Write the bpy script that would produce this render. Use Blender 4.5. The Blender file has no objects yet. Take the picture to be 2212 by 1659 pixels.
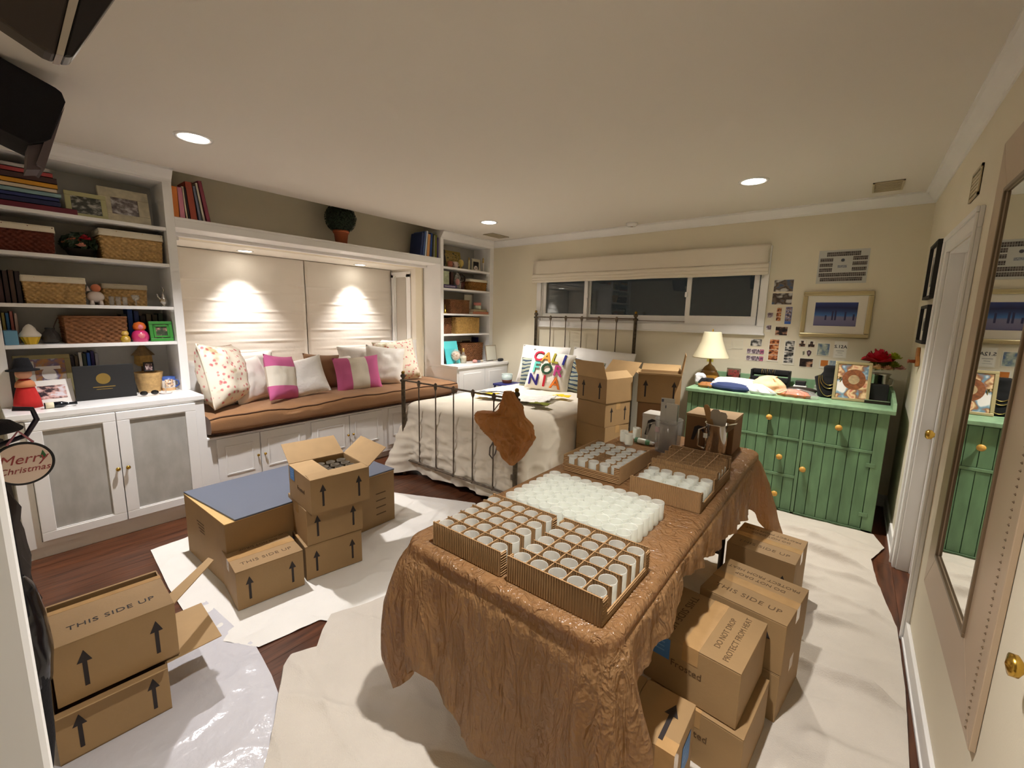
import bpy, math, random
from mathutils import Vector, Matrix, noise
random.seed(7)
scene = bpy.context.scene
COL = scene.collection
PI = math.pi
# ---------------------------------------------------------------- camera, world, exposure
cam = bpy.data.cameras.new('camera'); cam_o = bpy.data.objects.new('camera', cam); COL.objects.link(cam_o)
cam.sensor_fit = 'HORIZONTAL'; cam.sensor_width = 36.0; cam.lens = 931.7464/2212*36.0; cam.clip_start = 0.01
cam_o.location = (3.9122, -4.5194, 1.4778); cam_o.rotation_euler = (1.4142, -0.0214, 0.6699)
scene.camera = cam_o
scene.view_settings.view_transform = 'Standard'; scene.view_settings.look = 'None'
scene.view_settings.gamma = 1.0; scene.view_settings.use_curve_mapping = False
scene.view_settings.exposure = 0.90
scene.cycles.transparent_max_bounces = 10
scene.cycles.max_bounces = 7; scene.cycles.diffuse_bounces = 4; scene.cycles.glossy_bounces = 3; scene.cycles.transmission_bounces = 5
scene.cycles.use_adaptive_sampling = True; scene.cycles.adaptive_threshold = .12; scene.cycles.adaptive_min_samples = 14; scene.cycles.caustics_reflective = False; scene.cycles.caustics_refractive = False
world = bpy.data.worlds.new('night'); scene.world = world; world.use_nodes = True
world.node_tree.nodes['Background'].inputs[0].default_value = (.010, .010, .009, 1)
world.node_tree.nodes['Background'].inputs[1].default_value = 1.0
# recessed lamps: x, y, z, watts, colour  (the lamp builder further down makes trim, lens and light)
W_, H = 4.266, 2.44
LAMPS = [(0.838, -3.587, H, 128, (1, .975, .985)), (0.777, -0.984, H, 122, (1, .96, .92)),
         (3.238, -0.994, H, 132, (1, .955, .89)), (3.50, -3.74, H, 122, (1, .96, .93))]
NOOK_LAMPS = [(-.69, -2.786, 2.03, 58, (1, .95, .92)), (-.71, -1.561, 2.03, 58, (1, .95, .92))]

# ---------------------------------------------------------------- materials
def lin(c): return tuple(((v/255)/12.92 if v/255 <= .04045 else ((v/255+.055)/1.055)**2.4) for v in c)
MC = {}
def M(name, rgb, rough=.6, metal=0, var=0, vscale=8, bump=0, bscale=60, spec=.5, trans=0, emit=None, sheen=0, coat=0, stretch=None):
    if name in MC: return MC[name]
    m = bpy.data.materials.new(name); m.use_nodes = True; nt = m.node_tree; b = nt.nodes['Principled BSDF']
    c = lin(rgb); b.inputs['Base Color'].default_value = (*c, 1); b.inputs['Roughness'].default_value = rough
    b.inputs['Metallic'].default_value = metal; b.inputs['Specular IOR Level'].default_value = spec
    if trans: b.inputs['Transmission Weight'].default_value = trans
    if sheen: b.inputs['Sheen Weight'].default_value = sheen
    if coat: b.inputs['Coat Weight'].default_value = coat; b.inputs['Coat Roughness'].default_value = .1
    if emit: b.inputs['Emission Color'].default_value = (*emit[0], 1); b.inputs['Emission Strength'].default_value = emit[1]
    tc = None
    if var or bump:
        tc = nt.nodes.new('ShaderNodeTexCoord'); mp = nt.nodes.new('ShaderNodeMapping')
        nt.links.new(tc.outputs['Object'], mp.inputs[0])
        if stretch: mp.inputs['Scale'].default_value = stretch
    if var:
        n = nt.nodes.new('ShaderNodeTexNoise'); n.inputs['Scale'].default_value = vscale; n.inputs['Detail'].default_value = 5
        nt.links.new(mp.outputs[0], n.inputs[0]); r = nt.nodes.new('ShaderNodeValToRGB')
        r.color_ramp.elements[0].position = .3; r.color_ramp.elements[1].position = .7
        r.color_ramp.elements[0].color = (*[v*(1-var) for v in c], 1); r.color_ramp.elements[1].color = (*[min(1, v*(1+var*.6)) for v in c], 1)
        nt.links.new(n.outputs[0], r.inputs[0]); nt.links.new(r.outputs[0], b.inputs['Base Color'])
    if bump:
        n2 = nt.nodes.new('ShaderNodeTexNoise'); n2.inputs['Scale'].default_value = bscale; n2.inputs['Detail'].default_value = 4
        nt.links.new(mp.outputs[0], n2.inputs[0]); bp = nt.nodes.new('ShaderNodeBump'); bp.inputs['Strength'].default_value = bump
        bp.inputs['Distance'].default_value = .01
        nt.links.new(n2.outputs[0], bp.inputs['Height']); nt.links.new(bp.outputs[0], b.inputs['Normal'])
    MC[name] = m; return m
def node_mat(name):
    m = bpy.data.materials.new(name); m.use_nodes = True; nt = m.node_tree
    return m, nt, nt.nodes['Principled BSDF'], nt.nodes['Material Output']
def mix_mat(name, rgb, rough, transl=0, transp=0, bump=0, bscale=40, tcol=None):
    """thin sheet: Principled mixed with Translucent and Transparent"""
    if name in MC: return MC[name]
    m, nt, b, out = node_mat(name); c = lin(rgb); tcl = lin(tcol) if tcol else c
    b.inputs['Base Color'].default_value = (*c, 1); b.inputs['Roughness'].default_value = rough
    last = b.outputs[0]
    if transl:
        t = nt.nodes.new('ShaderNodeBsdfTranslucent'); t.inputs[0].default_value = (*tcl, 1)
        mx = nt.nodes.new('ShaderNodeMixShader'); mx.inputs[0].default_value = transl
        nt.links.new(last, mx.inputs[1]); nt.links.new(t.outputs[0], mx.inputs[2]); last = mx.outputs[0]
    if transp:
        t = nt.nodes.new('ShaderNodeBsdfTransparent'); t.inputs[0].default_value = (*tcl, 1) if tcol else (1, 1, 1, 1)
        mx = nt.nodes.new('ShaderNodeMixShader'); mx.inputs[0].default_value = transp
        nt.links.new(last, mx.inputs[1]); nt.links.new(t.outputs[0], mx.inputs[2]); last = mx.outputs[0]
    if bump:
        tc = nt.nodes.new('ShaderNodeTexCoord'); n2 = nt.nodes.new('ShaderNodeTexNoise'); n2.inputs['Scale'].default_value = bscale
        n2.inputs['Detail'].default_value = 3; nt.links.new(tc.outputs['Object'], n2.inputs[0])
        bp = nt.nodes.new('ShaderNodeBump'); bp.inputs['Strength'].default_value = bump; bp.inputs['Distance'].default_value = .01
        nt.links.new(n2.outputs[0], bp.inputs['Height']); nt.links.new(bp.outputs[0], b.inputs['Normal'])
    nt.links.new(last, out.inputs[0]); MC[name] = m; return m
def glass_mat(name, tint=(255, 255, 255), ior=1.45, rough=.0):
    """clear pane: transparent with a fresnel reflection"""
    if name in MC: return MC[name]
    m, nt, b, out = node_mat(name); nt.nodes.remove(b)
    t = nt.nodes.new('ShaderNodeBsdfTransparent'); t.inputs[0].default_value = (*lin(tint), 1)
    g = nt.nodes.new('ShaderNodeBsdfGlossy'); g.inputs['Roughness'].default_value = rough
    fr = nt.nodes.new('ShaderNodeFresnel'); fr.inputs[0].default_value = ior; mx = nt.nodes.new('ShaderNodeMixShader')
    nt.links.new(fr.outputs[0], mx.inputs[0]); nt.links.new(t.outputs[0], mx.inputs[1]); nt.links.new(g.outputs[0], mx.inputs[2])
    nt.links.new(mx.outputs[0], out.inputs[0]); MC[name] = m; return m
def pic_mat(name, cols, scale=6, stretch=(1, 1, 1), rough=.35, seed=0.0, detail=3, coord='Generated'):
    """flat print: noise through a colour ramp"""
    if name in MC: return MC[name]
    m, nt, b, out = node_mat(name); b.inputs['Roughness'].default_value = rough
    tc = nt.nodes.new('ShaderNodeTexCoord'); mp = nt.nodes.new('ShaderNodeMapping'); mp.inputs['Scale'].default_value = stretch
    mp.inputs['Location'].default_value = (seed, seed*1.7, seed*.6)
    nt.links.new(tc.outputs[coord], mp.inputs[0]); n = nt.nodes.new('ShaderNodeTexNoise'); n.inputs['Scale'].default_value = scale
    n.inputs['Detail'].default_value = detail; nt.links.new(mp.outputs[0], n.inputs[0])
    r = nt.nodes.new('ShaderNodeValToRGB'); cr = r.color_ramp
    k = len(cols); lo, hi = .34, .66
    cr.elements[0].position = lo; cr.elements[0].color = (*lin(cols[0]), 1); cr.elements[1].position = hi; cr.elements[1].color = (*lin(cols[-1]), 1)
    for i in range(1, k-1):
        e = cr.elements.new(lo+(hi-lo)*i/(k-1)); e.color = (*lin(cols[i]), 1)
    nt.links.new(n.outputs[0], r.inputs[0]); nt.links.new(r.outputs[0], b.inputs['Base Color']); MC[name] = m; return m
def band_mat(name, axis, stops, coord='Object', rough=.6, const=True, wob=0.0):
    """flat print in bands along one axis: stops [(position, rgb)...]"""
    if name in MC: return MC[name]
    m, nt, b, out = node_mat(name); b.inputs['Roughness'].default_value = rough
    tc = nt.nodes.new('ShaderNodeTexCoord'); sp = nt.nodes.new('ShaderNodeSeparateXYZ'); nt.links.new(tc.outputs[coord], sp.inputs[0])
    src = sp.outputs['XYZ'.index(axis)]
    lo = min(s[0] for s in stops); hi = max(s[0] for s in stops)+1e-6
    mr = nt.nodes.new('ShaderNodeMapRange'); mr.inputs[1].default_value = lo; mr.inputs[2].default_value = hi
    if wob:
        n = nt.nodes.new('ShaderNodeTexNoise'); n.inputs['Scale'].default_value = 5; nt.links.new(tc.outputs[coord], n.inputs[0])
        ma = nt.nodes.new('ShaderNodeMath'); ma.operation = 'MULTIPLY_ADD'; ma.inputs[1].default_value = wob
        nt.links.new(n.outputs[0], ma.inputs[0]); nt.links.new(src, ma.inputs[2]); src = ma.outputs[0]
    nt.links.new(src, mr.inputs[0]); r = nt.nodes.new('ShaderNodeValToRGB'); cr = r.color_ramp
    if const: cr.interpolation = 'CONSTANT'
    st = sorted(stops)
    cr.elements[0].position = 0; cr.elements[0].color = (*lin(st[0][1]), 1)
    cr.elements[1].position = min(1, (st[-1][0]-lo)/(hi-lo)); cr.elements[1].color = (*lin(st[-1][1]), 1)
    for p, c in st[1:-1]:
        e = cr.elements.new((p-lo)/(hi-lo)); e.color = (*lin(c), 1)
    nt.links.new(mr.outputs[0], r.inputs[0]); nt.links.new(r.outputs[0], b.inputs['Base Color']); MC[name] = m; return m

white = M('white paint', (238, 236, 233), .38, var=.04, vscale=3)
white_sheen = M('white gloss paint', (240, 238, 235), .22)
wall_m = M('beige wall paint', (229, 220, 197), .75, var=.03, vscale=2, bump=.04, bscale=180)
wall_r_m = wall_m
ceil_m = M('ceiling paint', (228, 221, 210), .85, bump=.03, bscale=200)
olive = M('shaded wall tone', (176, 165, 132), .8, var=.03)  # wall paint with the shadow over the seat mixed into its colour; unused
grey_back = M('bookcase grey back', (190, 187, 180), .7)
kraft = M('kraft cardboard', (156, 125, 84), .72, var=.10, vscale=5, bump=.05, bscale=90)
kraft_in = M('cardboard inside', (178, 146, 102), .8, var=.08, vscale=9)
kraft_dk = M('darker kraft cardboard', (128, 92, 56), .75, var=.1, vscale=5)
ink = M('black print ink', (38, 30, 28), .7)
ink_brown = M('brown print ink', (92, 68, 40), .75)
tape_m = M('packing tape', (184, 146, 98), .18, var=.12, vscale=14, coat=.6)
blue_lab = M('blue label', (74, 124, 184), .55)
black = M('black', (9, 8, 9), .6)
black_cloth = M('black cloth', (20, 18, 22), .95, bump=.3, bscale=200)
brass = M('brass', (196, 158, 72), .25, 1)
gold = M('gilt', (186, 160, 96), .35, 1)
silver = M('silver', (205, 200, 192), .18, 1)
iron = M('rusty iron', (116, 102, 86), .7, .2, var=.5, vscale=30)
def film_mat(name, rgb, tcol, rough, transl, transp, s1=(19, 19, 5), s2=34, strength=.7):
    m, nt, b, out = node_mat(name); b.inputs['Base Color'].default_value = (*lin(rgb), 1); b.inputs['Roughness'].default_value = rough
    tc = nt.nodes.new('ShaderNodeTexCoord'); mp = nt.nodes.new('ShaderNodeMapping'); mp.inputs['Scale'].default_value = s1; nt.links.new(tc.outputs['Object'], mp.inputs[0])
    n1 = nt.nodes.new('ShaderNodeTexNoise'); n1.inputs['Scale'].default_value = 1; n1.inputs['Detail'].default_value = 3; n1.inputs['Distortion'].default_value = 1.2; nt.links.new(mp.outputs[0], n1.inputs[0])
    n2 = nt.nodes.new('ShaderNodeTexNoise'); n2.inputs['Scale'].default_value = s2; n2.inputs['Detail'].default_value = 2; nt.links.new(tc.outputs['Object'], n2.inputs[0])
    def rid(n):
        a = nt.nodes.new('ShaderNodeMath'); a.operation = 'SUBTRACT'; a.inputs[1].default_value = .5; nt.links.new(n.outputs[0], a.inputs[0])
        c = nt.nodes.new('ShaderNodeMath'); c.operation = 'ABSOLUTE'; nt.links.new(a.outputs[0], c.inputs[0]); return c
    r1, r2 = rid(n1), rid(n2); ad = nt.nodes.new('ShaderNodeMath'); ad.operation = 'MULTIPLY_ADD'; ad.inputs[1].default_value = .35
    nt.links.new(r2.outputs[0], ad.inputs[0]); nt.links.new(r1.outputs[0], ad.inputs[2])
    bp = nt.nodes.new('ShaderNodeBump'); bp.inputs['Strength'].default_value = strength; bp.inputs['Distance'].default_value = .028; bp.invert = True
    nt.links.new(ad.outputs[0], bp.inputs['Height']); nt.links.new(bp.outputs[0], b.inputs['Normal'])
    t = nt.nodes.new('ShaderNodeBsdfTranslucent'); t.inputs[0].default_value = (*lin(tcol), 1); mx = nt.nodes.new('ShaderNodeMixShader'); mx.inputs[0].default_value = transl
    nt.links.new(b.outputs[0], mx.inputs[1]); nt.links.new(t.outputs[0], mx.inputs[2])
    tp = nt.nodes.new('ShaderNodeBsdfTransparent'); tp.inputs[0].default_value = (*lin(tcol), 1); mx2 = nt.nodes.new('ShaderNodeMixShader'); mx2.inputs[0].default_value = transp
    nt.links.new(mx.outputs[0], mx2.inputs[1]); nt.links.new(tp.outputs[0], mx2.inputs[2]); nt.links.new(mx2.outputs[0], out.inputs[0]); return m
glass = glass_mat('clear glass')
cream_cloth = M('cream cloth', (222, 212, 190), .9, bump=.2, bscale=120, sheen=.2)
# ---------------------------------------------------------------- geometry helpers
class MB:
    def __init__(s): s.v = []; s.f = []; s.mi = []; s.cur = 0
    def add(s, vs, fs):
        o = len(s.v); s.v += [tuple(v) for v in vs]; s.f += [tuple(i+o for i in f) for f in fs]; s.mi += [s.cur]*len(fs); return s
    def box(s, x0, y0, z0, x1, y1, z1):
        x0, x1 = sorted((x0, x1)); y0, y1 = sorted((y0, y1)); z0, z1 = sorted((z0, z1))
        return s.add([(x0,y0,z0),(x1,y0,z0),(x1,y1,z0),(x0,y1,z0),(x0,y0,z1),(x1,y0,z1),(x1,y1,z1),(x0,y1,z1)],
            [(3,2,1,0),(4,5,6,7),(0,1,5,4),(1,2,6,5),(2,3,7,6),(3,0,4,7)])
    def obox(s, c, size, mat3=None):
        m = mat3 or Matrix.Identity(3); c = Vector(c); a, b, d = size[0]/2, size[1]/2, size[2]/2
        vs = [c+m@Vector(p) for p in ((-a,-b,-d),(a,-b,-d),(a,b,-d),(-a,b,-d),(-a,-b,d),(a,-b,d),(a,b,d),(-a,b,d))]
        return s.add(vs, [(3,2,1,0),(4,5,6,7),(0,1,5,4),(1,2,6,5),(2,3,7,6),(3,0,4,7)])
    def prism(s, poly, axis, a0, a1):
        """polygon (2-D) extruded along axis; x:(y,z) y:(x,z) z:(x,y)"""
        def P(p, a): return {'x': (a, p[0], p[1]), 'y': (p[0], a, p[1]), 'z': (p[0], p[1], a)}[axis]
        n = len(poly); vs = [P(p, a0) for p in poly]+[P(p, a1) for p in poly]
        fs = [tuple(range(n))[::-1], tuple(range(n, 2*n))]+[(i, (i+1) % n, n+(i+1) % n, n+i) for i in range(n)]
        return s.add(vs, fs)
    def lathe(s, prof, n=24, c=(0, 0, 0), mat=None, sx=1, sy=1):
        vs = []; fs = []; k = len(prof); mat = mat or Matrix.Identity(3); c = Vector(c)
        for r, z in prof:
            for i in range(n):
                a = 2*PI*i/n; vs.append(c+mat@Vector((r*math.cos(a)*sx, r*math.sin(a)*sy, z)))
        for j in range(k-1):
            for i in range(n):
                fs.append((j*n+i, j*n+(i+1) % n, (j+1)*n+(i+1) % n, (j+1)*n+i))
        if prof[0][0] > 1e-6: fs.append(tuple(range(n))[::-1])
        if prof[-1][0] > 1e-6: fs.append(tuple(range((k-1)*n, k*n)))
        return s.add(vs, fs)
    def tube(s, pts, r, n=8, closed=False):
        pts = [Vector(p) for p in pts]; k = len(pts); vs = []; fs = []; up = None
        for i, p in enumerate(pts):
            if closed: d = pts[(i+1) % k]-pts[i-1]
            else: d = pts[min(i+1, k-1)]-pts[max(i-1, 0)]
            d.normalize()
            if up is None: up = Vector((0, 0, 1)) if abs(d.z) < .9 else Vector((1, 0, 0))
            a = d.cross(up).normalized(); b = a.cross(d).normalized(); up = b
            rr = r[i] if isinstance(r, (list, tuple)) else r
            for j in range(n):
                t = 2*PI*j/n; vs.append(p+a*math.cos(t)*rr+b*math.sin(t)*rr)
        for i in range(k if closed else k-1):
            i2 = (i+1) % k
            for j in range(n): fs.append((i*n+j, i*n+(j+1) % n, i2*n+(j+1) % n, i2*n+j))
        if not closed: fs += [tuple(range(n)), tuple(range((k-1)*n, k*n))[::-1]]
        return s.add(vs, fs)
    def grid(s, fn, nu, nv, closeu=False):
        vs = [fn(i/(nu if closeu else nu-1), j/(nv-1)) for j in range(nv) for i in range(nu)]; fs = []
        for j in range(nv-1):
            for i in range(nu if closeu else nu-1):
                i2 = (i+1) % nu; fs.append((j*nu+i, j*nu+i2, (j+1)*nu+i2, (j+1)*nu+i))
        return s.add(vs, fs)
    def ball(s, c, r, n=14, sx=1, sy=1, sz=1):
        k = n//2; return s.lathe([(r*math.sin(PI*i/k), -r*sz*math.cos(PI*i/k)) for i in range(k+1)], n, c, sx=sx, sy=sy)
    def xf(s, m):
        s.v = [tuple(m@Vector(v)) for v in s.v]; return s
    def mesh(s, name, mats, smooth=False):
        me = bpy.data.meshes.new(name); me.from_pydata(s.v, [], s.f)
        for m in (mats if isinstance(mats, (list, tuple)) else [mats]): me.materials.append(m)
        if any(s.mi): me.polygons.foreach_set('material_index', s.mi)
        if smooth: me.polygons.foreach_set('use_smooth', [True]*len(s.f))
        me.update(); return me
ROOT = {}
def mod_bevel(o, w, seg=2):
    b = o.modifiers.new('bevel', 'BEVEL'); b.width = w; b.segments = seg; b.limit_method = 'ANGLE'; b.angle_limit = .7
def thing(name, label, cat, loc=(0, 0, 0), rz=0, group=None, kind=None):
    o = bpy.data.objects.new(name, None); COL.objects.link(o); o.location = loc; o.rotation_euler = (0, 0, rz)
    o.empty_display_size = .05
    o['label'] = label
    if cat: o['category'] = cat
    if group: o['group'] = group
    if kind: o['kind'] = kind
    ROOT[o.name] = Matrix.Translation(loc)@Matrix.Rotation(rz, 4, 'Z'); return o
def part(parent, name, mb, mats, smooth=False, bevel=0, label=None, local=False, kind=None, solidify=0, subsurf=0):
    rm = ROOT.get(parent.name, Matrix.Identity(4))
    if not local: mb.xf(rm.inverted())
    o = bpy.data.objects.new(name, mb.mesh(name, mats, smooth)); COL.objects.link(o); o.parent = parent; ROOT[o.name] = rm
    if solidify:
        sm = o.modifiers.new('solid', 'SOLIDIFY'); sm.thickness = solidify; sm.offset = 0
    if bevel: mod_bevel(o, bevel)
    if subsurf:
        ss = o.modifiers.new('sub', 'SUBSURF'); ss.levels = ss.render_levels = subsurf
    if label: o['label'] = label
    if kind: o['kind'] = kind
    return o
def partcopy(parent, src, name, delta):
    """alike piece: shares mesh data with src, shifted by delta (root space)"""
    o = bpy.data.objects.new(name, src.data); COL.objects.link(o); o.parent = parent; o.location = delta; ROOT[o.name] = ROOT[parent.name]; return o
def solo(name, mb, mats, label, cat, group=None, smooth=False, bevel=0, loc=None, rot=None, kind=None, solidify=0, subsurf=0):
    """thing that is one mesh. loc None: coordinates are world, origin moved to the base centre"""
    if loc is None:
        xs = [v[0] for v in mb.v]; ys = [v[1] for v in mb.v]; zs = [v[2] for v in mb.v]
        loc = ((min(xs)+max(xs))/2, (min(ys)+max(ys))/2, min(zs)); mb.xf(Matrix.Translation(loc).inverted())
    o = bpy.data.objects.new(name, mb.mesh(name, mats, smooth)); COL.objects.link(o); o.location = loc
    if rot: o.rotation_euler = rot
    ROOT[o.name] = Matrix.Translation(loc)@(Matrix.Rotation(rot[2], 4, 'Z')@Matrix.Rotation(rot[1], 4, 'Y')@Matrix.Rotation(rot[0], 4, 'X') if rot else Matrix.Identity(4))
    if label: o['label'] = label
    if cat: o['category'] = cat
    if group: o['group'] = group
    if kind: o['kind'] = kind
    if solidify:
        sm = o.modifiers.new('solid', 'SOLIDIFY'); sm.thickness = solidify; sm.offset = 0
    if bevel: mod_bevel(o, bevel)
    if subsurf:
        ss = o.modifiers.new('sub', 'SUBSURF'); ss.levels = ss.render_levels = subsurf
    return o
def struct(name, mb, mats, parent=None, label=None, smooth=False, bevel=0):
    o = bpy.data.objects.new(name, mb.mesh(name, mats, smooth)); COL.objects.link(o)
    if parent: o.parent = parent
    else: o['kind'] = 'structure'
    if label: o['label'] = label
    if bevel: mod_bevel(o, bevel)
    ROOT[o.name] = Matrix.Identity(4); return o
def dup(root, loc, rz=None, label=None, group=None):
    r = root.copy(); COL.objects.link(r); r.location = loc
    if rz is not None: r.rotation_euler = (0, 0, rz)
    ROOT[r.name] = Matrix.Translation(loc)@Matrix.Rotation(r.rotation_euler[2], 4, 'Z')
    if label: r['label'] = label
    if group: r['group'] = group
    for ch in list(root.children):
        c = ch.copy(); COL.objects.link(c); c.parent = r
        for g in ch.children:
            d = g.copy(); COL.objects.link(d); d.parent = c
    return r
TXT = {}
def text_geo(s, size=.03, extrude=.0004, bold=0, shear=0, space=1.0):
    key = (s, size, extrude, bold, shear, space)
    if key not in TXT:
        cu = bpy.data.curves.new('t', 'FONT'); cu.body = s; cu.size = size; cu.align_x = 'CENTER'; cu.align_y = 'CENTER'; cu.extrude = extrude
        cu.offset = bold; cu.shear = shear; cu.space_character = space; cu.resolution_u = 3
        ob = bpy.data.objects.new('t', cu); COL.objects.link(ob); bpy.context.view_layer.update()
        me = bpy.data.meshes.new_from_object(ob); TXT[key] = ([v.co.copy() for v in me.vertices], [tuple(p.vertices) for p in me.polygons])
        bpy.data.objects.remove(ob); bpy.data.curves.remove(cu); bpy.data.meshes.remove(me)
    return TXT[key]
def frameM(origin, U, V):
    U = Vector(U).normalized(); V = Vector(V).normalized(); N = U.cross(V)
    return Matrix(((U.x, V.x, N.x, origin[0]), (U.y, V.y, N.y, origin[1]), (U.z, V.z, N.z, origin[2]), (0, 0, 0, 1)))
def text_part(parent, s, m4, size, mat, name='lettering', local=False, **kw):
    vs, fs = text_geo(s, size, **kw); mb = MB(); mb.add([m4@v for v in vs], fs); return part(parent, name, mb, mat, local=local)
def nz(x, y, z=0.0, o=3): return noise.fractal(Vector((x, y, z)), 1.0, 2.0, o)
def ridge(x, y, z=0.0):
    return 1-abs(noise.noise(Vector((x, y, z))))*2
# ================================================================ the setting
def floor_mat():
    m, nt, b, out = node_mat('dark wood'); b.inputs['Roughness'].default_value = .28
    tc = nt.nodes.new('ShaderNodeTexCoord'); mp = nt.nodes.new('ShaderNodeMapping'); mp.inputs['Scale'].default_value = (14, 1.2, 5)
    oi = nt.nodes.new('ShaderNodeObjectInfo'); ad = nt.nodes.new('ShaderNodeVectorMath'); ad.operation = 'ADD'
    nt.links.new(tc.outputs['Object'], ad.inputs[0]); nt.links.new(oi.outputs['Location'], ad.inputs[1]); nt.links.new(ad.outputs[0], mp.inputs[0])
    n = nt.nodes.new('ShaderNodeTexNoise'); n.inputs['Scale'].default_value = 3; n.inputs['Detail'].default_value = 8; nt.links.new(mp.outputs[0], n.inputs[0])
    r = nt.nodes.new('ShaderNodeValToRGB'); r.color_ramp.elements[0].position = .3; r.color_ramp.elements[1].position = .72
    r.color_ramp.elements[0].color = (*lin((56, 31, 20)), 1); r.color_ramp.elements[1].color = (*lin((108, 64, 40)), 1)
    nt.links.new(n.outputs[0], r.inputs[0]); nt.links.new(r.outputs[0], b.inputs['Base Color']); return m
wood_floor = floor_mat()
fl = struct('floor', MB().box(-1.0, -5.7, -.06, 4.75, .1, -.014), M('floor base', (40, 22, 14), .7), label='dark wood plank floor')
PWD, PLN = .0853, 1.19
pl0 = None
for i in range(52):
    for j in range(4):
        x0 = -.10+i*PWD; y0 = -4.68+j*PLN-(i % 3)*.0
        if pl0 is None:
            pl0 = bpy.data.objects.new('plank', MB().box(0, 0, -.014, PWD-.0012, PLN-.0012, 0).mesh('plank', wood_floor)); COL.objects.link(pl0); o = pl0
        else:
            o = bpy.data.objects.new('plank', pl0.data); COL.objects.link(o)
        o.parent = fl; o.location = (x0, y0+(.0 if i % 2 else -.0), 0)
b = MB(); b.box(0, -5.7, H, 4.75, .12, H+.16); b.box(-1.1, -5.7, H, 0, -3.493, H+.16); b.box(-1.1, -.9526, H, 0, .12, H+.16); b.box(-.6, -3.493, H+.09, 0, -.9526, H+.16)
struct('ceiling', b, ceil_m, label='plain painted ceiling')
# back wall with the long window opening
WX0, WX1, WZ0, WZ1 = .80, 3.20, 1.43, 2.08
b = MB(); b.box(-1.0, 0, 0, WX0, .14, H); b.box(WX1, 0, 0, W_+.3, .14, H); b.box(WX0, 0, 0, WX1, .14, WZ0); b.box(WX0, 0, WZ1, WX1, .14, H)
struct('wall_back', b, wall_m, label='beige back wall around the long window')
# left wall with the alcove for the window seat
b = MB(); b.box(-.43, -4.72, 0, -.312, -3.42, H); b.box(-.43, -.975, 0, -.312, 0, H); b.box(-.43, -3.5, 2.032, -.312, -.94, H+.1); b.box(-.43, -3.42, 0, -.312, -.975, .5)
struct('wall_left', b, wall_m, label='beige wall above the window seat')
BX = -.93
b = MB(); b.box(BX-.1, -3.52, .3, BX, -.87, 2.15); b.box(BX, -3.52, .3, -.43, -3.42, 2.15); b.box(BX, -.975, .3, -.43, -.87, 2.15)
struct('wall_alcove', b, M('alcove cream paint', (238, 230, 216), .7), label='cream side walls of the window seat alcove')
struct('ceiling_alcove', MB().box(BX-.1, -3.52, 2.03, -.43, -.87, 2.15), M('alcove ceiling paint', (240, 234, 222), .7), label='lowered ceiling of the window seat alcove')
b = MB(); b.box(-.43, -3.47, 2.005, -.30, -3.40, 2.056); b.box(-.31, -3.49, 2.03, -.25, -.955, 2.056)
struct('trim_1', b, white, label='white lining board under the alcove header')
# right wall, door opening
DY0, DY1, DZ = -1.83, -1.13, 1.875
b = MB(); b.box(W_, -5.7, 0, W_+.14, DY0, H); b.box(W_, DY1, 0, W_+.14, 0, H); b.box(W_, DY0, DZ, W_+.14, DY1, H)
struct('wall_right', b, wall_r_m, label='beige wall on the right with door and mirror')
# front wall beside the doorway the camera stands in, and the hall behind
b = MB(); b.box(-.43, -4.76, 0, 3.25, -4.64, H)
struct('wall_front', b, wall_m, label='beige front wall on the left edge')
b = MB(); b.box(2.9, -5.7, 0, 4.75, -5.6, H); b.box(3.0, -5.6, 0, 3.1, -4.76, H)
struct('wall_hall', b, wall_m, label='hall walls behind the doorway')
b = MB(); b.box(3.25, -4.80, 0, 3.33, -4.511, 2.1)
struct('trim_2', b, white, label='white doorway casing at the left edge', bevel=.006)
# door in the right wall
dr = struct('door_1', MB().box(W_+.085, DY0, .004, W_+.125, DY1, DZ), white, label='white closed door in the right wall')
b = MB(); 
for (y0, y1, z0, z1) in ((DY0+.1, (DY0+DY1)/2-.04, .25, .85), ((DY0+DY1)/2+.04, DY1-.1, .25, .85), (DY0+.1, (DY0+DY1)/2-.04, 1.0, 1.75), ((DY0+DY1)/2+.04, DY1-.1, 1.0, 1.75)):
    struct('panel', MB().box(W_+.078, y0, z0, W_+.085, y1, z1), white, parent=dr, bevel=.004)
struct('knob', MB().lathe([(0, 0), (.012, 0), (.012, .03), (.026, .04), (.028, .055), (.018, .066), (0, .068)], 16, (W_+.085, -1.215, .87), Matrix.Rotation(-PI/2, 3, 'Y')), brass, parent=dr, smooth=True, label='brass knob')
b = MB()
for (y0, y1) in ((DY1, DY1+.085), (DY0-.085, DY0)):
    b.box(W_-.016, y0, 0, W_, y1, DZ-.0005); b.box(W_-.026, y0+.06 if y0 == DY1 else y0, 0, W_-.016, y1 if y0 == DY1 else y0+.025, DZ+.0595)
b.box(W_-.016, DY0-.085, DZ, W_, DY1+.085, DZ+.085); b.box(W_-.026, DY0-.085, DZ+.06, W_-.016, DY1+.085, DZ+.085)
b.box(W_, DY1-.012, 0, W_+.14, DY1, DZ); b.box(W_, DY0, 0, W_+.14, DY0+.012, DZ); b.box(W_, DY0, DZ-.012, W_+.14, DY1, DZ)
b.box(W_+.06, DY1-.03, 0, W_+.085, DY1-.012, DZ)
struct('trim_3', b, white, label='white moulded casing round the door', bevel=.003)
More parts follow.
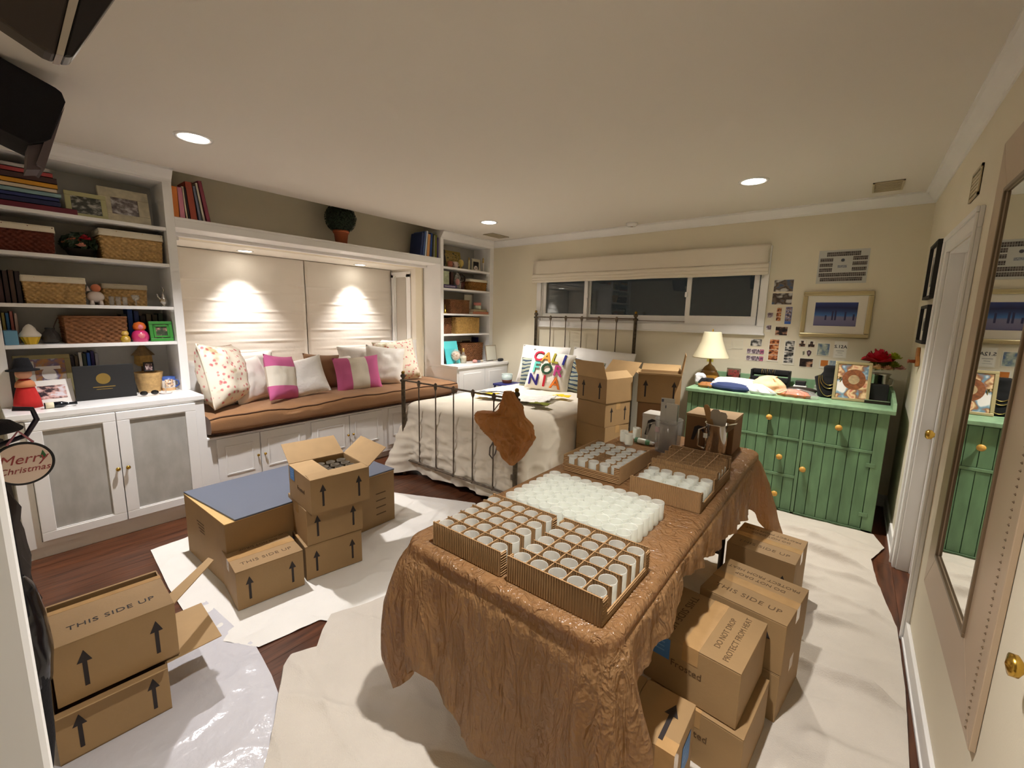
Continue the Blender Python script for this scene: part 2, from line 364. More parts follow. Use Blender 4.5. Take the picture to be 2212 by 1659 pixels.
def crown(b, axis, w, a0, a1, sgn):
    """axis the crown runs along; w wall plane; sgn direction into the room"""
    P = [(0, H), (0, H-.078), (.008, H-.078), (.012, H-.066), (.026, H-.052), (.046, H-.026), (.054, H-.014), (.066, H-.012), (.066, H)]
    if axis == 'x': b.prism([(w+sgn*p, q) for p, q in P], 'x', a0, a1)
    else: b.prism([(w+sgn*p, q) for p, q in P], 'y', a0, a1)
b = MB(); crown(b, 'x', 0, 0, W_, -1); struct('trim_4', b, white, label='white crown moulding on the back wall')
b = MB(); crown(b, 'y', W_, -4.7, 0, -1); struct('trim_5', b, white, label='white crown moulding on the right wall')
b = MB(); crown(b, 'x', -4.64, -.3, 3.25, 1); struct('trim_8', b, white, label='white crown moulding on the front wall')
b = MB()
for (y0, y1) in ((-4.64, DY0-.085), (DY1+.085, 0)):
    b.box(W_-.014, y0, 0, W_, y1, .10); b.box(W_-.02, y0, 0, W_, y1, .018)
struct('baseboard_right', b, white, label='white baseboard along the right wall', bevel=.003)
struct('baseboard_back', MB().box(.3, -.014, 0, W_, 0, .10), white, label='white baseboard along the back wall', bevel=.003)
# ---- long window on the back wall
wn = struct('window_1', (lambda b: (b.box(.735, -.022, 1.355, 3.255, 0, 1.43), b.box(.735, -.022, 1.431, .80, 0, 2.079), b.box(3.20, -.022, 1.431, 3.255, 0, 2.079), b.box(.735, -.022, 2.08, 3.255, 0, 2.14),
    b.box(.725, -.032, 1.352, 3.265, 0, 1.368), b.box(.812, .001, 1.42, 3.188, .06, 1.44), b.box(.79, .001, 1.43, .811, .13, 2.08), b.box(3.189, .001, 1.43, 3.21, .13, 2.08), b))(MB())[-1], white, label='long white framed sliding window', bevel=.003)
def sash(x0, x1, y, nm='sash', w=.045, bot=.05):
    b = MB(); b.box(x0, y, 1.44, x1, y+.03, 1.44+bot+.03); b.box(x0, y, 1.44+bot+.03, x0+w, y+.03, 2.04); b.box(x1-w, y, 1.44+bot+.03, x1, y+.03, 2.04); b.box(x0, y, 2.04, x1, y+.03, 2.08)
    s = struct(nm, b, white, parent=wn, bevel=.003)
    struct('pane', MB().box(x0+w, y+.012, 1.47, x1-w, y+.018, 2.06), glass_mat('window glass', (235, 240, 240), 1.6), parent=wn)
sash(.812, 1.43, .01); sash(1.412, 2.575, .045, bot=.045); sash(2.542, 3.18, .01, bot=.05)
struct('track_bar', MB().box(1.44, -.004, 1.452, 2.55, .004, 1.462), M('grey aluminium', (150, 142, 132), .4, .8), parent=wn)
for px in (1.435, 2.545): struct('latch', MB().box(px-.012, -.008, 1.70, px+.012, .012, 1.75), white_sheen, parent=wn, bevel=.003)
# roman shade rolled up over it
rs = thing('roman_shade', 'white linen roman shade rolled up over the long window', 'shade', (1.97, -.05, 1.9))
linen = M('white linen', (226, 216, 198), .9, bump=.15, bscale=200, sheen=.1)
b = MB(); prof = [(-.02, 2.152), (-.052, 2.150), (-.058, 2.10), (-.064, 2.02), (-.066, 1.985)]
def shade_fn(u, v):
    i = v*(len(prof)-1); k = min(int(i), len(prof)-2); t = i-k; p = prof[k]; q = prof[k+1]
    return (.705+u*2.54-(.0 if v < .5 else .006), p[0]*(1-t)+q[0]*t+.002*nz(u*9, v*4), p[1]*(1-t)+q[1]*t)
b.grid(shade_fn, 40, 13); part(rs, 'upper_panel', b, linen, True, solidify=.004)
for k, (z0, z1, dy, r) in enumerate(((1.985, 1.945, -.070, .018), (1.955, 1.915, -.066, .02), (1.925, 1.885, -.060, .02))):
    b = MB(); n = 46
    b.grid(lambda u, v, z0=z0, z1=z1, dy=dy, r=r: (.698+u*2.552, dy-r*math.sin(v*2*PI)*.6+.003*nz(u*14+z0*9, v*2), (z0+z1)/2+(z0-z1)/2*math.cos(v*2*PI)+.003*nz(u*6, z0*7)), n, 12)
    part(rs, 'fold', b, linen, True)
b = MB(); b.box(.705, -.05, 2.0, .712, 0, 2.15); b.box(3.238, -.05, 2.0, 3.245, 0, 2.15); part(rs, 'side_return', b, linen)
# ---- alcove side window with a narrow blind
w2 = struct('window_2', (lambda b: (b.box(-.92, -.99, .62, -.86, -.975, 1.97), b.box(-.60, -.99, .62, -.52, -.975, 1.97), b.box(-.92, -.99, 1.93, -.52, -.975, 2.0), b.box(-.92, -.985, .62, -.85, -.97, 1.97), b))(MB())[-1], white, label='narrow side window of the alcove', bevel=.003)
struct('blind', MB().box(-.79, -.993, .66, -.60, -.987, 1.93), M('grey blind', (186, 178, 166), .8), parent=w2)
b = MB()
for xx in (-.855, -.835, -.815): b.box(xx, -.996, .64, xx+.010, -.985, 1.95)
struct('moulding', b, white, parent=w2, bevel=.002)
# two long roman shades on the alcove window
shade2 = mix_mat('cream shade fabric', (240, 233, 222), .55, transl=.12, bump=.06, bscale=30)
def long_shade(y0, y1, nm):
    b = MB(); crease = [1.744, 1.655, 1.565, 1.466, 1.364, 1.272, 1.165, 1.06]
    def f(u, v):
        z = 2.025-v*1.28; dx = 0
        for c in crease: 
            a = (z-c)/.012; dx += .007*math.exp(-a*a)*(.55+.45*math.sin(u*7+c*40)) if z < 1.9 else 0
            s = (z-c+.05)/.05; dx += .003*math.exp(-s*s)
        return (BX+.03+dx+.003*nz(u*3, v*7), y0+u*(y1-y0), z)
    b.grid(f, 30, 150); return b
solo('roman_shade', long_shade(-3.40, -2.135, 'a'), shade2, 'cream roman shade with horizontal folds above floral pillow, left half', 'shade', 'window seat shades', True, solidify=.003)
solo('roman_shade', long_shade(-2.125, -1.0, 'b'), shade2, 'cream roman shade with horizontal folds, right half beside the narrow side window', 'shade', 'window seat shades', True, solidify=.003)
# ---- recessed lamps
lens_m = M('lamp lens', (255, 250, 235), .5, emit=((1, .93, .80), 14))
lamp_lab = ['round recessed ceiling light nearest the tall bookcase', 'round recessed ceiling light nearest the back left corner', 'round recessed ceiling light above the green dresser', 'round recessed ceiling light over the paper covered table']
nook_lab = ['small round downlight over the floral pillow end of the window seat', 'small round downlight over the bed end of the window seat']
def lamp(x, y, z, watt, col, lab, r, size, grp):
    t = thing('recessed_light', lab, 'ceiling light', (x, y, z), group=grp)
    part(t, 'trim_ring', MB().lathe([(r*.9, -.001), (r*.92, -.006), (r*1.12, -.006), (r*1.16, -.0005), (r*1.16, 0)], 32, (x, y, z)), white_sheen, True)
    part(t, 'lens', MB().lathe([(0, -.003), (r*.9, -.003), (r*.9, -.001)], 32, (x, y, z)), lens_m)
    l = bpy.data.lights.new('lamp_light', 'SPOT'); l.energy = watt; l.color = col; l.spot_size = size; l.spot_blend = 1.0; l.shadow_soft_size = .035
    lo = bpy.data.objects.new('lamp_light', l); COL.objects.link(lo); lo.parent = t; lo.location = (0, 0, -.02)
for L, lb in zip(LAMPS, lamp_lab): lamp(*L, lb, .082, math.radians(98), 'ceiling downlights')
for L, lb in zip(NOOK_LAMPS, nook_lab): lamp(*L, lb, .062, math.radians(84), 'window seat downlights')
# ---- vents, smoke alarm
def vent(name, lab, c, sx, sy, axis='z', n=7):
    t = thing(name, lab, 'air vent', c)
    vm = M('vent beige', (196, 182, 150), .5); vd = M('vent slot', (120, 108, 84), .7)
    if axis == 'z':
        part(t, 'backing', MB().box(c[0]-sx/2, c[1]-sy/2, H-.003, c[0]+sx/2, c[1]+sy/2, H), vd)
        b = MB(); b.box(c[0]-sx/2, c[1]-sy/2, H-.008, c[0]-sx/2+.012, c[1]+sy/2, H); b.box(c[0]+sx/2-.012, c[1]-sy/2, H-.008, c[0]+sx/2, c[1]+sy/2, H); b.box(c[0]-sx/2, c[1]-sy/2, H-.008, c[0]+sx/2, c[1]-sy/2+.012, H); b.box(c[0]-sx/2, c[1]+sy/2-.012, H-.008, c[0]+sx/2, c[1]+sy/2, H)
        part(t, 'frame', b, vm)
        for i in range(n):
            yy = c[1]-sy/2+.02+(sy-.04)*(i+.5)/n; part(t, 'slat', MB().box(c[0]-sx/2+.01, yy-.007, H-.007, c[0]+sx/2-.01, yy+.007, H-.002), vm)
    else:
        x = c[0]; part(t, 'backing', MB().box(x-.003, c[1]-sx/2, c[2]-sy/2, x, c[1]+sx/2, c[2]+sy/2), vd)
        b = MB(); b.box(x-.008, c[1]-sx/2, c[2]-sy/2, x, c[1]-sx/2+.012, c[2]+sy/2); b.box(x-.008, c[1]+sx/2-.012, c[2]-sy/2, x, c[1]+sx/2, c[2]+sy/2); b.box(x-.008, c[1]-sx/2, c[2]-sy/2, x, c[1]+sx/2, c[2]-sy/2+.012); b.box(x-.008, c[1]-sx/2, c[2]+sy/2-.012, x, c[1]+sx/2, c[2]+sy/2)
        part(t, 'frame', b, vm)
        for i in range(5):
            zz = c[2]-sy/2+.02+(sy-.04)*(i+.5)/5; part(t, 'slat', MB().box(x-.007, c[1]-sx/2+.01, zz-.006, x-.002, c[1]+sx/2-.01, zz+.006), vm)
vent('ceiling_vent', 'beige louvred ceiling vent near the right back corner', (3.975, -.36, H), .17, .27)
vent('ceiling_vent', 'beige louvred ceiling vent near the small bookcase', (.345, -.36, H), .16, .30)
vent('wall_vent', 'beige grille high on the right wall above the door', (W_, -1.61, 2.11), .20, .13, 'x')
t = thing('smoke_alarm', 'small white smoke alarm on the ceiling by the back wall', 'smoke alarm', (1.995, -.158, H))
part(t, 'body', MB().lathe([(0, -.035), (.04, -.033), (.055, -.022), (.058, 0)], 24, (1.995, -.158, H)), white_sheen, True)
part(t, 'button', MB().lathe([(0, -.038), (.012, -.037), (.012, -.033)], 12, (1.995, -.158, H)), M('alarm button', (150, 120, 90), .5))
# ================================================================ built-in furniture on the left wall
SH = [2.045, 1.793, 1.490, 1.240]
def bookcase(name, lab, y0, y1, sl, sr):
    """y0..y1 outer, sl/sr stile widths"""
    t = thing(name, lab, 'bookcase', (-.15, (y0+y1)/2, .8725))
    part(t, 'back_panel', MB().box(-.31, y0, .8725, -.30, y1, H), grey_back)
    part(t, 'side_panel', MB().box(-.30, y0, .8725, 0, y0+sl, H), white, bevel=.002)
    part(t, 'side_panel', MB().box(-.30, y1-sr, .8725, 0, y1, H), white, bevel=.002)
    for z in SH: part(t, 'shelf', MB().box(-.30, y0+sl, z-.022, -.004, y1-sr, z), white, bevel=.002)
    part(t, 'top_rail', MB().box(-.30, y0+sl, 2.35, 0, y1-sr, H), white)
    b = MB(); crown(b, 'y', 0, y0, y1, 1); part(t, 'crown', b, white)
    return t
bcL = bookcase('bookcase', 'tall white built-in bookcase on the left above the frosted cabinet', -4.43, -3.493, .052, .0545)
bcR = bookcase('bookcase', 'narrow white built-in bookcase in the corner by the back wall', -.9526, 0, .0486, .0716)
# frosted glass base cabinet
def frosted():
    m, nt, b, out = node_mat('frosted glass'); b.inputs['Base Color'].default_value = (*lin((176, 172, 160)), 1); b.inputs['Roughness'].default_value = .35
    tc = nt.nodes.new('ShaderNodeTexCoord'); n = nt.nodes.new('ShaderNodeTexNoise'); n.inputs['Scale'].default_value = 4; n.inputs['Detail'].default_value = 6
    nt.links.new(tc.outputs['Generated'], n.inputs[0]); r = nt.nodes.new('ShaderNodeValToRGB'); r.color_ramp.elements[0].position = .35; r.color_ramp.elements[1].position = .7
    r.color_ramp.elements[0].color = (*lin((166, 163, 155)), 1); r.color_ramp.elements[1].color = (*lin((184, 181, 174)), 1)
    nt.links.new(n.outputs[0], r.inputs[0]); nt.links.new(r.outputs[0], b.inputs['Base Color']); return m
frost = frosted()
def knob(parent, x, y, z, r=.012, m=None):
    return part(parent, 'knob', MB().lathe([(0, 0), (r*.45, 0), (r*.45, r*1.1), (r, r*1.5), (r*1.05, r*2.1), (r*.6, r*2.6), (0, r*2.65)], 14, (x, y, z), Matrix.Rotation(PI/2, 3, 'Y')), m or brass, True, label='round brass knob')
t = thing('base_cabinet', 'white base cabinet with two frosted glass doors', 'cabinet', (.15, -3.967, 0))
b = MB(); b.box(-.30, -4.43, .10, .29, -3.503, .84); b.box(.29, -4.43, .84-.014, .300, -3.503, .84); b.box(.29, -4.43, .07, .300, -3.503, .104); b.box(.29, -4.43, .104, .300, -4.366, .83); b.box(.29, -3.558, .104, .300, -3.503, .83)
part(t, 'body', b, white)
part(t, 'toe_kick', MB().box(-.30, -4.43, 0, .285, -3.503, .10), white)
part(t, 'counter', MB().box(-.30, -4.43, .84, .312, -3.500, .8725), white_sheen, bevel=.003)
for (y0, y1, ky) in ((-4.363, -3.984, -4.004), (-3.980, -3.560, -3.955)):
    b = MB(); g = .062; z0, z1 = .107, .824
    b.box(.300, y0, z0, .320, y1, z0+g-.008); b.box(.300, y0, z1-g+.008, .320, y1, z1); b.box(.300, y0, z0+g-.008, .320, y0+g, z1-g+.008); b.box(.300, y1-g, z0+g-.008, .320, y1, z1-g+.008)
    d = part(t, 'door', b, white, bevel=.003)
    part(d, 'pane', MB().box(.303, y0+g-.004, z0+g-.012, .309, y1-g+.004, z1-g+.012), frost, label='frosted glass pane')
    for zz in (z0+g-.008, z1-g+.002): part(d, 'beading', MB().box(.309, y0+g, zz, .317, y1-g, zz+.006), white_sheen)
    knob(d, .320, ky, .462)
# small base cabinet at the back corner
t = thing('base_cabinet', 'small white base cabinet with raised panels in the back corner', 'cabinet', (.14, -.476, 0))
part(t, 'body', MB().box(-.30, -.9526, 0, .275, -.003, .84), white, bevel=.002)
part(t, 'counter', MB().box(-.30, -.9526, .84, .292, -.003, .8725), white_sheen, bevel=.003)
for (y0, y1) in ((-.925, -.470), (-.462, -.02)):
    d = part(t, 'door', MB().box(.275, y0, .10, .283, y1, .815), white, bevel=.002)
    part(d, 'raised_panel', MB().box(.283, y0+.075, .19, .288, y1-.075, .775), white, bevel=.004)
# header shelf between the bookcases
t = thing('header_shelf', 'long white shelf board bridging the two bookcases over the window seat', 'shelf', (-.15, -2.22, 2.056))
part(t, 'board', MB().box(-.31, -3.493, 2.109, 0, -.9526, 2.129), white, bevel=.002)
part(t, 'fascia', MB().box(-.30, -3.493, 2.056, 0, -.9526, 2.109), white, bevel=.002)
# window seat bench
t = thing('window_bench', 'white window seat bench with panelled cupboard doors', 'bench', (-.3, -2.2, 0))
b = MB(); b.box(BX, -3.42, .07, -.31, -.975, .535); b.box(-.31, -3.4985, .07, .245, -.956, .535)
part(t, 'body', b, white)
part(t, 'toe_kick', MB().box(-.31, -3.4985, 0, .20, -.956, .07), white)
part(t, 'seat_board', MB().box(-.31, -3.4985, .52, .262, -.956, .536), white, bevel=.003)
ds = [(-3.432, -3.135, -3.158), (-3.128, -2.765, -3.106), (-2.71, -2.348, -2.371), (-2.341, -1.98, -2.318), (-1.905, -1.56, None), (-1.55, -1.2, None)]
for y0, y1, ky in ds:
    d = part(t, 'door', MB().box(.245, y0, .13, .257, y1, .515), white, bevel=.002)
    b = MB(); yy0, yy1, z0, z1 = y0+.05, y1-.05, .22, .45
    b.box(.257, yy0, z0, .262, yy1, z0+.012); b.box(.257, yy0, z1-.012, .262, yy1, z1); b.box(.257, yy0, z0+.012, .262, yy0+.012, z1-.012); b.box(.257, yy1-.012, z0+.012, .262, yy1, z1-.012)
    part(d, 'moulding', b, white, bevel=.002)
    if ky: knob(d, .257, ky, .333, .010)
# brown seat cushion
brown = M('brown twill', (142, 100, 60), .85, var=.12, vscale=4, bump=.15, bscale=150, sheen=.25)
def cushion_fn(u, v):
    # v around the cross-section, u along the seat
    y = -3.478+u*2.505; a = v*2*PI
    cx, cz = -.10, .628; hx, hz = .415, .094
    if y < -1.25: hx, cx = .415, -.10
    ex = 4.5
    c, s_ = math.cos(a), math.sin(a); k = (abs(c)**ex+abs(s_)**ex)**(-1/ex)
    X = cx+hx*c*k; Z = cz+hz*s_*k
    e = 1-math.exp(-min(u, 1-u)*26); Z = cz+(Z-cz)*(.80+.2*e)
    n = nz(y*2.2, X*3, 3)*.012+nz(y*7, X*4, 8)*.004
    if s_ > .2: Z += n*1.3+.012*math.exp(-((y+2.1)/.25)**2)-.012*math.exp(-((y+2.75)/.25)**2)
    X += .010*math.sin(y*3.1)*(1 if c > 0 else 0)
    if s_ < -.3: Z = max(Z, .538)
    return (X, y, Z)
t = thing('seat_cushion', 'long brown fabric seat cushion on the window bench', 'cushion', (-.1, -2.2, .536))
b = MB(); b.grid(cushion_fn, 90, 41)
n0 = [i for i in range(40)]
b.add([cushion_fn(0, j/40) for j in range(40)], [tuple(range(40))]); b.add([cushion_fn(1, j/40) for j in range(40)], [tuple(range(40))])
part(t, 'cover', b, brown, True)
def pip(zoff, sgn):
    pts = []
    for i in range(120):
        u = i/119; v = .098 if sgn > 0 else .902
        p = cushion_fn(u, v); pts.append((p[0]+.002, p[1], p[2]))
    return pts
for sg in (1, -1): part(t, 'piping', MB().tube(pip(0, sg), .006, 6), M('dark brown piping', (84, 54, 32), .9), True)
# ---------------------------------------------------------------- pillows
def pillow_geo(w, h, th, n=18, pin=.07, wr=.006, seed=0.0, pw=3.2):
    def zs(u, v): return th/2*max(0, (1-abs(u)**pw)*(1-abs(v)**pw))**.55
    b = MB(); N = n
    for sg in (-1, 1):
        def f(a, c, sg=sg):
            u, v = a*2-1, c*2-1
            x = w/2*u*(1-pin*(1-v*v)); z = h/2*v*(1-pin*(1-u*u))
            y = sg*zs(u, v); 
            if 0 < a < 1 and 0 < c < 1: y += wr*nz(u*2.2+seed, v*2.2, sg*2+seed)*(1-max(abs(u), abs(v))**6)*1.4
            return (x, y, z+h/2)
        b.grid(f, N, N)
    return b
def pillow(lab, mat, w, h, th, loc, rz, tilt=0, roll=0, seed=0.0, group='pillows on the window seat', name='throw_pillow', trim=None, wr=.008, pin=.07):
    o = solo(name, pillow_geo(w, h, th, seed=seed, wr=wr, pin=pin), mat, lab, 'pillow', group, True, loc=loc, rot=(tilt, roll, rz))
    if trim:
        pts = []
        for k in range(80):
            s_ = k/80*4; e = int(s_); a = s_-e; 
            u, v = [(a*2-1, -1), (1, a*2-1), (1-a*2, 1), (-1, 1-a*2)][e]
            pts.append((w/2*u*(1-pin*(1-v*v)), 0, h/2*v*(1-pin*(1-u*u))+h/2))
        part(o, 'piping', MB().tube(pts, .005, 6, True), trim, True, local=True)
    return o
def floral():
    m, nt, b, out = node_mat('pink floral cotton'); b.inputs['Roughness'].default_value = .85
    tc = nt.nodes.new('ShaderNodeTexCoord'); v = nt.nodes.new('ShaderNodeTexVoronoi'); v.inputs['Scale'].default_value = 26; nt.links.new(tc.outputs['Object'], v.inputs[0])
    n = nt.nodes.new('ShaderNodeTexNoise'); n.inputs['Scale'].default_value = 44; nt.links.new(tc.outputs['Object'], n.inputs[0])
    n2 = nt.nodes.new('ShaderNodeTexNoise'); n2.inputs['Scale'].default_value = 7; nt.links.new(tc.outputs['Object'], n2.inputs[0])
    ma = nt.nodes.new('ShaderNodeMath'); ma.operation = 'MULTIPLY_ADD'; ma.inputs[1].default_value = .5; nt.links.new(n.outputs[0], ma.inputs[0]); nt.links.new(v.outputs[0], ma.inputs[2])
    r = nt.nodes.new('ShaderNodeValToRGB'); cr = r.color_ramp; cr.elements[0].position = .36; cr.elements[0].color = (*lin((208, 112, 116)), 1); cr.elements[1].position = .62; cr.elements[1].color = (*lin((238, 228, 208)), 1)
    e = cr.elements.new(.50); e.color = (*lin((226, 160, 150)), 1)
    nt.links.new(ma.outputs[0], r.inputs[0])
    r2 = nt.nodes.new('ShaderNodeValToRGB'); r2.color_ramp.elements[0].position = .60; r2.color_ramp.elements[0].color = (1, 1, 1, 1); r2.color_ramp.elements[1].position = .70; r2.color_ramp.elements[1].color = (*lin((170, 160, 110)), 1)
    nt.links.new(n2.outputs[0], r2.inputs[0]); mx = nt.nodes.new('ShaderNodeMix'); mx.data_type = 'RGBA'; mx.blend_type = 'MULTIPLY'; mx.inputs[0].default_value = .8
    nt.links.new(r.outputs[0], mx.inputs[6]); nt.links.new(r2.outputs[0], mx.inputs[7]); nt.links.new(mx.outputs[2], b.inputs['Base Color']); return m
flor = floral()
satin = M('white satin', (236, 230, 222), .42, bump=.12, bscale=25, sheen=.3)
lace = M('white embroidered cotton', (238, 234, 228), .8, bump=.5, bscale=45)
wcot = M('white cotton', (234, 230, 224), .85, bump=.1, bscale=60)
pink, cr_ = (208, 104, 154), (226, 218, 202)
stripe = band_mat('pink and cream stripe', 'X', [(-.3, pink), (-.085, cr_), (.085, pink), (.3, pink)], rough=.85)
stripe_v = band_mat('pink and cream bands', 'Z', [(-.1, pink), (.12, cr_), (.29, pink), (.6, pink)], rough=.85)
rib = M('brown ribbed cloth', (138, 100, 66), .9, sheen=.2)
Q = PI/2
pillow('plump pink floral pillow at the far left end of the window seat', flor, .50, .50, .27, (.07, -3.25, .72), Q+.80, -.22, .08, 1.0, trim=cream_cloth, wr=.016)
pillow('plain white pillow half hidden behind the left floral pillow', wcot, .46, .36, .16, (-.14, -3.36, .72), Q-.9, -.3, 0, 2.0)
pillow('shiny white satin pillow between the floral and the tilted pink pillow', satin, .40, .38, .16, (-.02, -3.03, .71), Q+.55, -.28, -.06, 3.0, wr=.014)
pillow('white pillow peeking up behind the tilted pink pillow', wcot, .46, .42, .14, (-.22, -2.98, .715), Q, -.3, 0, 4.0)
pillow('pink and cream banded pillow tilted on its corner', stripe_v, .34, .40, .13, (.12, -2.86, .715), Q+.45, -.25, .16, 5.0)
pillow('white embroidered pillow right of the tilted pink pillow', lace, .40, .36, .15, (.06, -2.62, .715), Q-.30, -.38, -.20, 6.0)
pillow('brown ribbed pillow in the middle behind the white embroidered one', rib, .38, .36, .14, (-.12, -2.36, .725), Q, -.35, .10, 7.0)
pillow('small white pillow wedged behind the upright pink pillow', wcot, .30, .32, .12, (-.14, -2.16, .725), Q, -.3, 0, 8.0)
pillow('pink and cream striped pillow standing upright in the middle', stripe, .46, .36, .15, (.08, -2.10, .695), Q-.22, -.28, -.04, 9.0)
pillow('white pillow behind the upright pink pillow on its right', wcot, .50, .42, .15, (-.18, -1.88, .72), Q-.1, -.3, 0, 10.0)
pillow('white ruched pillow leaning against the right floral pillow', satin, .42, .42, .15, (-.02, -1.76, .715), Q-.42, -.25, .12, 11.0, wr=.014)
pillow('pink floral pillow at the right end of the window seat', flor, .50, .48, .20, (-.08, -1.47, .715), Q-.16, -.3, -.08, 12.0, trim=cream_cloth)
pillow('white pillow in the right corner behind the floral pillow', wcot, .46, .46, .16, (-.30, -1.30, .72), Q-.3, -.25, 0, 13.0)
# ================================================================ things on the shelves
PAGE = M('book pages', (226, 214, 188), .9)
def book(lab, col, c, size, axis='y', lean=0.0, lying=False, group=None, rz=0.0):
    """c = base centre. standing: thickness along y, height z, depth x. lying: flat, thickness z"""
    t = thing('book', lab, 'book', c, rz, group)
    th, h, d = size; m = M('book %d %d %d' % col, col, .5)
    g = .0025
    if lying:   # th up z, h along y, d along x ; spine towards +x
        cov = MB(); cov.box(-d/2, -h/2, 0, d/2, h/2, g); cov.box(-d/2, -h/2, th-g, d/2, h/2, th); cov.box(d/2-g, -h/2, 0, d/2, h/2, th)
        pg = MB().box(-d/2+.004, -h/2+.004, g, d/2-g, h/2-.004, th-g)
    else:
        cov = MB(); cov.box(-d/2, -th/2, 0, d/2, -th/2+g, h); cov.box(-d/2, th/2-g, 0, d/2, th/2, h); cov.box(d/2-g, -th/2, 0, d/2, th/2, h)
        pg = MB().box(-d/2+.004, -th/2+g, .003, d/2-g, th/2-g, h-.004)
        if lean:
            R = Matrix.Translation((0, th/2*(1 if lean > 0 else -1), 0))@Matrix.Rotation(lean, 4, 'X')@Matrix.Translation((0, -th/2*(1 if lean > 0 else -1), 0)); cov.xf(R); pg.xf(R)
            lo = min(v[2] for v in cov.v); T = Matrix.Translation((0, 0, -lo)); cov.xf(T); pg.xf(T)
    part(t, 'cover', cov, m, local=True); part(t, 'pages', pg, PAGE, local=True); return t
def wicker(name, base, dark):
    return M(name, base, .75, var=.25, vscale=40)
wk_tan = wicker('tan wicker', (196, 160, 104), 0); wk_brown = wicker('brown wicker', (124, 78, 40), 0); wk_red = wicker('red brown cane', (104, 42, 22), 0); wk_gold = wicker('golden wicker', (178, 140, 74), 0)
def basket(lab, m, y0, y1, z0, z1, x0=-.28, x1=-.05, liner=None, tap=.94, px=.020, group=None):
    """open box basket with woven walls in relief"""
    cx, cy = (x0+x1)/2, (y0+y1)/2; t = thing('basket', lab, 'basket', (cx, cy, z0), group=group); h = z1-z0; hx, hy = (x1-x0)/2, (y1-y0)/2
    per = 2*(2*hx+2*hy); n = max(40, int(per/px*6)); rows = max(10, int(h/.004)); px = px*1.7
    def rim(s):
        L = s*per
        for (a, d, ln) in (((-hx, -hy), (1, 0), 2*hx), ((hx, -hy), (0, 1), 2*hy), ((hx, hy), (-1, 0), 2*hx), ((-hx, hy), (0, -1), 2*hy)):
            if L <= ln: return (a[0]+d[0]*L, a[1]+d[1]*L, d[1], -d[0])
            L -= ln
        return (-hx, -hy, 0, -1)
    def f(u, v):
        x, y, nx, ny = rim(u % 1.0); k = tap+(1-tap)*v
        w = .0052*math.sin(u*per/px*2*PI+(PI if int(v*h/.015) % 2 else 0))*abs(math.sin(v*h/.015*PI))**.4
        return (x*k+nx*w, y*k+ny*w, v*h)
    b = MB(); b.grid(f, n, rows, True)
    def g(u, v):
        x, y, nx, ny = rim(u % 1.0); k = (tap+(1-tap)*v); return (x*k-nx*.008, y*k-ny*.008, v*h)
    b.grid(g, 40, 3, True); b.box(-hx*tap, -hy*tap, 0, hx*tap, hy*tap, .006)
    part(t, 'weave', b, m, local=True)
    part(t, 'rim', MB().tube([(rim(i/48)[0], rim(i/48)[1], h) for i in range(48)], .006, 6, True), m if not liner else liner, True, local=True)
    if liner:
        def l(u, v):
            x, y, nx, ny = rim(u % 1.0); k = 1.0+.02*(1-v); w = .002*math.sin(u*60); return (x*k+nx*(.004+w), y*k+ny*(.004+w), h*(.80+.205*v))
        lb = MB(); lb.grid(l, 96, 4, True); part(t, 'liner', lb, liner, True, local=True, label='cream cloth liner', solidify=.003)
    return t
def pframe(lab, fm, pm, y0, y1, z0, h, x, w=.025, tilt=-.18, th=.015, mat_w=0, name='picture_frame', rz=Q, cat='picture frame', group=None):
    """frame standing on z0 facing +x, leaning back"""
    t = thing(name, lab, cat, (x, (y0+y1)/2, z0), 0, group); W = y1-y0
    R = Matrix.Rotation(rz, 4, 'Z')@Matrix.Rotation(tilt, 4, 'X')
    b = MB(); b.box(-W/2, -th/2, 0, W/2, th/2, w); b.box(-W/2, -th/2, h-w, W/2, th/2, h); b.box(-W/2, -th/2, w, -W/2+w, th/2, h-w); b.box(W/2-w, -th/2, w, W/2, th/2, h-w)
    part(t, 'frame', b.xf(R), fm, local=True, bevel=.003)
    if mat_w:
        part(t, 'mount', MB().box(-W/2+w, -th/4, w, W/2-w, th/4, h-w).xf(R), M('mount board', (236, 230, 218), .8), local=True)
    q = w+mat_w
    part(t, 'picture', MB().box(-W/2+q, -th/4-.001, q, W/2-q, th/4+.001, h-q).xf(R), pm, local=True)
    part(t, 'easel_back', MB().box(-.02, th/2, 0.0, .02, th/2+.004, h*.7).xf(Matrix.Rotation(rz, 4, 'Z')@Matrix.Rotation(tilt-.0, 4, 'X')), black, local=True)
    return t
# ---- tall bookcase, top shelf: lying stack of books
z = SH[0]; cols = [((122, 30, 52), .040, 'maroon'), ((26, 34, 84), .030, 'navy'), ((40, 52, 110), .022, 'dark blue'), ((132, 164, 168), .026, 'pale teal'), ((214, 196, 172), .024, 'cream'), ((212, 150, 38), .028, 'yellow'), ((66, 38, 36), .034, 'dark brown'), ((168, 62, 66), .026, 'red'), ((178, 172, 168), .024, 'grey and white')]
ends = [-3.985, -4.055, -4.06, -4.05, -4.065, -4.06, -4.06, -4.075, -4.085]
ordn = ['bottom', 'second from the bottom', 'third from the bottom', 'fourth from the bottom', 'fifth from the bottom', 'sixth from the bottom', 'third from the top', 'second from the top', 'topmost']
for (c, th, nm), e, o_ in zip(cols, ends, ordn):
    y0 = -4.37; book(f'{nm} book lying {o_} in the stack on the top shelf', c, (-.16, (y0+e)/2, z), (th, e-y0, .20), lying=True, group='lying books on the top shelf'); z += th+.0005
pframe('pale green photo frame standing on the top shelf', M('pale green frame', (190, 186, 138), .6), pic_mat('dark wedding photo', [(26, 30, 22), (60, 62, 50), (190, 186, 176)], 4, seed=3), -4.03, -3.832, SH[0], .165, -.10, .028)
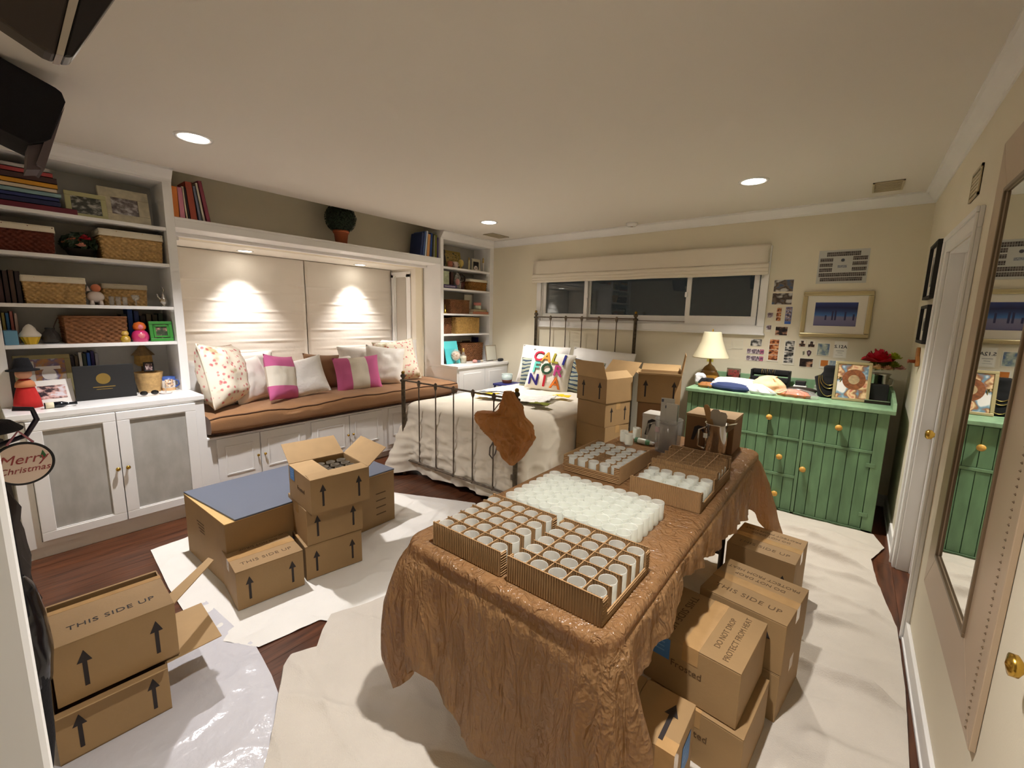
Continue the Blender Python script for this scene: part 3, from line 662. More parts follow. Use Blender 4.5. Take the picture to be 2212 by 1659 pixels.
pframe('wide distressed white photo frame standing on the top shelf', M('distressed white', (206, 196, 170), .75, var=.2, vscale=25), pic_mat('grey wedding photo', [(70, 58, 56), (120, 108, 104), (200, 196, 196)], 4, seed=5), -3.865, -3.60, SH[0], .235, -.13, .062, th=.03)
# second shelf
basket('dark red brown basket with cream liner on the second shelf', wk_red, -4.365, -4.105, SH[1], 1.955, liner=cream_cloth)
basket('tan wicker basket with cream liner on the second shelf', wk_tan, -3.895, -3.565, SH[1], 1.985, liner=cream_cloth)
def leafball(b, c, r, n, size, rnd, flat=1.0, zmin=-1.0):
    for i in range(n):
        a = rnd.uniform(0, 2*PI); zc = rnd.uniform(zmin, 1); q = math.sqrt(max(0, 1-zc*zc)); d = Vector((q*math.cos(a), q*math.sin(a), zc*flat)); p = Vector(c)+d*r*rnd.uniform(.9, 1.04)
        nrm = (d+Vector((rnd.uniform(-.6, .6), rnd.uniform(-.6, .6), rnd.uniform(-.6, .6)))).normalized(); u = nrm.orthogonal().normalized(); v = nrm.cross(u); s = size*rnd.uniform(.7, 1.3)
        b.add([p-u*s*.5, p+v*s*.28+nrm*s*.1, p+u*s*.5, p-v*s*.28+nrm*s*.1], [(0, 1, 2, 3)])
leaf_dk = M('dark green leaf', (30, 52, 26), .5, var=.3, vscale=20); leaf_lt = M('yellow green leaf', (142, 160, 46), .5)
rnd = random.Random(3)
t = thing('flower_basket', 'dark leafy basket of red and peach artificial flowers on the second shelf', 'flowers', (-.14, -3.985, SH[1]))
part(t, 'basket', MB().lathe([(0, 0), (.05, 0), (.075, .05), (.08, .055), (.07, .05), (.0, .03)], 18, (-.14, -3.985, SH[1])), M('dark basket', (34, 26, 18), .8), True)
b = MB(); leafball(b, (-.14, -3.985, SH[1]+.085), .085, 150, .05, rnd, .75, -.4); part(t, 'leaves', b, leaf_dk, kind='stuff')
def rose(parent, c, r, m, seed=0):
    b = MB()
    for k in range(5):
        rr = r*(1-.17*k); zt = r*(.25+.16*k)
        b.grid(lambda u, v, rr=rr, zt=zt, k=k: (c[0]+rr*(.35+.65*v)*math.cos(2*PI*u+k*.7)*(1+.12*math.sin(u*2*PI*4+k)), c[1]+rr*(.35+.65*v)*math.sin(2*PI*u+k*.7)*(1+.12*math.sin(u*2*PI*4+k)), c[2]+zt*v-.1*r+.15*r*math.sin(u*2*PI*5+k)*v), 16, 4, True)
    return part(parent, 'bloom', b, m, True)
for (dy, dx, dz, r, col) in ((-.03, .05, .10, .034, (214, 120, 92)), (.022, .055, .115, .036, (176, 20, 44)), (.0, .07, .07, .03, (220, 150, 130)), (-.06, .03, .085, .028, (224, 140, 100))):
    rose(t, (-.14+dx, -3.985+dy, SH[1]+dz), r, M('petal %d %d %d' % col, col, .6))
# third shelf
dk = [(58, 24, 22), (44, 20, 18), (62, 38, 24), (36, 18, 22)]
for i, c in enumerate(dk): book(['dark red', 'dark maroon', 'dark brown', 'black plum'][i]+' book standing at the left of the third shelf', c, (-.14, -4.368+.024*i+.012, SH[2]), (.022, .195-.006*(i % 2), .16), group='dark books on the third shelf')
basket('tan wicker basket with cream liner at the left of the third shelf', wk_tan, -4.268, -3.995, SH[2], 1.655, liner=cream_cloth)
basket('smaller tan wicker basket with grey liner behind the glasses on the third shelf', wk_tan, -3.900, -3.665, SH[2], 1.632, x0=-.28, x1=-.13, liner=M('grey liner', (190, 178, 154), .9))
t = thing('piggy_bank', 'white round piggy bank with an orange ball on top', 'piggy bank', (-.10, -3.945, SH[2]))
b = MB(); b.ball((-.10, -3.945, SH[2]+.055), .046, 18, sz=.82)
for dy in (-.022, .022):
    for dx in (-.022, .022): b.lathe([(.012, 0), (.010, .03)], 10, (-.10+dx, -3.945+dy, SH[2]))
part(t, 'body', b, M('white ceramic', (228, 214, 206), .2, coat=.5), True)
part(t, 'ball', MB().ball((-.09, -3.94, SH[2]+.112), .026, 14), M('orange felt', (214, 128, 92), .8), True)
part(t, 'ear', MB().lathe([(.014, 0), (.0, .035)], 8, (-.10, -3.978, SH[2]+.09)), M('white ceramic', (228, 214, 206), .2), True)
clear = mix_mat('clear tumbler glass', (200, 196, 186), .05, transp=.72)
for i, (dy, nm) in enumerate(((-3.872, 'leftmost small ridged glass in front of the smaller basket'), (-3.838, 'middle small ridged glass in front of the smaller basket'), (-3.803, 'rightmost small ridged glass in front of the smaller basket'))):
    solo('shot_glass', MB().lathe([(0, 0), (.013, 0), (.015, .06), (.013, .06), (.011, .006), (0, .006)], 14, (-.07, dy, SH[2])), clear, nm, 'glass', 'small glasses on the third shelf', True)
t = thing('goblet', 'small stemmed glass goblet on the third shelf', 'glass', (-.07, -3.745, SH[2]))
part(t, 'bowl', MB().lathe([(.004, .03), (.02, .045), (.024, .075), (.022, .075), (.016, .046), (0, .034)], 16, (-.07, -3.745, SH[2])), clear, True)
part(t, 'stem', MB().lathe([(.018, 0), (.004, .004), (.004, .03)], 12, (-.07, -3.745, SH[2])), clear, True)
t = thing('silver_ornament', 'small silver teapot shaped ornament at the right of the third shelf', 'ornament', (-.08, -3.585, SH[2]))
part(t, 'body', MB().lathe([(.014, 0), (.008, .008), (.022, .03), (.026, .05), (.016, .07), (.006, .078), (.009, .086), (0, .096)], 18, (-.08, -3.585, SH[2])), silver, True)
part(t, 'spout', MB().tube([(-.075, -3.605, SH[2]+.05), (-.07, -3.618, SH[2]+.07), (-.07, -3.622, SH[2]+.09)], [.006, .005, .004], 8), silver, True)
part(t, 'plume', MB().tube([(-.08, -3.585, SH[2]+.095), (-.08, -3.578, SH[2]+.12), (-.08, -3.588, SH[2]+.145)], [.004, .006, .002], 8), silver, True)
# fourth shelf
solo('storage_box', MB().box(-.20, -4.373, SH[3], -.05, -4.317, SH[3]+.085), M('powder blue card', (108, 158, 184), .7), 'small powder blue box at the left end of the fourth shelf', 'box', bevel=.003)
for i, (c, nm) in enumerate((((196, 176, 96), 'mustard'), ((66, 132, 190), 'sky blue'), ((196, 110, 98), 'coral'), ((214, 182, 166), 'pale pink'))):
    book(nm+' book standing behind the powder blue box', c, (-.245, -4.368+.017*i+.009, SH[3]), (.016, .20-.012*(i % 2)-.01*(i == 0), .09), group='books at the left of the fourth shelf')
t = thing('cupcake_jar', 'yellow cupcake shaped jar with white icing lid', 'jar', (-.10, -4.265, SH[3]))
b = MB(); n = 24
b.grid(lambda u, v: (-.10+(.026+.018*v)*(1+.05*(1 if int(u*24+.01) % 2 else -1))*math.cos(2*PI*u), -4.265+(.026+.018*v)*(1+.05*(1 if int(u*24+.01) % 2 else -1))*math.sin(2*PI*u), SH[3]+.048*v), 24, 3, True); b.lathe([(0, 0), (.026, 0)], 24, (-.10, -4.265, SH[3]))
part(t, 'cup', b, M('yellow ceramic', (226, 186, 44), .3))
part(t, 'icing', MB().lathe([(.046, .046), (.050, .056), (.042, .070), (.030, .085), (.026, .10), (.012, .118), (0, .125)], 24, (-.10, -4.265, SH[3])), M('white icing', (226, 216, 200), .5), True)
t = thing('glass_vase', 'dark smoky glass vase beside the brown basket', 'vase', (-.12, -4.175, SH[3]))
part(t, 'bowl', MB().lathe([(0, 0), (.03, 0), (.045, .03), (.040, .06), (.022, .085), (.024, .10), (.02, .10), (.018, .085), (.0, .02)], 20, (-.12, -4.175, SH[3])), mix_mat('smoky glass', (70, 66, 62), .08, transp=.35), True)
part(t, 'dried_stem', MB().tube([(-.12, -4.175, SH[3]+.03), (-.12, -4.155, SH[3]+.11), (-.11, -4.135, SH[3]+.165)], .003, 6), M('dried stem', (88, 66, 60), .9))
basket('dark brown woven basket on the fourth shelf', wk_brown, -4.115, -3.81, SH[3], 1.412, tap=.97, px=.026)
def doll(name, lab, c, s, cb, ch, ct):
    t = thing(name, lab, 'doll', c)
    part(t, 'body', MB().lathe([(0, 0), (.30*s, 0), (.34*s, .10*s), (.36*s, .25*s), (.30*s, .45*s), (.20*s, .56*s)], 22, c), M('doll body %d %d %d' % cb, cb, .2, coat=.6), True)
    part(t, 'head', MB().lathe([(.19*s, .56*s), (.26*s, .66*s), (.27*s, .76*s), (.20*s, .92*s), (0, 1.0*s)], 22, c), M('doll head %d %d %d' % ch, ch, .2, coat=.6), True)
    part(t, 'face', MB().ball((c[0]+.16*s, c[1], c[2]+.73*s), .14*s, 12), M('doll face %d %d %d' % ct, ct, .4), True)
    part(t, 'apron', MB().ball((c[0]+.20*s, c[1], c[2]+.28*s), .19*s, 12), M('doll apron %d %d %d' % ct, ct, .4), True)
doll('nesting_doll', 'small gold nesting doll in front of the brown basket', (-.06, -3.826, SH[3]), .082, (176, 142, 40), (196, 160, 70), (214, 180, 110))
doll('nesting_doll', 'larger pink and orange nesting doll on the fourth shelf', (-.09, -3.738, SH[3]), .142, (206, 52, 112), (214, 104, 40), (222, 120, 130))
for i, (c, nm) in enumerate((((52, 50, 48), 'charcoal'), ((34, 78, 150), 'royal blue'), ((30, 52, 110), 'navy blue'), ((40, 32, 30), 'black brown'), ((96, 84, 60), 'olive'), ((70, 60, 40), 'dark khaki'), ((44, 58, 40), 'dark green'))):
    book(nm+' book standing behind the nesting doll and green frame', c, (-.235, -3.80+.035*i, SH[3]), (.030, (.19, .225, .215, .18, .195, .19, .20)[i], .11), group='books at the right of the fourth shelf')
t = pframe('bright green square photo frame on the fourth shelf', M('bright green lacquer', (60, 140, 56), .35), pic_mat('small portrait print', [(44, 60, 40), (70, 80, 60), (216, 150, 140)], 3, seed=9), -3.688, -3.553, SH[3], .145, -.06, .022, th=.02)
part(t, 'inner_frame', (lambda b: (b.box(-.045, -.014, .028, .045, -.008, .04), b.box(-.045, -.014, .105, .045, -.008, .117), b.box(-.045, -.014, .028, -.033, -.008, .117), b.box(.033, -.014, .028, .045, -.008, .117), b))(MB())[-1].xf(Matrix.Rotation(Q, 4, 'Z')@Matrix.Rotation(-.18, 4, 'X')), M('bright green lacquer', (60, 140, 56), .35), local=True)
# ---- counter of the frosted cabinet
CT = .8725
t = pframe('large gilt photo frame with a graduation portrait on the counter', M('tarnished gilt', (150, 138, 96), .45, .5), pic_mat('graduation portrait', [(150, 140, 130), (176, 120, 60), (110, 96, 130), (232, 226, 220)], 2.6, seed=14), -4.352, -4.10, CT, .30, -.10, .028, tilt=-.2)
part(t, 'column', MB().box(-.075, -.007, .04, -.04, -.0045, .26).xf(Matrix.Rotation(Q, 4, 'Z')@Matrix.Rotation(-.2, 4, 'X')), M('pale column print', (206, 200, 190), .5), local=True)
part(t, 'figure', (lambda b: (b.lathe([(0, -.001), (.032, -.001), (.032, .001), (0, .001)], 20, (.02, -.006, .175), Matrix.Rotation(Q, 3, 'X'), sy=1.2), b.box(-.035, -.008, .205, .075, -.0055, .225), b.prism([(-.06, .03), (.10, .03), (.075, .13), (-.03, .13)], 'y', -.008, -.0055), b))(MB())[-1].xf(Matrix.Rotation(Q, 4, 'Z')@Matrix.Rotation(-.2, 4, 'X')), [M('portrait gown print', (236, 230, 226), .5)], local=True)
t = thing('photo_print', 'white bordered photo print leaning against the gilt frame', 'photo', (0.01, -4.21, CT))
R = Matrix.Rotation(Q+.12, 4, 'Z')@Matrix.Rotation(-.28, 4, 'X')
part(t, 'paper', MB().box(-.095, -.001, 0, .095, .001, .15).xf(R), M('photo paper', (236, 232, 226), .4), local=True)
part(t, 'image', MB().box(-.062, -.0018, .03, .062, -.001, .115).xf(R), pic_mat('couple print', [(38, 26, 40), (60, 40, 50), (214, 170, 160), (226, 220, 226)], 3, seed=21), local=True)
t = thing('doll', 'little doll in a red coat and black hat at the left end of the counter', 'doll', (.06, -4.325, CT))
part(t, 'coat', MB().lathe([(0, 0), (.062, 0), (.056, .05), (.036, .13), (.026, .17), (0, .175)], 18, (.06, -4.325, CT)), M('red felt', (190, 34, 32), .9), True)
part(t, 'collar', MB().lathe([(.044, .125), (.040, .15), (.028, .165)], 18, (.06, -4.325, CT)), M('peach felt', (212, 136, 92), .9), True)
part(t, 'head', MB().ball((.06, -4.325, CT+.205), .036, 16), M('doll skin', (206, 150, 118), .7), True)
part(t, 'hat', MB().lathe([(0, .30), (.03, .295), (.042, .25), (.044, .235), (.07, .228), (.07, .222), (0, .222)], 20, (.06, -4.325, CT)), black_cloth, True)
t = thing('wine_bottle', 'small black bottle lying on the counter edge in front of the photo print', 'bottle', (.19, -4.19, CT))
R4 = frameM((.19, -4.27, CT+.0185), (0, 0, 1), (1, 0, 0))
b = MB().lathe([(0, 0), (.018, 0), (.018, .075), (.008, .10), (.008, .13), (.010, .13), (.010, .14), (0, .14)], 18); b.xf(Matrix.Translation((.19, -4.27, CT+.0185))@Matrix.Rotation(-Q, 4, 'X')@Matrix.Rotation(0, 4, 'Z'))
part(t, 'glass', b, M('black bottle glass', (12, 16, 24), .08), True)
part(t, 'label_band', MB().lathe([(.0185, .005), (.0185, .04)], 18).xf(Matrix.Translation((.19, -4.27, CT+.0185))@Matrix.Rotation(-Q, 4, 'X')), M('cream label', (222, 210, 180), .6), True)
t = thing('diploma_folder', 'black diploma folder with a gold seal standing on the counter', 'folder', (.03, -3.965, CT))
R = Matrix.Rotation(Q, 4, 'Z')@Matrix.Rotation(-.12, 4, 'X')
part(t, 'cover', MB().box(-.15, -.006, 0, .15, .004, .225).xf(R), M('black leatherette', (16, 15, 14), .6, bump=.1, bscale=300), local=True, bevel=.002)
part(t, 'seal', MB().lathe([(0, 0), (.034, 0), (.036, .0015), (0, .0018)], 28, (-.01, -.006, .135), Matrix.Rotation(Q, 3, 'X')).xf(R), gold, local=True)
b = MB(); b.box(-.065, -.0072, .078, .045, -.006, .084); b.box(-.05, -.0072, .064, .03, -.006, .068); part(t, 'gold_lettering_bar', b.xf(R), gold, local=True)
for i, (c, nm) in enumerate((((58, 50, 60), 'plum'), ((86, 74, 56), 'brown'), ((206, 202, 196), 'white'), ((60, 70, 60), 'dark green'), ((40, 84, 170), 'bright blue'), ((46, 36, 96), 'violet'), ((150, 146, 150), 'grey'))):
    book(nm+' paperback standing behind the black diploma folder', c, (-.235, -4.098+.020*i+.01, CT), (.0185, (.27, .28, .30, .29, .295, .305, .29)[i], .12), group='paperbacks behind the diploma folder')
# woven bucket, bird house, small frame, mug
t = thing('straw_bucket', 'round straw bucket at the right of the counter', 'basket', (-.10, -3.715, CT))
b = MB(); b.grid(lambda u, v: (-.10+(.062+.022*v)*(1+.02*math.sin(u*80*PI+int(v*11)*PI))*math.cos(2*PI*u), -3.715+(.062+.022*v)*(1+.02*math.sin(u*80*PI+int(v*11)*PI))*math.sin(2*PI*u), CT+.145*v), 120, 12, True); b.lathe([(0, .002), (.062, .002)], 24, (-.10, -3.715, CT))
part(t, 'weave', b, wk_tan, True)
t = thing('bird_house', 'little straw bird house standing behind the straw bucket', 'bird house', (-.22, -3.71, CT))
part(t, 'post', MB().box(-.235, -3.725, CT, -.205, -3.695, CT+.20), M('dark twig', (80, 60, 40), .8))
part(t, 'body', MB().lathe([(.035, .18), (.055, .20), (.05, .27)], 12, (-.22, -3.71, CT)), wk_gold)
part(t, 'roof', MB().lathe([(.07, .26), (.03, .31), (0, .35)], 12, (-.22, -3.71, CT)), M('thatch', (120, 92, 54), .9, var=.3, vscale=60))
pframe('tiny black photo frame propped above the straw bucket', black, pic_mat('tiny portrait', [(60, 40, 44), (120, 90, 90), (226, 206, 200)], 3, seed=31), -3.735, -3.675, CT+.145, .07, -.115, .010, tilt=-.1, th=.008)
t = thing('mug', 'white and blue picture mug at the right end of the counter', 'mug', (-.09, -3.605, CT))
part(t, 'body', MB().lathe([(0, 0), (.042, 0), (.044, .004), (.044, .10), (.040, .10), (.040, .01), (0, .008)], 26, (-.09, -3.605, CT)), band_mat('mug glaze', 'Z', [(-.1, (222, 180, 130)), (.02, (226, 220, 212)), (.075, (70, 96, 160)), (.2, (70, 96, 160))], rough=.2), True)
part(t, 'handle', MB().tube([(-.055, -3.572, CT+.08), (-.045, -3.555, CT+.07), (-.045, -3.552, CT+.045), (-.055, -3.572, CT+.025)], .005, 8), M('mug handle blue', (60, 84, 150), .2), True)
part(t, 'print', MB().box(-.047, -3.635, CT+.03, -.043, -3.585, CT+.085), pic_mat('mug scene', [(40, 60, 110), (214, 176, 130), (236, 230, 220)], 4, seed=2), False)
t = thing('sunglasses', 'dark sunglasses lying on the counter', 'glasses', (.10, -3.76, CT))
for dy in (-.03, .03): part(t, 'lens', MB().lathe([(0, -.0015), (.022, 0), (0, .0015)], 18, (.10, -3.76+dy, CT+.022), Matrix.Rotation(Q*.8, 3, 'Y'), sx=.75), M('dark lens', (24, 22, 20), .08), True)
b = MB(); b.tube([(.10, -3.765, CT+.028), (.103, -3.76, CT+.030), (.10, -3.755, CT+.028)], .002, 6); b.tube([(.10, -3.812, CT+.028), (.02, -3.81, CT+.006)], .0018, 6); b.tube([(.10, -3.708, CT+.028), (.02, -3.71, CT+.006)], .0018, 6); part(t, 'frame', b, silver, True)
t = thing('ring_dish', 'clear acrylic ring stand on a white dish beside the sunglasses', 'dish', (.06, -3.66, CT))
part(t, 'dish', MB().lathe([(0, 0), (.032, 0), (.04, .010), (.038, .010), (.03, .004), (0, .004)], 22, (.06, -3.66, CT)), M('white ceramic', (228, 214, 206), .2), True)
part(t, 'post', MB().lathe([(.006, .004), (.004, .05), (.006, .055), (0, .06)], 12, (.06, -3.66, CT)), clear, True)
# ---- header shelf
HZ = 2.129
cl = [((222, 128, 52), .036, .215, 'orange'), ((206, 130, 150), .034, .215, 'rose pink'), ((226, 206, 180), .014, .225, 'cream'), ((52, 44, 44), .012, .225, 'black'), ((164, 72, 52), .044, .265, 'brick red'), ((120, 124, 146), .018, .245, 'slate'), ((222, 210, 190), .016, .27, 'ivory'), ((150, 66, 84), .026, .29, 'burgundy')]
y = -3.487
for i, (c, th, h, nm) in enumerate(cl):
    ln = [0, .02, .05, .06, .07, .10, .12, .14][i]
    book(f'{nm} book leaning at the left end of the high shelf', c, (-.12, y+th/2, HZ), (th, h, .17), lean=ln, group='books at the left of the high shelf'); y += th+(.0015+.0065*(i > 3))
cr2 = [((34, 50, 96), .03, .25, 'navy'), ((70, 96, 150), .03, .27, 'blue picture'), ((214, 222, 232), .022, .28, 'white backed'), ((214, 158, 96), .04, .25, 'tan'), ((40, 70, 140), .03, .265, 'cobalt'), ((64, 60, 30), .022, .26, 'olive brown'), ((222, 214, 196), .012, .25, 'cream thin'), ((122, 124, 40), .028, .255, 'moss green'), ((76, 60, 110), .022, .23, 'purple')]
y = -.962
for i, (c, th, h, nm) in enumerate(cr2[::-1]):
    book(f'{nm} book near the right end of the high shelf', c, (-.12, y-th/2, HZ), (th, h, .19), lean=-.03*i*.6 if i < 7 else -.14, group='books at the right of the high shelf'); y -= th+.005
t = thing('topiary', 'round green topiary ball in a terracotta pot on the high shelf', 'plant', (-.11, -2.14, HZ))
part(t, 'pot', MB().lathe([(0, 0), (.052, 0), (.066, .105), (.075, .105), (.076, .128), (.066, .128), (.0, .12)], 28, (-.11, -2.14, HZ)), M('terracotta', (168, 88, 52), .8, var=.1), True)
part(t, 'stem', MB().lathe([(.008, .11), (.008, .2)], 8, (-.11, -2.14, HZ)), M('dark twig', (80, 60, 40), .8))
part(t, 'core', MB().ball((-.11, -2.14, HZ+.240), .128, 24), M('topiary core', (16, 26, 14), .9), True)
b = MB(); leafball(b, (-.11, -2.14, HZ+.240), .138, 2600, .018, rnd); part(t, 'leaves', b, leaf_dk, kind='stuff')
# ================================================================ small corner bookcase
Z1, Z2, Z3, Z4 = SH
pframe('ochre and green painting in a frame at the back of the top corner shelf', M('ochre frame', (150, 128, 56), .6), pic_mat('ochre painting', [(70, 74, 24), (150, 124, 48), (176, 150, 84), (60, 66, 26)], 4, seed=40), -.70, -.40, Z1, .235, -.20, .022)
t = thing('statuette', 'dark statuette at the left of the top corner shelf', 'statuette', (-.12, -.79, Z1))
part(t, 'figure', MB().lathe([(.035, 0), (.035, .015), (.018, .02), (.03, .07), (.022, .13), (.012, .155), (.022, .18), (.016, .205), (0, .215)], 16, (-.12, -.79, Z1)), M('dark bronze', (50, 44, 40), .5, .4), True)
for i, (yy, c, nm) in enumerate(((-.745, (170, 104, 76), 'terracotta cup'), (-.655, (206, 188, 176), 'pale pink cup'))):
    t = thing('cup', nm+' on the top corner shelf', 'cup', (-.06, yy, Z1)); part(t, 'body', MB().lathe([(0, 0), (.03, 0), (.034, .075), (.030, .075), (.026, .006), (0, .006)], 18, (-.06, yy, Z1)), M('cup %d' % i, c, .4), True)
    part(t, 'handle', MB().tube([(-.03, yy+.012, Z1+.06), (-.012, yy+.016, Z1+.05), (-.012, yy+.016, Z1+.03), (-.03, yy+.012, Z1+.02)], .004, 6), M('cup %d' % i, c, .4), True)
t = thing('egg_ornament', 'yellow egg ornament on a small stand on the top corner shelf', 'ornament', (-.07, -.548, Z1))
part(t, 'egg', MB().ball((-.07, -.548, Z1+.072), .036, 16, sz=1.3), M('yellow enamel', (206, 180, 96), .4), True); part(t, 'stand', MB().lathe([(.028, 0), (.012, .012), (.014, .028)], 14, (-.07, -.548, Z1)), gold, True)
t = thing('picture_frame', 'white frame with a dark photo at the right of the top corner shelf', 'picture frame', (-.12, -.21, Z1))
part(t, 'frame', MB().box(-.125, -.30, Z1, -.115, -.13, Z1+.16), M('ivory frame', (206, 196, 172), .5), bevel=.003); part(t, 'photo', MB().box(-.116, -.275, Z1+.03, -.112, -.175, Z1+.125), M('dark photo', (22, 20, 24), .3))
t = thing('ring_clock', 'small white ring shaped ornament on the top corner shelf', 'ornament', (-.06, -.285, Z1))
part(t, 'ring', MB().tube([(-.06, -.285+.022*math.cos(a*PI/12), Z1+.034+.022*math.sin(a*PI/12)) for a in range(24)], .011, 8, True), M('white ceramic', (228, 214, 206), .2), True)
part(t, 'base', MB().box(-.075, -.31, Z1, -.045, -.26, Z1+.006), M('white ceramic', (228, 214, 206), .2))
for yy, h, nm in ((-.30, .185, 'left small gold trophy on the top corner shelf'), (-.12, .19, 'right small gold trophy on the top corner shelf')):
    t = thing('trophy', nm, 'trophy', (-.17 if yy < -.2 else -.08, yy, Z1)); x_ = -.17 if yy < -.2 else -.08
    part(t, 'column', MB().lathe([(.022, 0), (.022, .012), (.010, .014), (.010, h*.62)], 12, (x_, yy, Z1)), M('trophy white', (220, 212, 196), .3))
    part(t, 'figure', MB().lathe([(.010, h*.62), (.014, h*.70), (.008, h*.8), (.012, h*.9), (0, h)], 10, (x_, yy, Z1)), gold, True)
solo('candle', MB().lathe([(0, 0), (.014, 0), (.012, .11), (.004, .125), (0, .13)], 14, (-.07, -.40, Z1)), M('cream wax', (206, 196, 150), .5), 'cream pillar candle on the top corner shelf', 'candle', smooth=True)
# second
t = thing('book', 'thick purple book lying at the left of the second corner shelf', 'book', (-.13, -.76, Z2)); part(t, 'cover', MB().box(-.22, -.895, Z2, -.03, -.655, Z2+.045), M('purple cloth', (70, 58, 96), .6), bevel=.003)
b = MB()
for k in range(7): b.box(-.0303, -.86+k*.026, Z2+.014, -.0292, -.842+k*.026, Z2+.032)
part(t, 'spine_print', b, M('lilac print', (176, 166, 190), .6))
solo('keepsake_box', MB().box(-.16, -.885, Z2+.0455, -.05, -.765, Z2+.205), M('green marbled card', (176, 184, 150), .6, var=.35, vscale=24), 'green and white marbled box standing on the purple book', 'box', bevel=.003)
book('dark brown book standing on the purple book', (58, 26, 18), (-.12, -.71, Z2+.0455), (.05, .155, .12))
t = thing('bell_jar', 'pink flower under a little glass bell jar', 'bell jar', (-.06, -.618, Z2))
part(t, 'glass', MB().lathe([(.044, 0), (.046, .10), (.034, .16), (.012, .195), (.008, .205), (0, .208)], 20, (-.06, -.618, Z2)), clear, True); part(t, 'flower', MB().ball((-.06, -.618, Z2+.09), .03, 12, sz=1.4), M('pink silk', (176, 84, 84), .7), True)
t = thing('plant_pot', 'small dark plant in a dark red pot on the second corner shelf', 'plant', (-.13, -.50, Z2))
part(t, 'pot', MB().lathe([(0, 0), (.05, 0), (.06, .09), (.05, .09), (0, .08)], 18, (-.13, -.50, Z2)), M('dark red glaze', (84, 30, 22), .35), True)
b = MB(); leafball(b, (-.13, -.50, Z2+.13), .06, 90, .05, rnd); part(t, 'leaves', b, M('dark plum leaf', (52, 36, 26), .6), kind='stuff')
basket('honey brown basket with cream liner on the second corner shelf', M('honey cane', (146, 96, 26), .6, var=.2, vscale=30), -.405, -.085, Z2, Z2+.14, x0=-.27, x1=-.04, liner=cream_cloth)
# third
basket('plain brown basket on the third corner shelf', wk_brown, -.745, -.41, Z3, Z3+.17, x0=-.28, x1=-.05, tap=.98, px=.018)
book('pale picture book standing on the third corner shelf', (206, 200, 180), (-.17, -.32, Z3+.064), (.14, .185, .012))
book('salmon book lying under another on the third corner shelf', (190, 122, 92), (-.11, -.235, Z3), (.034, .30, .20), lying=True, group='two lying books on the third corner shelf')
book('beige book lying on top of the salmon book', (196, 178, 140), (-.11, -.23, Z3+.0345), (.029, .25, .18), lying=True, group='two lying books on the third corner shelf')
t = thing('candle_jar', 'pink and mint candle jar on the two lying books', 'candle', (-.07, -.24, Z3+.064)); part(t, 'jar', MB().lathe([(0, 0), (.048, 0), (.048, .05)], 22, (-.07, -.24, Z3+.064)), M('mint label', (186, 196, 176), .5), True); part(t, 'lid', MB().lathe([(.048, .05), (.05, .052), (.05, .088), (.0, .09)], 22, (-.07, -.24, Z3+.064)), M('dusty pink', (196, 128, 118), .5), True)
t = thing('gold_bell', 'small brass bell on the third corner shelf', 'bell', (-.09, -.80, Z3)); part(t, 'bell', MB().lathe([(.03, 0), (.022, .02), (.016, .05), (.004, .062)], 16, (-.09, -.80, Z3)), brass, True); part(t, 'handle', MB().lathe([(.004, .06), (.006, .09), (.003, .11), (0, .115)], 10, (-.09, -.80, Z3)), brass, True)
# fourth
basket('large square golden rattan basket on the fourth corner shelf', wk_gold, -.66, -.24, Z4, Z4+.205, x0=-.29, x1=-.03, tap=1.0, px=.016)
basket('dark rattan basket behind the golden one on the fourth corner shelf', wk_brown, -.885, -.68, Z4, Z4+.19, x0=-.29, x1=-.10, tap=1.0)
# counter
t = thing('folder', 'bright turquoise folder leaning at the left of the corner counter', 'folder', (.02, -.76, CT)); part(t, 'cover', MB().box(-.115, -.003, 0, .115, .003, .285).xf(Matrix.Rotation(Q, 4, 'Z')@Matrix.Rotation(-.25, 4, 'X')), M('turquoise card', (86, 196, 200), .5), local=True)
part(t, 'flap', MB().box(-.115, -.006, 0, .06, -.003, .19).xf(Matrix.Rotation(Q, 4, 'Z')@Matrix.Rotation(-.25, 4, 'X')), M('turquoise card dark', (74, 184, 190), .5), local=True)
basket('chestnut woven basket at the back of the corner counter', wk_brown, -.55, -.14, CT, CT+.235, x0=-.28, x1=-.05, tap=.96, px=.024)
shell = pic_mat('sea shells', [(120, 84, 64), (206, 168, 140), (232, 214, 196), (150, 104, 84)], 26, coord='Object')
t = thing('shell_jar', 'round footed glass jar of shells in front of the turquoise folder', 'jar', (.03, -.735, CT))
part(t, 'glass', MB().lathe([(.03, 0), (.028, .006), (.008, .012), (.008, .035), (.05, .05), (.068, .10), (.055, .155), (.03, .17), (.0, .185)], 22, (.03, -.735, CT)), clear, True); part(t, 'shells', MB().ball((.03, -.735, CT+.10), .058, 16), shell, True)
t = thing('shell_bottle', 'slim corked glass bottle of pale shells on the corner counter', 'bottle', (.03, -.60, CT))
part(t, 'glass', MB().lathe([(0, 0), (.042, 0), (.042, .09), (.018, .115), (.014, .14)], 20, (.03, -.60, CT)), clear, True); part(t, 'shells', MB().lathe([(0, .003), (.038, .003), (.038, .085), (.0, .095)], 16, (.03, -.60, CT)), pic_mat('pale shells', [(176, 156, 120), (222, 210, 180), (240, 232, 212)], 30, coord='Object'), True); part(t, 'stopper', MB().lathe([(.012, .135), (.013, .15), (.016, .165), (.01, .185), (0, .188)], 12, (.03, -.60, CT)), M('cork gold', (186, 150, 80), .4, .4), True)
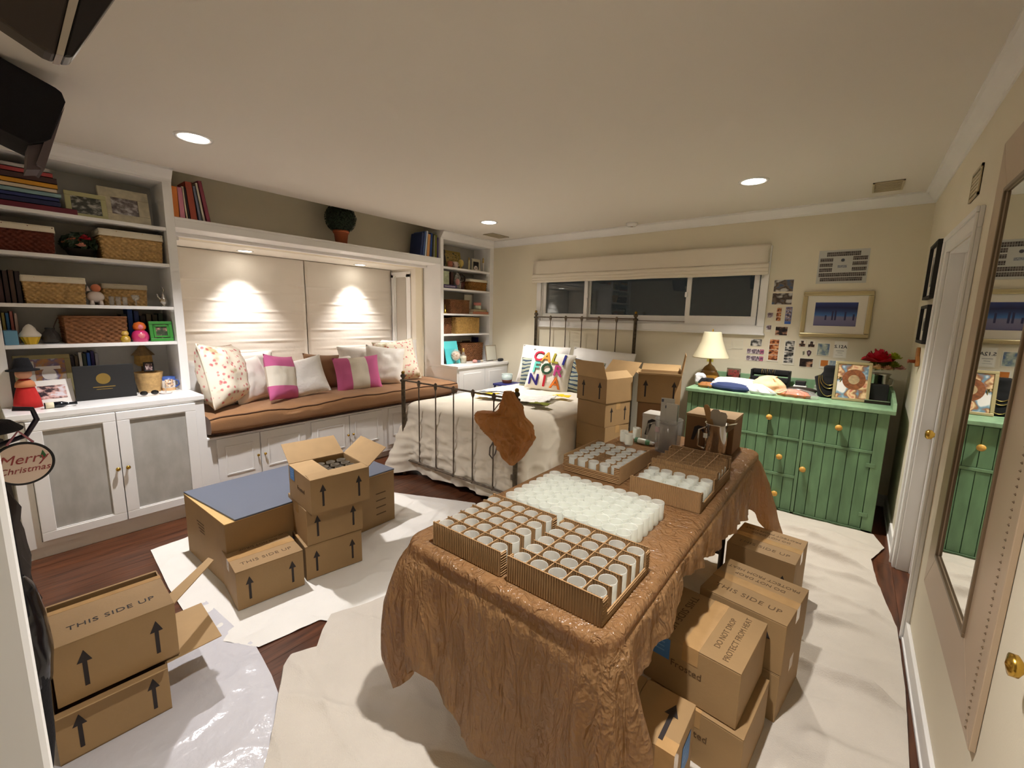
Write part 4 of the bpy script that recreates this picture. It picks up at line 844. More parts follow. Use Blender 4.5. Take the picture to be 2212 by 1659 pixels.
for (yy, xx, r, c, nm) in ((-.49, .13, .03, (206, 150, 140), 'rose quartz stone on the corner counter'), (-.425, .14, .022, (110, 112, 118), 'small grey stone on the corner counter'), (-.35, .12, .02, (196, 182, 160), 'flat beige stone on the corner counter')):
    b = MB(); b.ball((xx, yy, CT+r*.75), r, 8, sx=1.1, sy=1.2, sz=.75); solo('stone', b, M('stone %d %d %d' % c, c, .6), nm, 'stone', 'stones on the corner counter')
t = pframe('silver photo frame with a pale photo at the right of the corner counter', silver, M('pale photo', (206, 204, 190), .3), -.25, -.035, CT, .215, .115, .014, tilt=-.15, th=.012)
book('navy book standing behind the chestnut basket', (44, 36, 100), (-.24, -.10, CT), (.035, .30, .10)); pframe('white framed photo behind the chestnut basket', M('ivory frame', (206, 196, 172), .5), M('dark photo', (22, 20, 24), .3), -.33, -.13, CT, .275, -.285, .02, tilt=-.02)
b = MB(); b.lathe([(0, -.05), (.016, -.045), (.02, -.03), (.02, .03), (.016, .045), (0, .05)], 18); b.xf(Matrix.Translation((.21, -.075, CT+.0205))@Matrix.Rotation(Q, 4, 'X')); solo('glasses_case', b, M('black leather', (26, 24, 28), .5), 'black spectacles case lying at the end of the corner counter', 'case', smooth=True)
# bedside stand between the corner cabinet and the bed
t = thing('bedside_stand', 'little navy bedside stand beside the bed head', 'stand', (.48, -.25, 0)); navy = M('navy paint', (40, 44, 110), .5)
part(t, 'top', MB().box(.36, -.40, .60, .60, -.10, .625), navy, bevel=.003)
for dx in (.37, .57):
    for dy in (-.39, -.13): part(t, 'leg', MB().box(dx, dy, 0, dx+.02, dy+.02, .60), navy)
t = thing('ceramic_cup', 'pale blue and terracotta ceramic cup on the bedside stand', 'cup', (.47, -.25, .625)); part(t, 'body', MB().lathe([(0, 0), (.055, 0), (.068, .04), (.070, .115), (.064, .115), (.058, .03), (0, .02)], 26, (.47, -.25, .625)), band_mat('two tone glaze', 'Z', [(-.1, (168, 104, 66)), (.045, (190, 204, 200)), (.2, (190, 204, 200))], rough=.35), True)
part(t, 'rim', MB().tube([(.47+.067*math.cos(a*PI/16), -.25+.067*math.sin(a*PI/16), .74) for a in range(32)], .004, 6, True), M('glaze rim', (206, 216, 210), .3), True)

# ================================================================ bed
bed = thing('bed', 'antique iron bed with spindle headboard and footboard', 'bed', (1.41, -1.1, 0))
XL, XR, YF, YH = .764, 2.06, -2.106, -.06
def post(x, y, h, r=.018):
    return MB().lathe([(r*1.1, 0), (r*1.1, .02), (r, .03), (r, h-.075), (r*1.5, h-.07), (r*1.5, h-.055), (r*.7, h-.05), (r*.7, h-.04), (r*1.25, h-.03), (r*1.3, h-.018), (r*.8, h-.004), (0, h)], 14, (x, y, 0))
for (x, y, h) in ((XL, YF, .945), (XR, YF, .945), (XL, YH, 1.53), (XR, YH, 1.53)): part(bed, 'post', post(x, y, h), M('chipped iron paint', (96, 84, 66), .7, .3, var=.6, vscale=34), True)
for (x, y, h, s_) in ((XL, YF, .945, 1), (XR, YF, .945, 1), (XL, YH, 1.53, 1), (XR, YH, 1.53, 1)): part(bed, 'finial', MB().ball((x, y, h+.008), .016, 12), M('old brass', (146, 112, 40), .45, .8), True)
part(bed, 'top_rail', MB().tube([(XL, YF, .885), (XR, YF, .885)], .008, 8), iron, True); part(bed, 'top_rail', MB().tube([(XL, YH, 1.472), (XR, YH, 1.472)], .008, 8), iron, True)
part(bed, 'bottom_rail', MB().tube([(XL, YF, .15), (XR, YF, .15)], .010, 8), iron, True); part(bed, 'bottom_rail', MB().tube([(XL, YH, .5), (XR, YH, .5)], .010, 8), iron, True)
for i in range(5):
    x = XL+(XR-XL)*(i+1)/6
    for (y, z0, z1) in ((YF, .15, .885), (YH, .5, 1.472)):
        part(bed, 'spindle', MB().lathe([(.0055, z0), (.0055, z1-.045), (.012, z1-.03), (.017, z1-.008), (.012, z1+.006), (.014, z1+.012), (0, z1+.024)], 10, (x, y, 0)), iron, True)
        part(bed, 'spindle_collar', MB().lathe([(.012, z0-.01), (.014, z0), (.010, z0+.02)], 10, (x, y, 0)), iron, True)
for x in (XL+.03, XR-.03): part(bed, 'side_rail', MB().box(x-.012, YF, .27, x+.012, YH, .31), iron)
part(bed, 'mattress', MB().box(XL+.03, YF+.06, .31, XR-.03, YH-.03, .62), M('mattress ticking', (222, 214, 200), .9), bevel=.04)
# white coverlet
def rr_perim(x0, x1, y0, y1, r, n):
    """rounded rectangle: list of (x, y, nx, ny, s) counter-clockwise from the (x0+r, y0) point"""
    L = []; seg = [((x0+r, y0), (x1-r, y0), (0, -1)), ((x1, y0+r), (x1, y1-r), (1, 0)), ((x1-r, y1), (x0+r, y1), (0, 1)), ((x0, y1-r), (x0, y0+r), (-1, 0))]
    cen = [(x1-r, y0+r, -Q), (x1-r, y1-r, 0), (x0+r, y1-r, Q), (x0+r, y0+r, PI)]
    lens = [math.hypot(b[0]-a[0], b[1]-a[1]) for a, b, _ in seg]; tot = sum(lens)+2*PI*r
    for i in range(n):
        s = tot*i/n; k = 0
        while True:
            if s <= lens[k]:
                a, b, nm = seg[k]; t = s/lens[k]; L.append((a[0]+(b[0]-a[0])*t, a[1]+(b[1]-a[1])*t, nm[0], nm[1])); break
            s -= lens[k]
            if s <= Q*r:
                c = cen[k]; a = c[2]+s/r; L.append((c[0]+r*math.cos(a), c[1]+r*math.sin(a), math.cos(a), math.sin(a))); break
            s -= Q*r; k += 1
            if k == 4: a, b, nm = seg[0]; L.append((a[0], a[1], 0, -1)); break
    return L, tot
def drape(x0, x1, y0, y1, rc, ztop, edge_r, zbot, flare, n=360, m=26, top_noise=None):
    per, tot = rr_perim(x0, x1, y0, y1, rc, n); b = MB(); vs = []; cx, cy = (x0+x1)/2, (y0+y1)/2
    rows = []
    ks = [.0, .25, .5, .7, .85, .94, 1.0]
    for k in ks:
        ring = []
        for (x, y, nx, ny) in per:
            X = x-nx*edge_r; Y = y-ny*edge_r; px, py = cx+(X-cx)*k, cy+(Y-cy)*k
            ring.append((px, py, ztop+(top_noise(px, py) if top_noise else 0)))
        rows.append(ring)
    for a in (.2, .4, .6, .8, 1.0):
        th = a*Q; rows.append([(x-nx*edge_r*(1-math.sin(th)), y-ny*edge_r*(1-math.sin(th)), ztop-edge_r*(1-math.cos(th))+(top_noise(x, y)*(1-a) if top_noise else 0)) for (x, y, nx, ny) in per])
    for j in range(1, m+1):
        t = j/m; ring = []
        for i, (x, y, nx, ny) in enumerate(per):
            zb = zbot(x, y, nx, ny); z = ztop-edge_r-(ztop-edge_r-zb)*t; o, dz = flare(x, y, nx, ny, t, tot*i/n, z)
            ring.append((x+nx*o, y+ny*o, z+dz))
        rows.append(ring)
    for r in rows: vs += r
    fs = [(j*n+i, j*n+(i+1) % n, (j+1)*n+(i+1) % n, (j+1)*n+i) for j in range(len(rows)-1) for i in range(n)]
    b.add(vs, fs); return b
def bed_zb(x, y, nx, ny):
    z = .05+.03*nz(x*3, y*3)
    if nx < -.3 and y > -1.9: z = .10
    d = math.hypot(x-.69, y+2.08); z -= .04*math.exp(-(d/.12)**2)
    return max(.012, z)
def bed_fl(x, y, nx, ny, t, s, z):
    o = .020*math.sin(s*17+2*nz(s*2, 0))*t*(1 if ny > -.5 else .5)+.03*t*nz(s*3.1, t*2)+.012*ridge(s*6, t*4, 2.0)**4
    if ny < -.5: o = .03*math.sin(t*PI)*.6+.02*nz(x*5, t*4)+.010*math.sin(x*26+t*2.5)*t-.01+.018*ridge(x*3+t*2, t*5, 2.0)**4+.012*ridge(x*7-t*3, t*9, 5.0)**4
    d = math.hypot(x-.69, y+2.085); o += .30*math.exp(-(d/.10)**2)*t**1.2
    d2 = math.hypot(x-2.09, y+2.085); o += .05*math.exp(-(d2/.10)**2)*t
    return o, 0
cover_m = M('white matelasse cotton', (228, 218, 200), .92, bump=.25, bscale=240, sheen=.2)
b = drape(.70, 2.075, -2.075, -.12, .10, .675, .085, bed_zb, bed_fl, 420, 30, lambda x, y: .02*math.cos((x-1.4)*1.9)*1.0-.01+.010*nz(x*3, y*3)+.006*nz(x*9, y*9))
solo('coverlet', b, cover_m, 'white coverlet spread over the iron bed and hanging to the floor', 'bedspread', smooth=True)
BT = .675
g2 = 'pillows on the bed'
pillow('large white sleeping pillow on the left half of the headboard', wcot, .68, .47, .20, (1.00, -.30, .675), 0, -.30, 0, 21.0, g2, 'bed_pillow', trim=wcot, pin=.03)
pillow('large white sleeping pillow on the right half of the headboard', wcot, .74, .47, .20, (1.74, -.30, .675), 0, -.32, .04, 22.0, g2, 'bed_pillow', trim=wcot, pin=.03)
def leafy(name, a, b_, c):
    m, nt, bs, out = node_mat(name); bs.inputs['Roughness'].default_value = .85
    tc = nt.nodes.new('ShaderNodeTexCoord'); w = nt.nodes.new('ShaderNodeTexWave'); w.wave_type = 'RINGS'; w.inputs['Scale'].default_value = 7; w.inputs['Distortion'].default_value = 4; w.inputs['Detail'].default_value = 1
    nt.links.new(tc.outputs['Object'], w.inputs[0]); r = nt.nodes.new('ShaderNodeValToRGB'); r.color_ramp.interpolation = 'CONSTANT'
    r.color_ramp.elements[0].color = (*lin(a), 1); r.color_ramp.elements[1].position = .5; r.color_ramp.elements[1].color = (*lin(b_), 1); e = r.color_ramp.elements.new(.8); e.color = (*lin(c), 1)
    nt.links.new(w.outputs[0], r.inputs[0]); nt.links.new(r.outputs[0], bs.inputs['Base Color']); return m
leafpat = leafy('navy and cream leaf print', (56, 74, 92), (206, 200, 160), (140, 150, 140))
pillow('navy and cream leaf print pillow left of the lettered pillow', leafpat, .36, .36, .13, (1.06, -.52, .672), .12, -.34, -.08, 23.0, g2)
pillow('navy and cream leaf print pillow right of the lettered pillow', leafpat, .38, .38, .13, (1.70, -.54, .672), .10, -.34, .10, 24.0, g2)
cal = pillow('white pillow with bright embroidered letters reading CALIFORNIA', M('white canvas', (232, 226, 214), .85, bump=.2, bscale=200), .50, .455, .15, (1.33, -.66, .672), .22, -.38, .10, 25.0, g2, pin=.04, wr=.002)
def cal_letter(ch, cx, cz, size, col):
    vs, fs = text_geo(ch, size, .004, .0035); pw = 3.2
    def surf(x, z):
        u, v = x/(.50/2*.98), (z-.2275)/(.455/2*.98); return -.075*max(0, (1-min(1, abs(u))**pw)*(1-min(1, abs(v))**pw))**.55
    mb = MB(); mb.add([(cx+v.x, surf(cx+v.x, cz+v.y)-.011-v.z, cz+v.y) for v in vs], [f[::-1] for f in fs]); part(cal, 'letter', mb, M('felt %d %d %d' % col, col, .9), local=True, label='embroidered letter '+ch)
for row, zc, cols in (('CALI', .362, ((206, 34, 60), (226, 150, 60), (160, 150, 40), (40, 44, 130))), ('FOR', .228, ((96, 190, 176), (30, 70, 40), (186, 60, 124))), ('NIA', .094, ((46, 34, 120), (196, 30, 50), (224, 120, 40)))):
    n = len(row); wd = .100 if n == 4 else .128
    for i, ch in enumerate(row): cal_letter(ch, (i-(n-1)/2)*wd-(.012 if n == 3 else 0), zc, .165, cols[i])
# striped garment lying on the coverlet
def rag(pts, z, amp, seed, n=26, lift=.012):
    (a, b_, c, d) = [Vector(p) for p in pts]; mb = MB()
    def f(u, v):
        p = (a*(1-u)+b_*u)*(1-v)+(d*(1-u)+c*u)*v
        e = .035*nz(u*3+seed, v*3, 1); return (p.x+e*(v-.5), p.y+.6*e, z+lift*.6+amp*abs(nz(p.x*9+seed, p.y*9))+.003)
    mb.grid(f, n, n); return mb
t = thing('garment', 'crumpled white pyjama top with yellow and grey trim on the coverlet', 'garment', (1.5, -1.25, .70))
gz = .70
part(t, 'cloth', rag(((1.16, -1.55), (1.80, -1.42), (1.72, -.98), (1.18, -1.20)), gz, .022, 3.1), M('pale print cotton', (226, 222, 214), .9, var=.12, vscale=30), True, solidify=.002)
part(t, 'yellow_trim', rag(((1.06, -1.50), (1.20, -1.47), (1.22, -1.30), (1.10, -1.32)), gz+.008, .012, 5.2), M('yellow knit', (232, 200, 20), .9), True, solidify=.002)
part(t, 'grey_trim', rag(((1.05, -1.42), (1.26, -1.28), (1.30, -1.22), (1.08, -1.34)), gz+.020, .012, 6.2), M('charcoal knit', (70, 74, 82), .9), True, solidify=.002)
part(t, 'sleeve', rag(((1.66, -1.02), (1.84, -1.00), (1.80, -.90), (1.68, -.90)), gz+.008, .014, 8.2), M('yellow knit', (232, 200, 20), .9), True, solidify=.002)
part(t, 'hem', rag(((1.72, -1.50), (1.90, -1.46), (1.88, -1.36), (1.74, -1.38)), gz+.008, .014, 9.2), M('olive knit', (120, 124, 20), .9), True, solidify=.002)
# brown paper-plastic bag hanging from the bed post
def inflate(rows, c, n=28, sh=3.0, noise_a=.0, seed=0.0, close=True):
    """rows (z, x0, x1, thickness) silhouettes in the x-z plane, rounded in y"""
    b = MB(); vs = []; k = len(rows)
    for j, (z, x0, x1, th) in enumerate(rows):
        mx, hw = (x0+x1)/2, (x1-x0)/2
        for i in range(n):
            a = 2*PI*i/n; cx_, sy_ = math.cos(a), math.sin(a); e = noise_a*(nz(cx_*2+seed, sy_*2+z*9, z*6+seed)*.7+.5*ridge(a*1.6+seed, z*3.0, seed)**3+.3*ridge(a*4+z*7+seed, z*9.0, seed+3)**4-.2)
            vs.append((c[0]+mx+hw*cx_*(1+e*.35), c[1]+th*math.copysign(abs(sy_)**.8, sy_)*(1+3*e), c[2]+z))
    fs = [(j*n+i, j*n+(i+1) % n, (j+1)*n+(i+1) % n, (j+1)*n+i) for j in range(k-1) for i in range(n)]
    if close: fs += [tuple(range(n))[::-1], tuple(range((k-1)*n, k*n))]
    b.add(vs, fs); return b
def interp_rows(rows, m):
    out = []
    for i in range(m):
        s = i/(m-1)*(len(rows)-1); k = min(int(s), len(rows)-2); t = s-k; t2 = t*t*(3-2*t) if False else t
        out.append(tuple(rows[k][q]*(1-t2)+rows[k+1][q]*t2 for q in range(4)))
    return out
film = film_mat('brown plastic film', (198, 150, 92), (232, 176, 104), .34, .42, .08, (22, 22, 9), 40, .9)
t = thing('plastic_bag', 'crumpled translucent brown plastic bag hanging from the bed post', 'bag', (2.08, -2.17, .42))
rows = interp_rows([(.0, .02, .06, .012), (.05, -.03, .11, .04), (.12, -.10, .16, .07), (.20, -.19, .21, .085), (.26, -.27, .225, .085), (.31, -.30, .20, .075), (.345, -.29, .165, .06), (.36, -.11, .15, .05), (.42, -.07, .12, .045), (.46, -.055, .085, .04), (.50, -.05, .05, .034), (.53, -.035, .035, .03)], 90)
part(t, 'film', inflate(rows, (2.04, -2.175, .42), 90, noise_a=.30, seed=4), film, True)
b = MB(); b.tube([(2.00, -2.14, .90), (1.93, -2.15, .84), (1.885, -2.16, .78), (1.875, -2.16, .74)], .004, 6); b.tube([(1.90, -2.14, .58), (1.86, -2.16, .50), (1.855, -2.16, .44), (1.88, -2.16, .42), (1.91, -2.16, .46), (1.93, -2.15, .55)], .006, 6); part(t, 'handle_cord', b, M('grey cord', (110, 100, 92), .7), True)
# ================================================================ green dresser
def green_mat(name, rgb):
    m = M(name, rgb, .5, var=.28, vscale=5, stretch=(3, 3, .8), bump=.05, bscale=60); return m
green = green_mat('worn green paint', (112, 146, 108)); green_p = green_mat('worn green plank', (104, 140, 102)); green_d = M('dark green groove', (44, 70, 48), .8); green_t = green_mat('pale green top', (134, 168, 130))
knobw = M('turned pine knob', (206, 156, 70), .4)
DF, DB, DXL, DXR = -.664, -.03, 2.83, 4.161
d = thing('dresser', 'green painted beadboard dresser with wooden knobs', 'dresser', (3.5, -.35, 0))
part(d, 'carcass', MB().box(DXL, DF+.018, 0, DXR, DB, .87), green_d)
b = MB()
for (x0, x1, z0, z1) in ((DXL, 2.862, 0, .87), (3.222, 3.238, 0, .87), (3.668, 3.690, 0, .87), (4.099, DXR, 0, .87), (DXL, DXR, 0, .016), (3.238, 3.668, .580, .598), (3.690, 4.099, .575, .596), (3.238, 3.668, .283, .306)): b.box(x0, DF, z0, x1, DF+.02, z1)
part(d, 'face_frame', b, green, bevel=.002)
for x0, x1 in ((DXL-.001, DXL+.004), (DXR-.004, DXR+.001)): part(d, 'side_panel', MB().box(x0, DF+.002, 0, x1, DB, .87), green)
part(d, 'top', MB().box(DXL-.02, DF-.022, .868, DXR+.028, DB, .898), green_t, bevel=.005)
part(d, 'back_rail', MB().box(DXL-.02, DB-.02, .898, DXR+.028, DB, .995), green_t, bevel=.003)
part(d, 'end_rail', MB().prism([(DB-.02, .898), (DB-.02, .99), (DB-.30, .985), (DB-.62, .94), (DB-.645, .898)], 'x', DXR+.008, DXR+.028), green_t)
def planks(par, x0, x1, z0, z1, n, y=DF+.004, th=.012):
    w = (x1-x0)/n
    for i in range(n): part(par, 'plank', MB().box(x0+i*w+.0018, y, z0, x0+(i+1)*w-.0018, y+th, z1), green_p, bevel=.0018)
def dknob(par, x, z): part(par, 'knob', MB().lathe([(0, 0), (.009, 0), (.009, .012), (.021, .020), (.022, .028), (.014, .036), (0, .038)], 18, (x, DF+.004, z), Matrix.Rotation(Q, 3, 'X')), knobw, True, label='turned wooden knob')
for (nm, x0, x1, z0, z1, n, kx, kz) in (('door', 2.864, 3.220, .018, .862, 7, 3.19, .5), ('drawer', 3.240, 3.666, .600, .866, 6, 3.458, .741), ('drawer', 3.240, 3.666, .308, .578, 6, 3.556, .440), ('drawer', 3.240, 3.666, .018, .281, 6, 3.553, .138), ('drawer', 3.692, 4.097, .598, .862, 6, 3.895, .733), ('door', 3.692, 4.097, .018, .573, 6, 3.714, .375)):
    p = part(d, nm, MB().box(x0, DF+.012, z0, x1, DF+.022, z1), green_d)
    planks(p, x0, x1, z0, z1, n); dknob(p, kx, kz)
    if nm == 'door' and x0 > 3.6:
        for hz in (.492, .125): part(p, 'hinge', MB().box(4.075, DF-.003, hz-.014, 4.125, DF+.004, hz+.014), green, bevel=.002)
DT = .898
# ---- on the dresser
t = thing('table_lamp', 'table lamp with cream bell shade and ochre jar base', 'lamp', (2.905, -.33, DT))
part(t, 'base', MB().lathe([(0, 0), (.055, 0), (.085, .035), (.092, .07), (.078, .105), (.062, .125), (.068, .13), (.060, .135), (.040, .165), (.016, .182), (.010, .19), (.010, .27)], 28, (2.905, -.33, DT)), M('ochre glazed jar', (140, 98, 34), .25, var=.25, vscale=10, coat=.5), True)
part(t, 'shade', MB().lathe([(.152, .245), (.150, .252), (.120, .31), (.088, .40), (.072, .47), (.070, .475)], 36, (2.905, -.33, DT)), mix_mat('cream lamp shade', (236, 228, 198), .8, transl=.35), True, solidify=.003)
part(t, 'finial', MB().lathe([(.003, .44), (.003, .48), (.008, .485), (.004, .50), (0, .505)], 10, (2.905, -.33, DT)), brass, True)
part(t, 'harp', MB().tube([(2.905-.045, -.33, DT+.27), (2.905-.05, -.33, DT+.36), (2.905, -.33, DT+.46), (2.905+.05, -.33, DT+.36), (2.905+.045, -.33, DT+.27)], .002, 6), brass)
t = thing('picture_frame', 'small silver photo frame behind the papers on the dresser', 'picture frame', (3.075, -.17, DT))
for nm, b, m in (('frame', MB().box(3.02, -.175, DT, 3.135, -.165, DT+.15), silver), ('photo', MB().box(3.032, -.178, DT+.014, 3.123, -.174, DT+.136), pic_mat('red and green snapshot', [(40, 50, 40), (150, 60, 60), (60, 74, 60)], 3, seed=50))): part(t, nm, b, m)
solo('gold_ornament', MB().lathe([(.012, 0), (.004, .01), (.022, .045), (.012, .065), (0, .085)], 4, (3.21, -.13, DT)), M('dull brass', (150, 120, 40), .5, .6), 'little brass diamond shaped ornament on the dresser', 'ornament')
t = thing('jewelry_rack', 'black velvet jewelry rack with bracelets at the back of the dresser', 'jewelry rack', (3.36, -.15, DT))
velvet = M('black velvet', (7, 6, 7), .95, sheen=.05)
part(t, 'base', MB().box(3.22, -.24, DT, 3.52, -.09, DT+.03), velvet, bevel=.004)
for (yy, zz) in ((-.20, .075), (-.13, .135)): part(t, 'bar', MB().tube([(3.235, yy, DT+zz), (3.505, yy, DT+zz)], .028, 14), velvet, True)
for xx in (3.228, 3.512): part(t, 'post', MB().box(xx-.006, -.22, DT+.02, xx+.006, -.11, DT+.16), velvet)
for i in range(8): part(t, 'bracelet', MB().tube([(3.30+i*.014, -.13+.031*math.cos(a*PI/8), DT+.135+.031*math.sin(a*PI/8)) for a in range(16)], .002, 5, True), silver if i % 3 else gold, True)
part(t, 'chain', MB().tube([(3.43, -.20+.030*math.cos(a*PI/8), DT+.075+.030*math.sin(a*PI/8)) for a in range(16)], .002, 5, True), gold, True)
def lump(rows, c, rz, nA, seed, n=30, m=22):
    b = inflate(interp_rows(rows, m), (0, 0, 0), n, noise_a=nA, seed=seed); b.xf(Matrix.Translation(c)@Matrix.Rotation(rz, 4, 'Z')); return b
# folded papers, blue cloth, bags
t = thing('paper_sheets', 'white printed paper sheets lying on the dresser front', 'papers', (3.14, -.44, DT+.06))
b = MB(); b.grid(lambda u, v: (2.98+u*.32, -.34-v*.20, DT+.075+.012*math.sin(u*3)-.03*v+.004*nz(u*4, v*4)), 12, 8); part(t, 'sheet', b, M('bright paper', (246, 246, 250), .6), solidify=.001)
b = MB(); b.grid(lambda u, v: (2.96+u*.26, -.30-v*.16, DT+.072+.010*math.sin(u*3)-.02*v), 12, 8); part(t, 'sheet', b, M('cream paper', (246, 236, 200), .6), solidify=.001)
b = MB()
for k in range(5): b.box(3.06+k*.012, -.43-k*.014, DT+.0785-k*.0022, 3.20+k*.008, -.427-k*.014, DT+.0792-k*.0022)
part(t, 'print', b, M('grey print', (170, 168, 176), .7))
t = thing('folded_cloth', 'folded navy blue cloth at the front of the dresser', 'cloth', (3.13, -.55, DT))
part(t, 'fold', lump([(0, -.13, .15, .055), (.02, -.15, .17, .07), (.04, -.14, .16, .065), (.058, -.10, .10, .045), (.064, -.04, .04, .02)], (3.13, -.55, DT), -.1, .10, 2.0), M('navy cotton', (44, 56, 96), .9), True)
part(t, 'lining', lump([(0, -.03, .03, .04), (.02, -.045, .04, .05), (.04, -.03, .03, .03)], (2.965, -.53, DT+.001), 0, .1, 3.0), M('sky cotton', (120, 150, 214), .9), True)
solo('drawstring_bag', lump([(0, -.12, .12, .07), (.03, -.14, .13, .09), (.07, -.13, .11, .085), (.105, -.09, .07, .06), (.12, -.08, .05, .05), (.135, -.03, .05, .03)], (3.40, -.40, DT), -.2, .22, 5.0), M('peach muslin', (236, 202, 156), .85, var=.08), 'slumped peach drawstring bag on the dresser', 'bag', smooth=True)
t = thing('mesh_bag', 'small white mesh bag with cream ties at the dresser edge', 'bag', (3.35, -.56, DT)); part(t, 'pouch', lump([(0, -.11, .12, .05), (.02, -.12, .13, .06), (.05, -.09, .07, .05), (.075, -.04, .02, .025)], (3.35, -.56, DT), -.15, .2, 7.0), M('white mesh', (232, 228, 232), .6), True)
part(t, 'tie', MB().tube([(3.40, -.58, DT+.055), (3.44, -.615, DT+.03), (3.50, -.61, DT+.03), (3.54, -.56, DT+.05)], .004, 6), M('cream ribbon', (236, 220, 176), .7), True)
t = thing('orange_bundle', 'clear bag of orange fabric at the dresser edge', 'bag', (3.58, -.52, DT)); part(t, 'cloth', lump([(0, -.10, .11, .045), (.02, -.11, .12, .055), (.04, -.08, .10, .04), (.055, -.03, .04, .02)], (3.58, -.52, DT), -.25, .25, 9.0), M('orange fabric', (214, 116, 74), .8, var=.25, vscale=30), True)
part(t, 'wrap', lump([(0, -.11, .15, .05), (.025, -.12, .165, .06), (.05, -.09, .13, .045), (.062, -.03, .05, .02)], (3.59, -.52, DT+.001), -.25, .25, 9.0), mix_mat('clear poly', (220, 216, 210), .12, transp=.78), True)
t = thing('cosmetic_clutter', 'dark straps and brown pouch heaped left on the dresser', 'clutter', (2.90, -.52, DT)); part(t, 'pouch', lump([(0, -.07, .08, .04), (.02, -.08, .09, .05), (.045, -.05, .05, .03)], (2.95, -.53, DT), .1, .2, 11.0), M('tan leather', (150, 96, 44), .7), True); part(t, 'strap', lump([(0, -.06, .07, .04), (.03, -.08, .08, .045), (.07, -.05, .05, .03)], (2.93, -.45, DT), .1, .3, 12.0), black_cloth, True)
part(t, 'pad', lump([(0, -.03, .06, .03), (.03, -.05, .06, .04), (.09, -.05, .04, .035), (.11, -.03, .02, .02)], (2.86, -.42, DT), .3, .15, 13.0), M('white and navy knit', (220, 218, 222), .9, var=.3, vscale=30), True)
for k, (w_, h_, zz, c, nm) in enumerate(((.10, .03, 0, (236, 234, 230), 'lower white jewelry box in the little stack'), (.09, .028, .0305, (236, 234, 230), 'upper white jewelry box in the little stack'), (.07, .035, .059, (24, 22, 24), 'black velvet box on top of the little stack'))):
    t = thing('jewelry_box', nm, 'box', (3.60, -.22, DT+zz), group='stack of jewelry boxes'); part(t, 'base', MB().box(3.60-w_/2, -.22-w_/2, DT+zz, 3.60+w_/2, -.22+w_/2, DT+zz+h_*.55), M('jbox %d' % k, c, .6), bevel=.002); part(t, 'lid', MB().box(3.60-w_/2-.001, -.22-w_/2-.001, DT+zz+h_*.57, 3.60+w_/2+.001, -.22+w_/2+.001, DT+zz+h_), M('jbox %d' % k, c, .6), bevel=.003)
t = thing('trinket_tray', 'dark oval trinket tray between the bags and the bust', 'tray', (3.62, -.36, DT)); part(t, 'tray', MB().lathe([(0, 0), (.07, 0), (.085, .03), (.08, .03), (.066, .008), (0, .008)], 24, (3.62, -.36, DT), sx=1.2, sy=.7), M('dark lacquer', (50, 42, 38), .25), True)
part(t, 'lid', MB().lathe([(0, .062), (.06, .058), (.088, .045), (.088, .035)], 24, (3.62, -.36, DT), sx=1.2, sy=.7), M('dark lacquer', (50, 42, 38), .25), True)
solo('glass_jar', MB().lathe([(0, 0), (.028, 0), (.03, .05), (.02, .06), (.02, .07), (.024, .072), (.012, .09), (0, .092)], 18, (3.72, -.33, DT)), clear, 'tiny clear glass jar left of the black bust', 'jar', smooth=True)
t = thing('necklace_bust', 'black velvet necklace bust with gold chains', 'jewelry bust', (3.795, -.34, DT))
part(t, 'bust', inflate(interp_rows([(0, -.065, .065, .05), (.05, -.075, .075, .05), (.12, -.092, .092, .045), (.155, -.10, .10, .035), (.175, -.06, .06, .035), (.20, -.045, .045, .032), (.235, -.048, .048, .034), (.25, -.035, .035, .025)], 24), (3.795, -.34, DT), 28), velvet, True)
for k, (w_, dz) in enumerate(((.05, .075), (.062, .10), (.07, .16))):
    part(t, 'chain', MB().tube([(3.795+w_*math.cos(PI+a*PI/14), -.34-.05-.004*k, DT+.175+dz*math.sin(PI+a*PI/14)) for a in range(15)], .0028, 6), gold, True, label='gold chain')
t = thing('framed_artwork', 'framed colourful abstract print leaning on the dresser', 'picture', (3.935, -.43, DT)); R = Matrix.Rotation(.06, 4, 'Z')@Matrix.Rotation(-.28, 4, 'X')
b = MB(); w_, h_, f_ = .222, .30, .02; b.box(-w_/2, -.01, 0, w_/2, .01, f_); b.box(-w_/2, -.01, h_-f_, w_/2, .01, h_); b.box(-w_/2, -.01, f_, -w_/2+f_, .01, h_-f_); b.box(w_/2-f_, -.01, f_, w_/2, .01, h_-f_)
part(t, 'frame', b.xf(R), M('silver gilt wood', (186, 172, 128), .4, .5), local=True, bevel=.003)
part(t, 'print', MB().box(-w_/2+f_, -.004, f_, w_/2-f_, .004, h_-f_).xf(R), pic_mat('abstract swirl print', [(96, 84, 130), (206, 120, 96), (236, 206, 160), (150, 96, 60), (110, 150, 170), (230, 224, 220)], 2.2, seed=61, detail=2), local=True)
b = MB()
for k in range(26):
    a = k*2*PI/26; a2 = a+PI/13; b.add([(.01+.034*math.cos(a), -.0052, .165+.036*math.sin(a)), (.01+.034*math.cos(a2), -.0052, .165+.036*math.sin(a2)), (.01+.07*math.cos(a2), -.0052, .165+.078*math.sin(a2)), (.01+.07*math.cos(a), -.0052, .165+.078*math.sin(a))], [(0, 1, 2, 3)])
part(t, 'brown_ring', b.xf(R), M('brown ring print', (140, 84, 50), .4, var=.4, vscale=60), local=True)
part(t, 'pale_patch', MB().lathe([(0, 0), (.034, 0)], 24, (.01, -.005, .165), Matrix.Rotation(Q, 3, 'X'), sy=1.05).xf(R), M('cream patch print', (232, 206, 160), .4, var=.2, vscale=50), local=True)
